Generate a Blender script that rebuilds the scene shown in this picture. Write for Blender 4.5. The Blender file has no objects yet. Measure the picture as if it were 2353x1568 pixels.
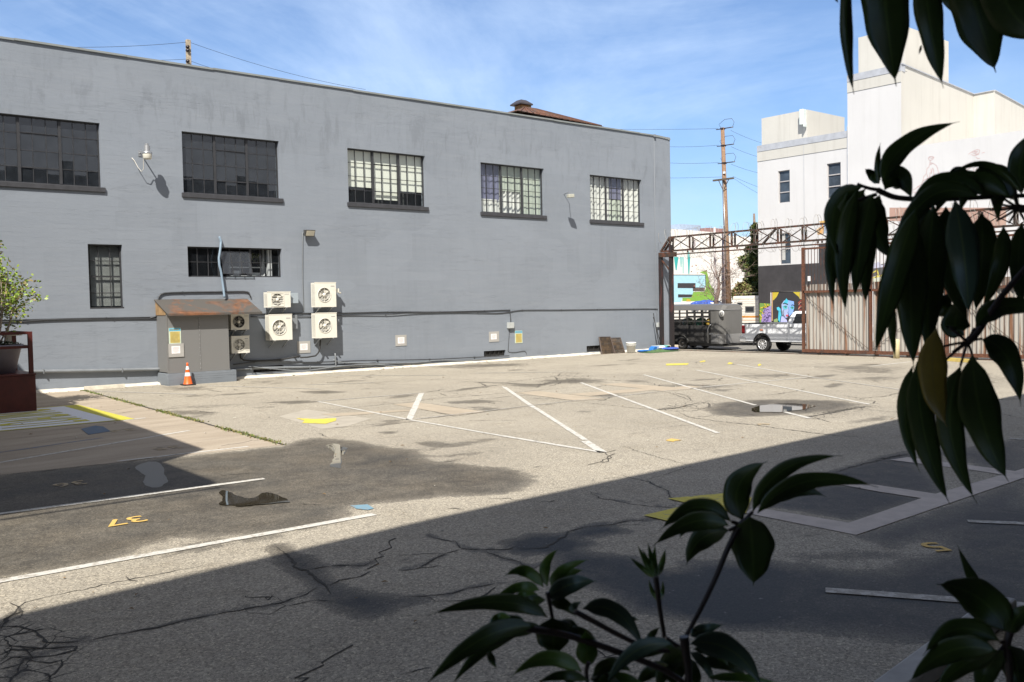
import bpy, math, random
import numpy as np
from mathutils import Vector, Matrix
R = random.Random(7)
SC = bpy.context.scene
COL = SC.collection
PI = math.pi
# ------------------------------------------------------------------ survey
# world: X runs along the grey wall, Y towards it, Z up; camera stands at (0,0,2.5)
IW, IH = 2353.0, 1568.0
CX, CY = IW/2, IH/2
_v1 = np.array([3750.0-CX, 648.0-CY]); _v2 = np.array([-600.0-CX, 735.0-CY])
FOC = math.sqrt(-(_v1 @ _v2))
_X = np.array([_v1[0], -_v1[1], -FOC]); _X /= np.linalg.norm(_X)
_Y = np.array([_v2[0], -_v2[1], -FOC]); _Y /= np.linalg.norm(_Y)
_Z = np.cross(_X, _Y)
MC = np.array([_X, _Y, _Z])
EYE = np.array([0.0, 0.0, 2.5])
def ray(x, y): return MC @ np.array([x-CX, CY-y, -FOC])
def G(x, y, z=0.0):
    d = ray(x, y); return tuple(EYE + d*((z-EYE[2])/d[2]))
def PY(x, y, Y):
    d = ray(x, y); return tuple(EYE + d*(Y/d[1]))
def PX(x, y, X):
    d = ray(x, y); return tuple(EYE + d*(X/d[0]))
def PD(x, y, dist):
    return tuple(EYE + ray(x, y)/FOC*dist)
def crop(ox, oy, k):
    return lambda x, y: ((ox+x/k)/1.632, (oy+y/k)/1.632)
YW = 32.2          # the grey wall
XG = 36.6          # the gate line
XB = 55.0          # white building across the street
ZS = -0.17         # street level

# ------------------------------------------------------------------ mesh helper
class MB:
    def __init__(s): s.v=[]; s.f=[]; s.m=[]; s.s=[]; s.mi=0
    def face(s, pts, smooth=False):
        b=len(s.v); s.v+= [tuple(p) for p in pts]; s.f.append(tuple(range(b,b+len(pts)))); s.m.append(s.mi); s.s.append(smooth); return s
    def raw(s, vs, fs, smooth=False):
        b=len(s.v); s.v+=[tuple(p) for p in vs]
        for f in fs: s.f.append(tuple(b+i for i in f)); s.m.append(s.mi); s.s.append(smooth)
        return s
    def box(s, x0,x1,y0,y1,z0,z1):
        vs=[(x0,y0,z0),(x1,y0,z0),(x1,y1,z0),(x0,y1,z0),(x0,y0,z1),(x1,y0,z1),(x1,y1,z1),(x0,y1,z1)]
        return s.raw(vs,[(0,3,2,1),(4,5,6,7),(0,1,5,4),(1,2,6,5),(2,3,7,6),(3,0,4,7)])
    def bar(s, a, b, w, h=None, up=(0,0,1)):
        h=h or w; a=Vector(a); b=Vector(b); d=(b-a).normalized(); u=Vector(up)
        if abs(d.dot(u))>.98: u=Vector((0,1,0)) if abs(d.y)<.9 else Vector((1,0,0))
        sx=d.cross(u).normalized()*(w/2); sz=sx.cross(d).normalized()*(h/2)
        vs=[a-sx-sz,a+sx-sz,a+sx+sz,a-sx+sz,b-sx-sz,b+sx-sz,b+sx+sz,b-sx+sz]
        return s.raw(vs,[(0,3,2,1),(4,5,6,7),(0,1,5,4),(1,2,6,5),(2,3,7,6),(3,0,4,7)])
    def tube(s, pts, r, n=8, caps=True):
        pts=[Vector(p) for p in pts]; N=len(pts); rs=r if isinstance(r,(list,tuple)) else [r]*N
        rings=[]; pu=None
        for i,p in enumerate(pts):
            t=(pts[min(i+1,N-1)]-pts[max(i-1,0)])
            if t.length<1e-9: t=Vector((0,0,1))
            t.normalize()
            if pu is None:
                u=Vector((0,0,1)) if abs(t.z)<.9 else Vector((1,0,0))
            else: u=pu
            a=(u-t*u.dot(t))
            if a.length<1e-6: a=t.orthogonal()
            a.normalize(); pu=a; b=t.cross(a)
            rings.append([p+(a*math.cos(2*PI*k/n)+b*math.sin(2*PI*k/n))*rs[i] for k in range(n)])
        vs=[q for rg in rings for q in rg]; fs=[]
        for i in range(N-1):
            for k in range(n):
                k2=(k+1)%n; fs.append((i*n+k,i*n+k2,(i+1)*n+k2,(i+1)*n+k))
        b=len(s.v); s.raw(vs,fs,True)
        if caps:
            s.f.append(tuple(b+k for k in reversed(range(n)))); s.m.append(s.mi); s.s.append(False)
            s.f.append(tuple(b+(N-1)*n+k for k in range(n))); s.m.append(s.mi); s.s.append(False)
        return s
    def lathe(s, prof, o=(0,0,0), ax='z', n=20, smooth=True):
        vs=[]; fs=[]
        for (r,h) in prof:
            for k in range(n):
                a=2*PI*k/n; c,q=r*math.cos(a),r*math.sin(a)
                if ax=='z': p=(c,q,h)
                elif ax=='y': p=(c,h,q)
                else: p=(h,c,q)
                vs.append((p[0]+o[0],p[1]+o[1],p[2]+o[2]))
        for i in range(len(prof)-1):
            for k in range(n):
                k2=(k+1)%n; fs.append((i*n+k,i*n+k2,(i+1)*n+k2,(i+1)*n+k))
        s.raw(vs,fs,smooth)
        return s
    def disc(s, o, r, ax='z', n=20):
        pts=[]
        for k in range(n):
            a=2*PI*k/n; c,q=r*math.cos(a),r*math.sin(a)
            p=(c,q,0) if ax=='z' else ((c,0,q) if ax=='y' else (0,c,q))
            pts.append((o[0]+p[0],o[1]+p[1],o[2]+p[2]))
        return s.face(pts)
    def prism(s, poly, ext):
        e=Vector(ext); n=len(poly); a=[Vector(p) for p in poly]; b=[p+e for p in a]
        vs=a+b; fs=[tuple(range(n)),tuple(reversed(range(n,2*n)))]
        for i in range(n): j=(i+1)%n; fs.append((i,i+n,j+n,j))
        return s.raw(vs,fs)
    def build(s, name, mats, parent=None, bevel=0, label=None):
        me=bpy.data.meshes.new(name); me.from_pydata(s.v,[],s.f)
        mats=mats if isinstance(mats,(list,tuple)) else [mats]
        for m in mats: me.materials.append(m)
        me.polygons.foreach_set('material_index', s.m); me.polygons.foreach_set('use_smooth', s.s); me.update()
        o=bpy.data.objects.new(name, me); COL.objects.link(o)
        if parent is not None:
            o.parent=parent; o.matrix_parent_inverse=parent_inv(parent)
        if bevel:
            b=o.modifiers.new('b','BEVEL'); b.width=bevel; b.segments=2; b.limit_method='ANGLE'; b.angle_limit=.6
        if label: o['label']=label
        return o
def world_of(o):
    m=Matrix.LocRotScale(o.location,o.rotation_euler,o.scale)
    if o.parent: m=world_of(o.parent)@o.matrix_parent_inverse@m
    return m
def parent_inv(p): return world_of(p).inverted()
def thing(name, label, cat, loc=(0,0,0), group=None):
    o=bpy.data.objects.new(name,None); COL.objects.link(o); o.location=loc; o.empty_display_size=.2
    return tag(o,label,cat,group)
def tag(o,label,cat,group=None):
    o['label']=label; o['category']=cat
    if group: o['group']=group
    return o
def struct(o): o['kind']='structure'; return o
def copy_thing(root, off, label, group=None):
    def cp(o,par,top):
        c=o.copy(); COL.objects.link(c)
        if top: c.location=Vector(o.location)+Vector(off); c['label']=label
        if par: c.parent=par
        for ch in [q for q in bpy.data.objects if q.parent==o]: cp(ch,c,False)
        return c
    r=cp(root,None,True)
    if group: r['group']=group
    return r
def bez(a,b,c,n):
    a,b,c=Vector(a),Vector(b),Vector(c)
    return [a*(1-t)**2+b*2*t*(1-t)+c*t*t for t in [i/n for i in range(n+1)]]

# ------------------------------------------------------------------ materials
def newmat(name):
    m=bpy.data.materials.new(name); m.use_nodes=True; nt=m.node_tree
    return m,nt,nt.nodes['Principled BSDF']
def node(nt,t,**k):
    n=nt.nodes.new(t)
    for a,b in k.items():
        if a in n.inputs.keys() if hasattr(n.inputs,'keys') else False: n.inputs[a].default_value=b
        else: setattr(n,a,b)
    return n
def rgb(c): return (c[0],c[1],c[2],1)
def noise(nt, vec, scale, detail=4, rough=.55, dist=0):
    n=nt.nodes.new('ShaderNodeTexNoise'); n.inputs['Scale'].default_value=scale; n.inputs['Detail'].default_value=detail
    n.inputs['Roughness'].default_value=rough; n.inputs['Distortion'].default_value=dist
    nt.links.new(vec,n.inputs['Vector']); return n.outputs['Fac']
def mapv(nt, sc=(1,1,1), coord='Object', loc=(0,0,0)):
    t=nt.nodes.new('ShaderNodeTexCoord'); m=nt.nodes.new('ShaderNodeMapping'); m.inputs['Scale'].default_value=sc; m.inputs['Location'].default_value=loc
    nt.links.new(t.outputs[coord],m.inputs['Vector']); return m.outputs['Vector']
def ramp(nt, fac, stops):
    r=nt.nodes.new('ShaderNodeValToRGB'); e=r.color_ramp.elements
    e[0].position=stops[0][0]; e[0].color=rgb(stops[0][1]) if isinstance(stops[0][1],tuple) else (stops[0][1],)*3+(1,)
    e[1].position=stops[-1][0]; e[1].color=rgb(stops[-1][1]) if isinstance(stops[-1][1],tuple) else (stops[-1][1],)*3+(1,)
    for p,c in stops[1:-1]:
        q=e.new(p); q.color=rgb(c) if isinstance(c,tuple) else (c,)*3+(1,)
    nt.links.new(fac,r.inputs['Fac']); return r.outputs['Color']
def mix(nt, fac, a, b, mode='MIX'):
    m=nt.nodes.new('ShaderNodeMix'); m.data_type='RGBA'; m.blend_type=mode
    def put(i,v):
        if isinstance(v,tuple): m.inputs[i].default_value=rgb(v)
        elif isinstance(v,(int,float)): m.inputs[i].default_value=(v,v,v,1) if i>1 else v
        else: nt.links.new(v,m.inputs[i])
    if isinstance(fac,(int,float)): m.inputs[0].default_value=fac
    else: nt.links.new(fac,m.inputs[0])
    put(6,a); put(7,b); return m.outputs[2]
def mth(nt, op, a, b=None, clamp=False):
    m=nt.nodes.new('ShaderNodeMath'); m.operation=op; m.use_clamp=clamp
    for i,v in enumerate((a,b)):
        if v is None: continue
        if isinstance(v,(int,float)): m.inputs[i].default_value=v
        else: nt.links.new(v,m.inputs[i])
    return m.outputs[0]
def bump(nt, h, strength=.3, dist=.02, prev=None):
    b=nt.nodes.new('ShaderNodeBump'); b.inputs['Strength'].default_value=strength; b.inputs['Distance'].default_value=dist
    nt.links.new(h,b.inputs['Height'])
    if prev is not None: nt.links.new(prev,b.inputs['Normal'])
    return b.outputs['Normal']
_mc={}
def plain(name, col, rough=.6, metal=0, var=.12, scale=3, bmp=.0, spec=.5):
    if name in _mc: return _mc[name]
    m,nt,p=newmat(name); v=mapv(nt); n=noise(nt,v,scale,5,.6)
    lo=tuple(c*(1-var) for c in col); hi=tuple(min(1,c*(1+var)) for c in col)
    nt.links.new(ramp(nt,n,[(.3,lo),(.7,hi)]),p.inputs['Base Color'])
    p.inputs['Roughness'].default_value=rough; p.inputs['Metallic'].default_value=metal
    p.inputs['Specular IOR Level'].default_value=spec
    if bmp: nt.links.new(bump(nt,noise(nt,v,scale*12,3),bmp,.01),p.inputs['Normal'])
    _mc[name]=m; return m
def wall_mat(name, base, lo, hi, board=.15, bstr=.5, stain=.5):
    m,nt,p=newmat(name); v=mapv(nt)
    big=noise(nt,v,.35,5,.6); vs=mapv(nt,(.5,.5,5)); st=noise(nt,vs,1.2,6,.6,.3)
    vm=mapv(nt,(1.2,1.2,.35)); mot=noise(nt,vm,2.2,7,.72,.5)
    c=mix(nt,ramp(nt,big,[(.35,0.0),(.65,1.0)]),lo,base)
    c=mix(nt,ramp(nt,st,[(.45,0.0),(.75,.35)]),c,hi)
    z=nt.nodes.new('ShaderNodeSeparateXYZ'); nt.links.new(mapv(nt),z.inputs[0])
    # weathered band above the upper windows, fading down the wall
    band=ramp(nt,mth(nt,'MULTIPLY',mth(nt,'ABSOLUTE',mth(nt,'SUBTRACT',z.outputs[2],9.3)),.45),[(0,1.0),(1,0.15)])
    d=mix(nt,1.0,ramp(nt,mot,[(.50,0.0),(.62,1.0)]),band,'MULTIPLY')
    c=mix(nt,mix(nt,1.0,d,(stain,stain,stain),'MULTIPLY'),c,tuple(x*.72 for x in base))
    dr=ramp(nt,noise(nt,mapv(nt,(2.2,2.2,.16),loc=(5,0,2)),1.5,6,.7,.2),[(.52,0.0),(.74,.30)])
    c=mix(nt,mix(nt,1.0,dr,ramp(nt,noise(nt,mapv(nt,(.3,.3,.5),loc=(2,0,7)),1.0,3),[(.42,0.0),(.6,1.0)]),'MULTIPLY'),c,tuple(x*.70 for x in base))
    # repaint patches of slightly different grey
    vp=nt.nodes.new('ShaderNodeTexVoronoi'); vp.inputs['Scale'].default_value=.32; vp.distance='CHEBYCHEV'; nt.links.new(mapv(nt,(1,1,1.6)),vp.inputs['Vector'])
    c=mix(nt,ramp(nt,vp.outputs['Color'],[(.45,0.0),(.62,.35)]),c,tuple(x*1.07 for x in base))
    # grime close to the ground
    gr=mth(nt,'MULTIPLY',mth(nt,'SUBTRACT',.55,z.outputs[2]),1.2,True)
    c=mix(nt,mth(nt,'MULTIPLY',gr,mot),c,tuple(x*.55 for x in base))
    nt.links.new(c,p.inputs['Base Color']); p.inputs['Roughness'].default_value=.75; p.inputs['Specular IOR Level'].default_value=.3
    # board joints: thin horizontal lines, broken up
    wob=mth(nt,'MULTIPLY',noise(nt,mapv(nt,(.25,.25,.25)),1,3),.10)
    fr=mth(nt,'FRACT',mth(nt,'MULTIPLY',mth(nt,'ADD',z.outputs[2],wob),1/board))
    ln=ramp(nt,fr,[(0,0.0),(.06,1.0)])
    brk=ramp(nt,noise(nt,mapv(nt,(.6,.6,8)),1.0,4),[(.48,1.0),(.60,0.0)])
    ln=mix(nt,1.0,ln,brk,'LIGHTEN')
    n1=bump(nt,ln,bstr,.012); n2=bump(nt,noise(nt,mapv(nt,(2,2,6)),1.6,8,.65),.27,.02,n1)
    # sparse horizontal cracks
    cr=ramp(nt,mth(nt,'ABSOLUTE',mth(nt,'SUBTRACT',noise(nt,mapv(nt,(.25,.25,2.2),loc=(3,0,1)),1.3,8,.7),.5)),[(0,0.0),(.008,1.0)])
    m2=ramp(nt,noise(nt,mapv(nt,(.3,.3,1.0),loc=(9,0,4)),1.1,3),[(.52,1.0),(.58,0.0)])
    n3=bump(nt,mix(nt,1.0,cr,m2,'LIGHTEN'),.4,.012,n2)
    nt.links.new(n3,p.inputs['Normal']); return m
def rust_mat(name, base, rust, amount=.5, scale=2.0, vert=False, rough=.75, metal=.3):
    m,nt,p=newmat(name); v=mapv(nt,vert if isinstance(vert,tuple) else (1,1,.25) if vert else (1,1,1)); n=noise(nt,v,scale,8,.68,.6); n2=noise(nt,v,scale*5,5,.6)
    rc=ramp(nt,n2,[(.3,tuple(c*.45 for c in rust)),(.55,rust),(.75,tuple(min(1,c*1.5) for c in rust))])
    f=ramp(nt,n,[(amount-.06,1.0),(amount+.06,0.0)])
    nt.links.new(mix(nt,f,base,rc),p.inputs['Base Color'])
    p.inputs['Roughness'].default_value=rough; p.inputs['Metallic'].default_value=metal
    nt.links.new(bump(nt,n2,.3,.004),p.inputs['Normal']); return m
def glass_mat(name, tint=(.75,.8,.8), refl=1.0, dirt=.12):
    m,nt,p=newmat(name); nt.nodes.remove(p); out=nt.nodes['Material Output']
    tr=nt.nodes.new('ShaderNodeBsdfTransparent'); tr.inputs['Color'].default_value=rgb(tint)
    gl=nt.nodes.new('ShaderNodeBsdfGlossy'); gl.inputs['Roughness'].default_value=.015; gl.inputs['Color'].default_value=(.95,.97,1,1)
    fr=nt.nodes.new('ShaderNodeLayerWeight'); fr.inputs['Blend'].default_value=.5
    f=mth(nt,'MULTIPLY',mth(nt,'ADD',mth(nt,'MULTIPLY',mth(nt,'POWER',fr.outputs['Facing'],4.5),.85),.085),refl,True)
    mx=nt.nodes.new('ShaderNodeMixShader'); nt.links.new(f,mx.inputs[0]); nt.links.new(tr.outputs[0],mx.inputs[1]); nt.links.new(gl.outputs[0],mx.inputs[2])
    df=nt.nodes.new('ShaderNodeBsdfDiffuse'); df.inputs['Color'].default_value=(.25,.29,.35,1)
    n=noise(nt,mapv(nt,(1,1,1)),3,5); m2=nt.nodes.new('ShaderNodeMixShader')
    nt.links.new(mth(nt,'MULTIPLY',n,dirt),m2.inputs[0]); nt.links.new(mx.outputs[0],m2.inputs[1]); nt.links.new(df.outputs[0],m2.inputs[2])
    nt.links.new(m2.outputs[0],out.inputs['Surface']); return m
GREY=wall_mat('grey_painted_concrete',(.222,.248,.285),(.204,.229,.264),(.256,.278,.308),.155,.26,.6)
GREY_TRIM=plain('grey_paint_trim',(.2,.215,.235),.6,var=.08)
DARK_SASH=plain('dark_grey_window_paint',(.035,.036,.04),.5,var=.25,scale=6)
SILL=plain('charcoal_sill_paint',(.045,.046,.052),.55,var=.2,scale=5,bmp=.1)
GLASS=glass_mat('old_window_glass')
GLASS_CLEAR=glass_mat('clear_window_glass',(.9,.93,.92),.8,.05)
BLACKISH=plain('dark_interior',(.02,.02,.022),.9)
def streaky(name,col,dirt,amt):
    m,nt,p=newmat(name); n=noise(nt,mapv(nt),.5,6,.6); c=mix(nt,ramp(nt,n,[(.35,0.0),(.7,1.0)]),tuple(x*.95 for x in col),col)
    s_=ramp(nt,noise(nt,mapv(nt,(1.6,1.6,.10)),1.4,7,.72),[(.5,0.0),(.72,amt)]); c=mix(nt,s_,c,dirt)
    nt.links.new(c,p.inputs['Base Color']); p.inputs['Roughness'].default_value=.8; nt.links.new(bump(nt,noise(nt,mapv(nt),3,6),.2,.02),p.inputs['Normal']); return m
WHITEP=streaky('white_building_paint',(.62,.615,.615),(.42,.42,.40),.22)
CREAM=streaky('cream_stucco',(.56,.545,.50),(.34,.32,.28),.35)
COPING=plain('grey_blue_coping',(.40,.42,.46),.7)
BANDBLK=plain('black_mural_paint',(.045,.042,.044),.6,var=.25,scale=1.5)
PLASTIC_W=plain('warm_white_metal',(.70,.68,.60),.4,var=.04,scale=4)
PLASTIC_D=plain('shaded_grille',(.30,.30,.28),.5)
BLACKP=plain('black_plastic',(.02,.02,.02),.5)
PIPE=plain('grey_conduit',(.19,.205,.22),.45,var=.15)
PIPE_D=plain('dark_cable',(.05,.053,.058),.5,var=.2)
STEEL=plain('galvanised_steel',(.45,.46,.47),.35,.8,var=.15)
RUST=rust_mat('rusty_red_steel',(.05,.040,.034),(.135,.056,.034),.48,3.0)
CORR=rust_mat('weathered_corrugated_steel',(.36,.345,.315),(.20,.10,.055),.44,1.1,(1,6,.16),.6,.15)
REDM=plain('dark_red_steel',(.075,.014,.012),.45,var=.3,scale=4)  # red darkened in the colour itself for the shade over the stand
CONC=plain('pale_concrete',(.44,.40,.34),.85,var=.15,scale=3,bmp=.3)
CURBW=plain('white_washed_curb',(.62,.58,.50),.85,var=.18,scale=4,bmp=.4)
WOODP=plain('weathered_pole_wood',(.23,.14,.085),.8,var=.3,scale=8,bmp=.3)
WOODL=plain('pale_pole_wood',(.36,.30,.22),.8,var=.3,scale=8,bmp=.3)
WIRE=plain('black_wire',(.03,.03,.03),.6)
INSUL=plain('insulator_brown',(.04,.03,.03),.3)
TYRE=plain('tyre_rubber',(.018,.018,.018),.85,bmp=.2,scale=12)
CHROME=plain('chrome',(.66,.66,.67),.28,.55,var=.05)
# ------------------------------------------------------------------ ground
c5=crop(0,1400,1.353); c6=crop(1200,1300,1.681); c7=crop(2400,1300,1.634); c8=crop(2400,1650,1.634); c9=crop(1500,1650,1.681); c10=crop(0,1480,3.9217); c11=crop(2800,1400,4.706)
def GP(cf, pts, z=0.0): return [G(*cf(x,y),z) for x,y in pts]
ID=lambda x,y:(x,y)
damp=[ # (conversion, polygon, strength, softness metres)
 (ID,[(-200,1125),(0,1093),(281,1064),(560,1036),(652,1026),(700,1010)]+[c6(*p) for p in [(0,575),(250,600),(420,640),(600,652),(700,720),(1000,755),(1250,780),(1345,815),(1310,880),(1150,935),(800,945),(400,980),(200,1010),(130,1090)]]+[c5(*p) for p in [(1700,760),(1500,800),(1200,822),(900,835),(740,870),(580,940),(300,990),(0,1042),(-300,1100)]],.62,.22),
 (c6,[(680,800),(850,790),(1000,830),(980,880),(850,900),(740,870)],.35,.35),
 (c6,[(150,640),(500,700),(650,770),(500,800),(250,730)],.3,.35),
 (c5,[(0,560),(700,470),(1000,500),(1150,570),(700,600),(300,600)],.25,.5),
 (c5,[(850,620),(1050,600),(1150,700),(950,720)],.25,.4),
 (c6,[(570,610),(700,595),(880,615),(850,632),(650,632)],.5,.16),
 (c6,[(640,690),(850,680),(1080,655),(1000,680),(800,700)],.45,.16),
 (c6,[(360,540),(430,530),(500,535),(470,550),(400,552)],.45,.15),
 (c6,[(790,350),(1000,335),(1150,345),(1000,360),(820,362)],.5,.35),
 (c6,[(950,380),(1080,375),(1150,395),(1080,410),(980,402)],.45,.35),
 (c6,[(1400,215),(1600,200),(1780,210),(1750,228),(1450,232)],.55,.6),
 (c6,[(1190,240),(1300,235),(1430,245),(1350,256),(1210,250)],.5,.4),
 (c6,[(1300,325),(1400,318),(1430,330),(1340,336)],.4,.3),
 (c6,[(1650,305),(1800,295),(1950,300),(1850,322),(1700,320)],.4,.4),
 (c6,[(1900,215),(2050,210),(2060,225),(1950,230)],.45,.6),
 (c6,[(1580,410),(1680,402),(1750,410),(1660,420)],.4,.2),
 (c6,[(880,118),(1000,112),(1250,108),(1300,118),(1050,130),(900,130)],.55,.9),
 (c6,[(560,118),(900,122),(1100,148),(700,135)],.35,.9),
 (c6,[(-100,285),(60,282),(140,288),(0,296)],.55,.35),
 (c5,[(1540,95),(1620,90),(1740,94),(1650,102)],.6,.6),
 (c5,[(1390,148),(1500,140),(1620,146),(1480,156)],.6,.5),
 (c5,[(800,190),(1100,195),(1080,208),(900,212)],.5,.5),
 (c5,[(780,165),(1200,158),(1380,152),(1000,185)],.3,.6),
 (c5,[(950,112),(1080,110),(1080,118),(960,120)],.5,.8),
 (c5,[(850,70),(1000,68),(1060,82),(900,88)],.55,.9),
 (c5,[(1280,40),(1400,38),(1440,46),(1300,50)],.4,.9),
 (c7,[(400,385),(480,345),(700,328),(900,325),(1200,332),(1340,355),(1250,385),(1050,405),(850,425),(600,430),(480,420)],.62,.3),
 (c7,[(0,235),(300,225),(700,240),(450,262),(100,262)],.35,.6),
 (c7,[(1000,120),(1400,110),(1640,130),(1640,180),(1200,160)],.35,1.2),
 (c7,[(1250,195),(1500,180),(1640,200),(1420,215)],.4,.8),
 (c7,[(500,175),(900,165),(1100,180),(700,195)],.35,.8),
 (c7,[(380,255),(620,262),(560,280),(400,275)],.35,.5),
 (c7,[(1860,190),(2100,160),(2300,200),(2100,250)],.4,1.2),
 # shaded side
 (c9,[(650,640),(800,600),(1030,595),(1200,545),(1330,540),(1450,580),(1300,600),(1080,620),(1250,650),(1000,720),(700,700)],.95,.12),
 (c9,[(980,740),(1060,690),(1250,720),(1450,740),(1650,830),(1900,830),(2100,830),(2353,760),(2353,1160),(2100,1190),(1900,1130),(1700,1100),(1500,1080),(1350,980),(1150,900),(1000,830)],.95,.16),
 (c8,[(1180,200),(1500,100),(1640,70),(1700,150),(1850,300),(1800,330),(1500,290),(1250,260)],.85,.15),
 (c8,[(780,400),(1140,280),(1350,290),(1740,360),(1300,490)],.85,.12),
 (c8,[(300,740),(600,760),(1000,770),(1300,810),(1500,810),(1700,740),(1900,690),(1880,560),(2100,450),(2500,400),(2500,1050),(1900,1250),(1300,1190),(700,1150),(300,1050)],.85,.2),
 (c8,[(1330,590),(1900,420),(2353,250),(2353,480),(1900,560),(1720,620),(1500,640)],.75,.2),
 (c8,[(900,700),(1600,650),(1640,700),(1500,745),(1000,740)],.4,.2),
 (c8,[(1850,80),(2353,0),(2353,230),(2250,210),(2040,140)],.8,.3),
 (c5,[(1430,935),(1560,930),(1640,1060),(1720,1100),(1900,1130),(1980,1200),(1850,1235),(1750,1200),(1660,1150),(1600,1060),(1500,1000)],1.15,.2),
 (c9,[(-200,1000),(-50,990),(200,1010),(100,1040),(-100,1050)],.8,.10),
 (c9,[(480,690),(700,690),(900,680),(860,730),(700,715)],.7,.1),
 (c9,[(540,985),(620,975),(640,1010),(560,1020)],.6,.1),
]
lights=[ # bright dried / washed patches
 (c6,[(1400,700),(2000,640),(2300,700),(1500,900),(1000,950),(1300,800)],.5,1.0),
 (c5,[(1150,380),(1450,400),(1500,430),(1200,410)],.5,.3),
 (c9,[(1040,640),(1300,590),(1500,620),(1750,640),(1900,800),(1500,750),(1250,700)],.4,.2),
 (c8,[(1250,760),(1650,700),(1700,640),(1850,690),(1600,800),(1350,800)],.5,.1),
]
def sdf(poly, X, Y):
    P=np.array([(p[0],p[1]) for p in poly]); n=len(P); d=np.full(X.shape,1e9); ins=np.zeros(X.shape,bool)
    for i in range(n):
        a=P[i]; b=P[(i+1)%n]; e=b-a; L=max(e@e,1e-9)
        t=np.clip(((X-a[0])*e[0]+(Y-a[1])*e[1])/L,0,1)
        d=np.minimum(d,np.hypot(X-a[0]-t*e[0],Y-a[1]-t*e[1]))
        c=((a[1]>Y)!=(b[1]>Y)); xs=(b[0]-a[0])*(Y-a[1])/((b[1]-a[1]) if abs(b[1]-a[1])>1e-9 else 1e-9)+a[0]
        ins^=(c&(X<xs))
    return np.where(ins,-d,d)
def lot_height(X,Y):
    z=np.zeros_like(X); k=np.clip((X-37.3)/1.5,0,1); z-=k*k*(3-2*k)*(.19); return z
gx=np.concatenate([np.arange(-9,26,.13),np.arange(26,40.01,.25)]); gy=np.concatenate([np.arange(-7,14,.13),np.arange(14,33.6,.22)])
GX,GY=np.meshgrid(gx,gy,indexing='ij'); GZ=lot_height(GX,GY)
D=np.zeros_like(GX); L=np.zeros_like(GX); K=np.zeros_like(GX)
crocs=[(c5,[(-200,1250),(60,1230),(200,1290),(420,1360),(400,1440),(310,1560),(280,1700),(-200,1700)],.35),(c7,[(1000,440),(1100,400),(1300,370),(1440,345),(1450,375),(1280,410),(1120,445)],.5),(c6,[(1380,240),(1450,190),(1620,165),(1720,200),(1640,235)],.8),(c9,[(1230,1310),(1500,1340),(1500,1420),(1300,1400)],.2),(c7,[(100,395),(220,340),(440,325),(430,365),(250,392)],.5)]
for cf,pl,so in crocs: s=sdf(GP(cf,pl),GX,GY); K=np.maximum(K,np.clip(.5-s/(2*so),0,1))
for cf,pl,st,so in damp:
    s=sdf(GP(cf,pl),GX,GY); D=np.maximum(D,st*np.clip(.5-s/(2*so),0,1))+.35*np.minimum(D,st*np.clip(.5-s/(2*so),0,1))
def pdist(pts,X,Y):
    d=np.full(X.shape,1e9)
    for a,b in zip(pts[:-1],pts[1:]):
        a=np.array(a[:2]);b=np.array(b[:2]);e=b-a;L_=max(e@e,1e-9);t=np.clip(((X-a[0])*e[0]+(Y-a[1])*e[1])/L_,0,1); d=np.minimum(d,np.hypot(X-a[0]-t*e[0],Y-a[1]-t*e[1]))
    return d
for cf,pl,wd,st in [(c5,[(430,1358),(600,1322),(800,1288),(950,1248),(1100,1222),(1260,1192),(1420,1165),(1560,1118),(1620,1075)],.13,.5),(c5,[(1400,880),(1480,940),(1500,985),(1560,1000),(1620,1050),(1660,1090),(1680,1120)],.22,.8),(c5,[(1520,1000),(1700,975),(1850,975),(1894,950)],.14,.6),
  (c9,[(20,990),(150,985),(330,965),(440,930),(600,905),(700,895)],.12,.5),(c9,[(170,600),(350,640),(420,688),(680,690),(800,650)],.13,.55),(c9,[(520,695),(640,740),(760,770),(790,810),(890,780)],.13,.55),(c9,[(680,690),(900,680),(1040,610),(1180,545),(1430,510),(1610,500)],.16,.6),(c9,[(1200,325),(1350,380),(1600,420),(2000,400)],.08,.45),(c9,[(0,825),(110,810),(200,760),(290,715)],.11,.5),(c9,[(1390,225),(1560,260),(1690,320),(1740,400)],.08,.45),
  (c7,[(1200,770),(1280,740),(1480,695),(1640,655)],.16,.7),(c7,[(1040,430),(1280,385),(1400,365)],.2,.5),(c6,[(2000,300),(2353,345)],.15,.3),(c6,[(0,452),(560,398)],.2,.35),(c6,[(600,462),(1040,412),(1340,380),(1650,335)],.2,.35),(c6,[(1000,225),(1400,240),(1600,215)],.35,.5),(c5,[(0,1290),(60,1225),(110,1190)],.12,.5),(c5,[(240,1365),(430,1355),(330,1385),(120,1450),(60,1568)],.16,.5)]:
    d_=pdist(GP(cf,pl),GX,GY); D=np.maximum(D,.85*st*np.clip(1.1-d_/(wd*.85),0,1))
for k in range(46):
    x=R.uniform(3,33); y=R.uniform(9,31.6); a=R.gauss(0,.25); rx=R.uniform(.3,1.5); ry=R.uniform(.08,.3)+.005*y
    if x<y*.22+1.5: continue
    u=(GX-x)*math.cos(a)+(GY-y)*math.sin(a); v_=-(GX-x)*math.sin(a)+(GY-y)*math.cos(a); D=np.maximum(D,R.uniform(.2,.5)*np.clip(1.3-np.sqrt((u/rx)**2+(v_/ry)**2),0,1))
for cf,pl,st,so in lights:
    s=sdf(GP(cf,pl),GX,GY); L=np.maximum(L,st*np.clip(.5-s/(2*so),0,1))
nx,ny=GX.shape
V=np.stack([GX.ravel(),GY.ravel(),GZ.ravel()],1)
idx=np.arange(nx*ny).reshape(nx,ny)
F=np.stack([idx[:-1,:-1].ravel(),idx[1:,:-1].ravel(),idx[1:,1:].ravel(),idx[:-1,1:].ravel()],1)
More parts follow.
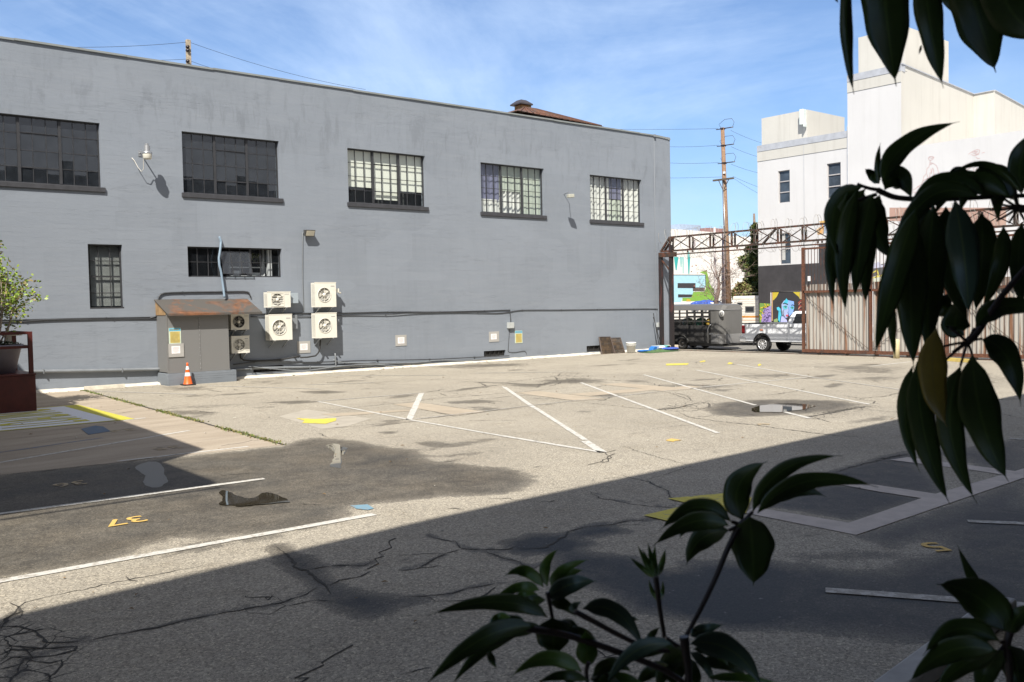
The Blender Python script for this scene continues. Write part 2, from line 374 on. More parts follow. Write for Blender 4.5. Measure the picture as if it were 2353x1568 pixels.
me=bpy.data.meshes.new('parking_lot'); me.from_pydata(V.tolist(),[],F.tolist())
at=me.attributes.new('damp','FLOAT','POINT'); at.data.foreach_set('value',D.ravel().astype(np.float32))
at=me.attributes.new('croc','FLOAT','POINT'); at.data.foreach_set('value',K.ravel().astype(np.float32))
at=me.attributes.new('dry','FLOAT','POINT'); at.data.foreach_set('value',L.ravel().astype(np.float32))
def asphalt(name, dry, wet, grain=1.0, use_attr=True):
    m,nt,p=newmat(name); v=mapv(nt)
    g1=noise(nt,v,50,2,.7); g2=noise(nt,v,170,2,.6); g3=noise(nt,v,14,4,.6); big=noise(nt,v,.28,6,.62,.4); mid=noise(nt,v,1.6,6,.65,.3)
    base=mix(nt,ramp(nt,big,[(.33,0.0),(.68,1.0)]),tuple(c*.86 for c in dry),tuple(c*1.06 for c in dry))
    base=mix(nt,ramp(nt,mid,[(.5,0.0),(.75,.45)]),base,tuple(c*f for c,f in zip(dry,(.74,.71,.66))))
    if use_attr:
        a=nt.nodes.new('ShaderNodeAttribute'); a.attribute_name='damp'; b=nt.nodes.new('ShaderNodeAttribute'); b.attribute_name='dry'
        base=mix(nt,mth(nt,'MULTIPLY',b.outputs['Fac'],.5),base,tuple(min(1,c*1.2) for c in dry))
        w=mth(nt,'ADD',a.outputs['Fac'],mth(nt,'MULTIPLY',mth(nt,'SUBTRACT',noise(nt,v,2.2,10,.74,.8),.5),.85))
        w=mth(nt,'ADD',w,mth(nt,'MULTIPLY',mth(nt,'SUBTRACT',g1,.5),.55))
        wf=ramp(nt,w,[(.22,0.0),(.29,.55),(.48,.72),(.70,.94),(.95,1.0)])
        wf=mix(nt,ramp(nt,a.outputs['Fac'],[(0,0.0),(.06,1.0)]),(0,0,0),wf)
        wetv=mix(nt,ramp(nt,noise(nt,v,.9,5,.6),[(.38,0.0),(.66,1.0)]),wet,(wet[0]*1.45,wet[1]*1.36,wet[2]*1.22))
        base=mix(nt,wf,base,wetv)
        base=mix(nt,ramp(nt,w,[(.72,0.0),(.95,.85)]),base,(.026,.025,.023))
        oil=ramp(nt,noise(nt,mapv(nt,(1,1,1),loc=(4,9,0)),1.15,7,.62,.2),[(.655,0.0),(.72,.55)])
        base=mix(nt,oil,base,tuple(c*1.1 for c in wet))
    if use_attr:
        wn=nt.nodes.new('ShaderNodeTexNoise'); wn.inputs['Scale'].default_value=2.2; wn.inputs['Detail'].default_value=4; nt.links.new(v,wn.inputs['Vector'])
        wv=nt.nodes.new('ShaderNodeVectorMath'); wv.operation='MULTIPLY_ADD'; nt.links.new(wn.outputs['Color'],wv.inputs[0]); wv.inputs[1].default_value=(.35,.35,0); nt.links.new(v,wv.inputs[2])
        vo=nt.nodes.new('ShaderNodeTexVoronoi'); vo.feature='DISTANCE_TO_EDGE'; vo.inputs['Scale'].default_value=3.4; nt.links.new(wv.outputs[0],vo.inputs['Vector'])
        ka=nt.nodes.new('ShaderNodeAttribute'); ka.attribute_name='croc'
        kl=mix(nt,1.0,ramp(nt,vo.outputs['Distance'],[(.0,1.0),(.010,.9),(.030,0.0)]),ramp(nt,mth(nt,'ADD',ka.outputs['Fac'],mth(nt,'MULTIPLY',mth(nt,'SUBTRACT',noise(nt,v,1.3,4),.5),.9)),[(.35,0.0),(.55,1.0)]),'MULTIPLY')
        kl=mix(nt,1.0,kl,ramp(nt,ka.outputs['Fac'],[(0,0.0),(.05,1.0)]),'MULTIPLY')
    va=nt.nodes.new('ShaderNodeTexVoronoi'); va.inputs['Scale'].default_value=62; va.inputs['Randomness'].default_value=1; nt.links.new(v,va.inputs['Vector'])
    sx_=nt.nodes.new('ShaderNodeSeparateXYZ'); nt.links.new(va.outputs['Color'],sx_.inputs[0])
    spk=ramp(nt,sx_.outputs[0],[(0,(.50,.49,.48)),(.35,(.82,.82,.82)),(.7,(1.05,1.05,1.04)),(.93,(1.25,1.24,1.2)),(1,(1.75,1.72,1.62))])
    spk2=mix(nt,ramp(nt,g2,[(.38,0.0),(.62,1.0)]),(.6,.6,.6),(1.35,1.35,1.35))
    base=mix(nt,.85,base,spk,'MULTIPLY'); base=mix(nt,.9,base,spk2,'MULTIPLY')
    if use_attr: base=mix(nt,kl,base,(.035,.032,.028))
    peb=ramp(nt,g3,[(.66,0.0),(.72,.35)]); base=mix(nt,peb,base,(.5,.47,.42))
    nt.links.new(base,p.inputs['Base Color'])
    p.inputs['Roughness'].default_value=.85; p.inputs['Specular IOR Level'].default_value=.28
    if use_attr: nt.links.new(mix(nt,wf,.9,.62),p.inputs['Roughness'])
    nt.links.new(bump(nt,sx_.outputs[0],.10,.004,bump(nt,g2,.25,.002)),p.inputs['Normal']); return m
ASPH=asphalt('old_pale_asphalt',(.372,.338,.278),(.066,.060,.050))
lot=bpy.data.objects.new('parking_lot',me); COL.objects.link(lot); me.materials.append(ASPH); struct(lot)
STREET=asphalt('street_asphalt',(.23,.22,.20),(.1,.1,.1),use_attr=False)
o=MB().face([(-400,-400,-.30),(600,-400,-.30),(600,600,-.30),(-400,600,-.30)]).build('ground',STREET); struct(o)
o=MB().face([(38.75,-80,ZS),(52,-80,ZS),(52,140,ZS),(38.75,140,ZS)]).build('street',STREET); struct(o)
o=MB().box(52,XB,-80,140,-.29,-.03).build('sidewalk',CONC); struct(o)
# concrete slab on the left, laid on the lot
SLABM,nt,p=newmat('brown_concrete_slab'); v=mapv(nt)
c=mix(nt,ramp(nt,noise(nt,mapv(nt,(.35,1.5,1)),1.1,7,.6,.5),[(.35,0.0),(.7,1.0)]),(.32,.265,.20),(.43,.365,.285))
c=mix(nt,ramp(nt,noise(nt,mapv(nt,(.5,2.5,1),loc=(3,3,0)),1.5,6,.6),[(.55,0.0),(.75,.55)]),c,(.2,.17,.14))
c=mix(nt,.5,c,ramp(nt,noise(nt,v,60,3,.6),[(.35,.72),(.65,1.25)]),'MULTIPLY')
nt.links.new(c,p.inputs['Base Color']); p.inputs['Roughness'].default_value=.85
w1=G(175,893); w2=G(652,1023); s3=G(281,1062); s4=G(0,1092)
slab=[(w1[0],32.1),(w2[0],w2[1]),(s3[0],s3[1]),(s4[0],s4[1]),(-9,s4[1]+1.0),(-9,32.1)]
o=MB().face([(x,y,.004) for x,y in slab]).build('concrete_slab',SLABM); struct(o)
def strip(mb,a,b,w,z,jag=0,seg=None):
    a=Vector(a[:2]); b=Vector(b[:2]); d=b-a; L=d.length; n=Vector((-d.y,d.x)).normalized()*(w/2); k=seg or max(1,int(L/.35)); 
    la=[];lb=[]
    for i in range(k+1):
        q=a+d*(i/k); j1=R.uniform(-jag,jag); j2=R.uniform(-jag,jag); s=R.uniform(-jag,jag)*.7
        la.append((q.x+n.x*(1+j1)+n.x*s,q.y+n.y*(1+j1)+n.y*s,z)); lb.append((q.x-n.x*(1+j2)+n.x*s,q.y-n.y*(1+j2)+n.y*s,z))
    for i in range(k): mb.face([lb[i],lb[i+1],la[i+1],la[i]])
def worn(name,col,under,hole=.42):
    m,nt,p=newmat(name); v=mapv(nt)
    f=ramp(nt,noise(nt,v,9,8,.75),[(hole-.05,1.0),(hole+.04,0.0)])
    c=mix(nt,f,tuple(col),tuple(under)); c=mix(nt,.5,c,ramp(nt,noise(nt,v,60,3),[(.3,.8),(.7,1.15)]),'MULTIPLY')
    nt.links.new(c,p.inputs['Base Color']); p.inputs['Roughness'].default_value=.75; return m
WPAINT=worn('white_road_paint',(.57,.555,.51),(.35,.32,.27),.455); WPAINT2=worn('faded_road_paint',(.50,.48,.44),(.31,.285,.245),.52)
YPAINT=worn('yellow_road_paint',(.62,.53,.07),(.30,.27,.17),.42); OPAINT=worn('orange_stencil_paint',(.66,.44,.12),(.25,.22,.17),.4); FAINT=worn('faint_stencil_paint',(.44,.34,.2),(.3,.26,.2),.5)
YG=worn('olive_yellow_paint',(.52,.48,.06),(.30,.28,.12),.33); WH2=worn('pale_panel_paint',(.72,.74,.80),(.40,.42,.46),.33)
def line(a,b,w,mat=WPAINT,z=.008,jag=.06,name='painted_line'):
    mb=MB(); strip(mb,a,b,w,z,jag); return struct(mb.build(name,mat))
def gl(a,b,w,mat=WPAINT,cf=ID): return line(G(*cf(*a)),G(*cf(*b)),w,mat)
gl((-60,1348),(860,1183),.13); gl((-60,1190),(607,1101),.12); gl((-60,1074),(436,990),.11); gl((270,1061),(570,1027),.10); gl((283,967.5),(334,961),.11)
gl((732,923.5),(939,965),.085); gl((939,965),(1151,1002),.085); gl((1151,1002),(1386,1041),.11); gl((968.6,904),(940,965),.15); gl((728,923),(967,904),.09,WPAINT2)
gl((1157,889),(1228,938),.12); gl((1230,938),(1345,1012),.11); gl((1343,1014),(1386,1041),.16); gl((1335,880),(1650,996),.10); gl((1480,862),(1736,932),.095); gl((1790,944),(1860,962),.11)
gl((1600,851),(1998,930),.095); gl((1695,838),(1870,868),.09); gl((1870,868),(2090,899),.09,WPAINT2)
gl((955,964),(1250,929),.06,WPAINT2); gl((1250,929),(1606,891),.06,WPAINT2); gl((1606,891),(1853,868),.08)
gl((215,899),(450,907),.12,WPAINT2); gl((480,887),(690,893),.12,WPAINT2); gl((690,893),(735,895),.1,WPAINT2); gl((735,864),(1027,863),.12,WPAINT2); gl((700,885),(860,880),.1,WPAINT2)
gl((1090,858),(1330,855),.12,WPAINT2); gl((2003,842),(2092,832),.12); gl((2224,1199),(2420,1207),.13,WPAINT2); gl((1897,1358),(2160,1377),.14,WPAINT2); gl((2160,1377),(2420,1398),.14,WPAINT2); gl((2320,1009),(2420,1015),.12,WPAINT2)
gl((2215,835),(2330,830),.12,WPAINT2)
PZ=[0]
def patch(name,cf,pts,mat,z=.006):
    PZ[0]+=1; z+=PZ[0]*.00013
    return struct(MB().face([q for q in GP(cf,pts,z)][::-1]).build(name,mat))
TAN=plain('tan_concrete_patch',(.385,.325,.245),.85,var=.12,scale=2,bmp=.3); GRC=plain('grey_concrete_patch',(.50,.44,.39),.8,var=.15,scale=4,bmp=.3)
patch('painted_patch',ID,[(680,961),(726,963),(773,961),(772,967),(748,974),(694,972),(700,967)],YPAINT,.009)
patch('concrete_patch',ID,[(640,957),(705,941),(852,962),(800,979),(740,986)],plain('light_concrete_patch',(.38,.345,.285),.85,var=.12,scale=3),.0022)
patch('concrete_patch',c6,[(455,364),(620,352),(1040,411),(850,432)],TAN); patch('concrete_patch',c6,[(1235,292),(1380,280),(1800,330),(1610,342)],TAN)
patch('concrete_patch',c6,[(1760,238),(1900,230),(2353,268),(2200,280)],TAN); patch('concrete_patch',c6,[(1560,300),(2050,262),(2200,265),(1700,312)],TAN,.0052)
patch('concrete_patch',c6,[(0,425),(560,398),(600,404),(100,440)],TAN,.0052)
patch('concrete_patch',c7,[(60,262),(300,240),(400,248),(140,275)],TAN)
patch('concrete_patch',c8,[(700,412),(1278,508),(1325,582),(640,446)],GRC); patch('concrete_patch',c8,[(1278,508),(1760,345),(2353,175),(2353,232),(1325,582)],GRC,.0064)
patch('concrete_patch',c8,[(1140,258),(1330,258),(1810,330),(1745,360),(1470,318)],GRC,.0058); patch('concrete_patch',c8,[(1530,122),(1640,106),(2353,198),(2300,225),(2040,185)],GRC,.0058)
patch('painted_arrow',c7,[(170,930),(575,893),(560,935),(330,968)],YPAINT,.010); patch('painted_arrow',c7,[(22,1033),(330,962),(560,935),(685,925),(650,1020),(555,1004),(360,1012),(200,1075)],YPAINT,.012)
patch('painted_patch',c7,[(160,105),(300,102),(290,112),(160,116)],YPAINT); patch('painted_patch',c7,[(535,108),(545,96),(570,100),(560,108)],YPAINT); patch('painted_patch',c7,[(365,92),(400,84),(400,92),(370,97)],YPAINT); patch('painted_patch',c7,[(720,112),(735,104),(745,112),(728,120)],YPAINT)
patch('painted_patch',c6,[(1990,625+5),(2010,628),(1995,631)],FAINT); 
BLUEP=worn('blue_road_paint',(.17,.30,.38),(.25,.27,.28),.45)
patch('painted_patch',c6,[(190,1002),(300,995),(340,1020),(300,1030),(230,1022)],BLUEP,.007)
patch('painted_patch',c10,[(1190,505),(1400,455),(1520,470),(1630,540),(1300,590)],worn('dull_blue_paint',(.10,.15,.22),(.2,.18,.16),.42),.0085)
for a,b in (((20,890),(2100,560)),): strip_m=MB(); strip(strip_m,G(*c10(-300,900)),G(*c10(1500,640)),.10,.007,.3); struct(strip_m.build('painted_line',worn('faded_blue_line',(.14,.19,.26),(.24,.2,.17),.5)))
# text helper
def glyphs(txt, size, mat, origin, right, up, name, z=.010, sx=1.0, w_off=0):
    cu=bpy.data.curves.new(name,'FONT'); cu.body=txt; cu.size=size; cu.offset=w_off; cu.resolution_u=3
    t=bpy.data.objects.new('tmp',cu); COL.objects.link(t); dg=bpy.context.evaluated_depsgraph_get(); dg.update()
    m=bpy.data.meshes.new_from_object(t.evaluated_get(dg)); bpy.data.objects.remove(t)
    r=Vector(right).normalized(); u=Vector(up).normalized(); n=r.cross(u)
    for vv in m.vertices: q=Vector(origin)+r*vv.co.x*sx+u*vv.co.y+n*0; vv.co=q
    m.materials.clear(); m.materials.append(mat); o=bpy.data.objects.new(name,m); COL.objects.link(o); return o
def ground_text(txt,size,mat,cx,cy,name='painted_number',sx=1.0,right=(-1,0,0),up=(0,-1,0),z=.010,off=.004):
    g=G(cx,cy); w=.56*size*len(txt)*sx
    rr=Vector(right); uu=Vector(up); o=Vector((g[0],g[1],z))-rr*w/2-uu*size*.35
    return struct(glyphs(txt,size,mat,o,right,up,name,sx=sx,w_off=off))
ground_text('37',.50,OPAINT,283,1200); ground_text('36',.47,FAINT,157,1114); ground_text('35',.50,FAINT,380,1031,sx=1.1); ground_text('34',.55,FAINT,276,990,sx=1.1)
ground_text('5',.46,OPAINT,2146,1259,sx=1.1,right=(-.85,.5,0),up=(-.5,-.85,0)); 
patch('painted_patch',c7,[(160,568),(200,562),(250,570),(255,574),(215,572),(205,581),(195,574),(158,574)],FAINT); patch('painted_patch',c7,[(712,472),(740,467),(800,473),(790,478),(745,476),(735,483)],FAINT)
patch('painted_patch',c6,[(2180,592),(2215,580),(2280,590),(2240,594),(2225,600)],OPAINT)
# painted loading panel
PAN=[G(*p) for p in [(-60,956),(165,934.5),(278,966.5),(-60,1021)]]
pa=[G(*c10(x,y)) for x,y in [(1110,152),(1800,395)]]
q0=G(167,934.5); q1=G(279,967); y0=22.2; y1=26.9
def pf(mb,x0,x1,ya,yb,z): mb.face([(x0,ya,z),(x1,ya,z),(x1,yb,z),(x0,yb,z)])
mb=MB(); pf(mb,-3,6.60,y0+.12,y1-.12,.012); struct(mb.build('painted_panel',WH2))
mb=MB(); pf(mb,6.60,6.98,y0,y1,.0125); pf(mb,-3,6.60,y0,y0+.12,.0125); pf(mb,-3,6.60,y1-.12,y1,.0125); struct(mb.build('painted_panel_border',YG))
def panel_text(txt,xa,xb,ya,yb):
    o=glyphs(txt,1.0,YG,(0,0,0),(1,0,0),(0,1,0),'painted_word',w_off=.012)
    vs=o.data.vertices; xs=[v_.co.x for v_ in vs]; ys=[v_.co.y for v_ in vs]
    for v_ in vs:
        t=(v_.co.x-min(xs))/(max(xs)-min(xs)); u=(v_.co.y-min(ys))/(max(ys)-min(ys))
        v_.co=Vector((xb-(xb-xa)*u, ya+(yb-ya)*t, .017))
    struct(o)
panel_text('LOADING',4.3,6.15,y0+.45,y1-.5); panel_text('5 MINUTE',1.6,3.75,y0+.45,y1-.5)
# puddles
WATER,nt,p=newmat('puddle_water'); p.inputs['Base Color'].default_value=(.04,.034,.024,1); p.inputs['Roughness'].default_value=.02; p.inputs['IOR'].default_value=2.1; p.inputs['Specular IOR Level'].default_value=.9
def puddle(cf,pts,z=.0035,mat=WATER,name='puddle'):
    P=[Vector(q) for q in GP(cf,pts,z)]; n=len(P); out=[]
    for i in range(n):
        a,b,c,d=P[i-1],P[i],P[(i+1)%n],P[(i+2)%n]
        for t in (0,.25,.5,.75):
            q=.5*((2*b)+(c-a)*t+(2*a-5*b+4*c-d)*t*t+(3*b-a-3*c+d)*t**3)
            q.x+=R.uniform(-.015,.015); q.y+=R.uniform(-.015,.015); q.z=z; out.append(q)
    return struct(MB().face(out[::-1]).build(name,mat))
puddle(c5,[(1115,598),(1150,596),(1175,606),(1240,632),(1290,630),(1330,608),(1380,608),(1440,630),(1462,648),(1464,652),(1380,660),(1290,668),(1222,675),(1178,668),(1115,665),(1130,640)],.0135)
puddle(c5,[(1655,365),(1725,362),(1732,420),(1730,478),(1690,476),(1672,470),(1690,440),(1690,400)])
puddle(c5,[(1730,375),(1760,378),(1755,395),(1738,415),(1733,400)])
FILM,nt,p=newmat('wet_film'); p.inputs['Base Color'].default_value=(.09,.085,.075,1); p.inputs['Roughness'].default_value=.42; p.inputs['Specular IOR Level'].default_value=.9
puddle(c5,[(690,478),(740,452),(790,450),(825,470),(835,510),(850,545),(820,575),(770,580),(730,560),(735,520)],.0035,FILM,'wet_film')
puddle(c11,[(95,620),(230,575),(400,550),(560,535),(800,530),(1000,545),(1190,560),(1210,575),(1100,610),(1000,640),(800,660),(600,685),(430,683),(230,682),(120,672)],.0135)
# cracks : thin dark fissures that follow the traced lines
CRK=plain('crack_filled_dirt',(.055,.05,.042),.95,var=.3,scale=8)
CRG=plain('crack_light',(.16,.14,.11),.95,var=.3,scale=8)
def crack(mb,cf,pts,w,z=.0045,jit=.05):
    P=[Vector(q) for q in GP(cf,pts,z)]
    out=[]
    for i in range(len(P)-1):
        a,b=P[i],P[i+1]; L=(b-a).length; k=max(2,int(L/.055)); n=Vector((-(b-a).y,(b-a).x,0)).normalized()
        for j in range(k):
            t=j/k; out.append(a.lerp(b,t)+n*R.gauss(0,jit*min(L,.8)*.5)*(1 if 0<j else .3))
    out.append(P[-1]); N=len(out); la=[];lb=[]
    for i,q in enumerate(out):
        d=(out[min(i+1,N-1)]-out[max(i-1,0)]); n=Vector((-d.y,d.x,0)); n=n.normalized() if n.length>1e-6 else Vector((0,1,0))
        ww=w*R.uniform(.35,1.4)*min(1,.25+4*i/N)*min(1,.15+4*(N-1-i)/N)
        la.append(q+n*ww/2); lb.append(q-n*ww/2)
    for i in range(N-1): mb.face([lb[i],lb[i+1],la[i+1],la[i]])
ck=MB()
for pts,w in [
 ([(1080,968),(950,990),(800,1020),(650,1048),(350,1110),(130,1160),(95,1185),(60,1225),(20,1250),(0,1290)],.012),([(640,1030),(660,1050),(700,1055)],.02),([(50,1165),(95,1185),(110,1210),(40,1235),(0,1300)],.025),
 ([(0,1340),(200,1300),(260,1295)],.02),([(0,1285),(80,1282),(160,1300),(210,1335),(240,1365),(330,1365),(430,1355)],.022),([(430,1358),(600,1322),(800,1288),(950,1248),(1100,1222),(1260,1192),(1420,1165),(1560,1118),(1620,1075)],.018),
 ([(240,1365),(215,1400),(140,1405),(60,1400),(0,1430)],.02),([(0,1380),(100,1385),(240,1395),(390,1385),(380,1405),(280,1430),(150,1440),(120,1450),(90,1500),(60,1568)],.02),([(120,1450),(250,1470),(310,1455),(315,1480),(280,1520),(200,1568)],.016),([(0,1475),(60,1440),(150,1435)],.016),([(0,1500),(50,1490),(120,1470)],.014),([(20,1340),(60,1390),(30,1440),(0,1460)],.012),
 ([(100,1380),(150,1420),(170,1450)],.012),([(1240,1195),(1260,1215),(1370,1222),(1450,1180),(1420,1165)],.010),([(1450,1180),(1600,1150),(1700,1155)],.012),
 ([(1400,880),(1450,915),(1480,940),(1500,985),(1560,1000),(1620,1050),(1660,1090),(1680,1120)],.03),([(1520,1000),(1700,975),(1850,975),(1894,950)],.016),([(1650,1085),(1720,1050),(1830,1030),(1894,1000)],.016)]: crack(ck,c5,pts,w*1.15)
for pts,w in [
 ([(20,990),(150,985),(330,965),(440,930),(600,905),(700,895)],.018),([(180,985),(220,1015),(340,1015),(500,1000),(560,960),(620,910)],.014),([(10,730),(150,715),(290,715),(380,690),(500,685)],.012),
 ([(110,810),(200,760),(290,715)],.018),([(0,825),(110,810),(260,790)],.02),([(170,600),(250,625),(350,640),(380,680),(420,688),(520,690),(680,690),(800,650)],.016),([(520,695),(640,740),(760,770),(790,810),(850,810),(890,780)],.016),
 ([(680,690),(900,680),(1040,610),(1060,575),(1180,545),(1330,535),(1430,510),(1610,500)],.02),([(1330,540),(1600,525)],.01),([(1200,325),(1250,365),(1350,380),(1450,405),(1600,420),(1750,425),(2000,400)],.014),
 ([(1390,225),(1560,260),(1640,300),(1690,320),(1700,350),(1740,400)],.014),([(1560,250),(1700,210),(1720,200),(1840,165),(1900,160)],.010),([(1280,243),(1400,232)],.01),([(0,1480),(150,1440),(200,1430)],.010),([(1230,1320),(1300,1370),(1440,1370)],.012),
 ([(300,430),(340,430),(400,437)],.02),([(1110,1170),(1170,1195),(1220,1230)],.014)]: crack(ck,c9,pts,w*1.2)
for pts,w in [
 ([(700,470),(300,480),(0,510)],.010),([(1200,770),(1280,740),(1480,695),(1640,655)],.03),([(1640,660),(1450,690)],.05),([(950,885),(1070,870),(1300,790)],.0)]:
    if w: crack(ck,c7,pts,w)
for pts,w in [ # sunlit far cracks
 ([(240,405),(300,432),(480,458),(700,480),(950,515),(1200,545),(1500,565)],.03),([(100,390),(200,380),(330,350),(440,335)],.04),([(180,395),(320,395),(430,370),(420,345),(300,345)],.03),([(200,280),(290,300),(320,335)],.02),
 ([(740,300),(850,290),(990,268),(1010,255)],.03),([(1250,300),(1350,318),(1500,305),(1620,275)],.03),([(1300,320),(1440,335),(1430,350)],.03),([(1040,430),(1150,410),(1280,385),(1400,365)],.06),([(1050,415),(1160,400),(1260,385),(1350,365)],.04),([(1050,430),(1120,450),(1170,465)],.03),([(1260,385),(1400,390),(1650,402)],.02),
 ([(500,190),(900,200),(1150,195)],.02),([(400,150),(1000,185),(1200,200),(1640,210)],.02),([(1900,330),(2353,320)],.05),([(1990,370),(2353,440)],.03),([(600,190),(300,195),(0,200)],.02)]: crack(ck,c7,pts,w)
for pts,w in [
 ([(0,405),(300,375),(620,345),(700,330),(1100,300),(1500,265),(1700,250)],.03),([(0,452),(560,398)],.02),([(0,520),(250,500),(560,465),(600,462)],.02),([(470,360),(850,440),(1040,412),(640,350)],.02),([(1000,225),(1050,250),(1200,235),(1400,240),(1450,225),(1600,215)],.05),([(1250,290),(1600,345)],.02),([(1100,235),(1300,210),(1500,185),(1520,165)],.03),([(1480,190),(1500,215)],.03),
 ([(750,295),(800,310)],.03),([(1600,345),(2100,400),(2353,360)],.02),([(2100,400),(2250,385),(2353,372)],.05),([(2000,300),(2200,290),(2353,345)],.02),([(1880,620),(2000,660),(2260,730),(2353,755)],.012),([(40,570),(0,545)],.02),([(340,230),(400,240)],.02),([(0,240),(200,232),(800,205),(900,210)],.03),([(1310,150),(1370,148)],.08),([(770,728),(890,718)],.02)]: crack(ck,c6,pts,w)
for pts,w in [([(620,200),(800,185),(1000,170),(1260,155)],.03),([(1000,190),(1060,200),(1100,205)],.03),([(1050,85),(1130,95)],.03)]: crack(ck,c5,pts,w)
for k in range(70): # short random fissures
    x=R.uniform(2,34); y=R.uniform(5,30); a=R.uniform(0,PI); l=R.uniform(.2,1.4)
    if x<y*.25+1: continue
    mbp=[Vector((x,y,.0045)),Vector((x+math.cos(a)*l,y+math.sin(a)*l,.0045))]
    N=8; pts=[mbp[0].lerp(mbp[1],i/N)+Vector((R.gauss(0,.04),R.gauss(0,.04),0)) for i in range(N+1)]
    for i in range(N):
        w=.006+.0005*y; ck.face([pts[i]+Vector((0,-w,0)),pts[i+1]+Vector((w*.5,-w,0)),pts[i+1]+Vector((0,w,0)),pts[i]+Vector((0,w,0))])
o=ck.build('pavement_cracks',CRK); struct(o)
ck=MB()
for pts in [[(540,330*1.0),(0,330)],]: pass
for a,b in (((10,700),(2353,440)),): crack(ck,c10,[(380,720),(1000,620),(1500,545),(1900,500),(2353,440)],.012,.0095,.01)
crack(ck,c10,[(1300,265),(1650,235),(1980,180)],.02,.0095,.01); crack(ck,c10,[(1550,310),(1850,260),(2130,215)],.02,.0095,.01); crack(ck,c10,[(700,160),(1250,70),(1560,10)],.02,.0095,.01)
crack(ck,c5,[(0,520),(300,487),(620,450),(1000,400)],.02,.0095,.01)
struct(ck.build('slab_joints',CRK))
# weeds in the joint between slab and asphalt
WEED=plain('weed_green',(.11,.15,.03),.7,var=.5,scale=20); WEED2=plain('dry_weed',(.22,.19,.07),.8,var=.4,scale=20)
mb=MB(); A=Vector(G(175,893)); B=Vector(G(652,1023))
for k in range(2600):
    t=R.random()**.8; q=A.lerp(B,t)+Vector((R.gauss(0,.045),R.gauss(0,.05),.003)); q.z=.003
    if math.sin(t*47)+math.sin(t*23)+R.uniform(-1.6,1.6)<-.2: continue
    mb.mi=0 if R.random()<.55 else 1; h=R.uniform(.008,.045); a=R.uniform(0,PI); dx=Vector((math.cos(a),math.sin(a),0))*R.uniform(.01,.03); tip=q+Vector((R.gauss(0,.02),R.gauss(0,.02),h))
    mb.face([q-dx,q+dx,tip])
w=mb.build('joint_weeds',[WEED,WEED2]); tag(w,'thin line of green weeds in the slab joint','weeds'); w['kind']='stuff'
mb=MB(); strip(mb,A,B,.07,.0095,.25); struct(mb.build('slab_joint_dirt',CRK))
# whitewashed curb strip along the foot of the wall
mb=MB(); n=150; xs=[2+ (36.2-2)*i/n for i in range(n+1)]
prev=None
for i,x in enumerate(xs):
    w=.28+.10*math.sin(x*1.7)+R.uniform(-.035,.035); h=.055+R.uniform(-.008,.012)
    ring=[(x,YW-w,.002),(x,YW-w+.05,h),(x,YW+.0,h+.03)]
    if prev:
        mb.face([prev[0],ring[0],ring[1],prev[1]],True); mb.face([prev[1],ring[1],ring[2],prev[2]],True)
    prev=ring
o=mb.build('wall_foot_curb',CURBW); struct(o)
# curb at the lower right
a=Vector(G(2067,1568)); b=Vector(G(2187,1476)); d=(b-a).normalized(); a=a-d*3; b=b+d*.9; n=Vector((d.y,-d.x,0))
mb=MB(); mb.prism([a,b,b+n*.18,a+n*.18],(0,0,.14)); o=mb.build('parking_curb',plain('dark_curb_concrete',(.36,.35,.33),.85,var=.2,bmp=.3),bevel=.02); struct(o)
mb=MB()
for k in range(260):
    x=R.uniform(1.5,30); y=R.uniform(4,31.5); s=R.uniform(.012,.035)*(1+y*.02); mb.mi=R.choice([0,0,1,2]); a=R.uniform(0,PI); u=Vector((math.cos(a),math.sin(a),0))*s; w_=Vector((-math.sin(a),math.cos(a),0))*s*.4; c=Vector((x,y,.010+s*.2))
    mb.face([c-u,c-w_+Vector((0,0,s*.3)),c+u,c+w_+Vector((0,0,s*.2))])
for k in range(160):
    x=R.uniform(4,34); y=YW-.30-abs(R.gauss(0,.25)); s=R.uniform(.02,.06); a=R.uniform(0,PI); mb.mi=R.choice([0,1]); u=Vector((math.cos(a),math.sin(a),0))*s; w_=Vector((-math.sin(a),math.cos(a),0))*s*.5; c=Vector((x,y,.02))
    mb.face([c-u,c-w_+Vector((0,0,s*.3)),c+u,c+w_+Vector((0,0,s*.2))])
o=mb.build('ground_litter',[plain('dry_leaf_litter',(.20,.13,.06),.8,var=.3,scale=9),plain('grey_grit',(.20,.19,.17),.9),plain('pale_scrap',(.6,.58,.5),.8)]); tag(o,'scattered dry leaf bits and grit on the lot','litter'); o['kind']='stuff'
# ------------------------------------------------------------------ grey building
gb=thing('grey_building','long two storey grey painted concrete building with steel framed windows','building',(20,YW+6,0))
XL,XR_=-4.0,37.7; ZT=11.02
wins=[('w',5.75,9.35,6.60,8.70,9,4,'dark'),('w',12.05,15.67,6.60,8.72,9,4,'dark'),('w',18.56,22.22,6.62,8.74,9,4,'blind'),('w',25.15,28.84,6.56,8.72,9,4,'curtain1'),('w',31.81,35.47,6.50,8.67,9,4,'curtain2'),
      ('s',8.84,9.92,2.62,4.74,3,4,'venetian'),('h',12.12,15.66,3.68,4.74,9,2,'office')]
vents=[]
for a,b in (((582,845),(652,851)),((805,838),(865,842)),((1112,809),(1162,816)),((1348,797),(1408,807))):
    p=PY(a[0],a[1],YW); q=PY(b[0],b[1],YW); vents.append((p[0],q[0],min(p[2],q[2])-.02,max(p[2],q[2])+.03))
holes=[(w[1],w[2],w[3],w[4]) for w in wins]+[(v_[0],v_[1],max(.12,v_[2]),v_[3]) for v_ in vents]
xs=sorted({XL,XR_}|{h[0] for h in holes}|{h[1] for h in holes}); zs=sorted({-.3,ZT}|{h[2] for h in holes}|{h[3] for h in holes})
mb=MB()
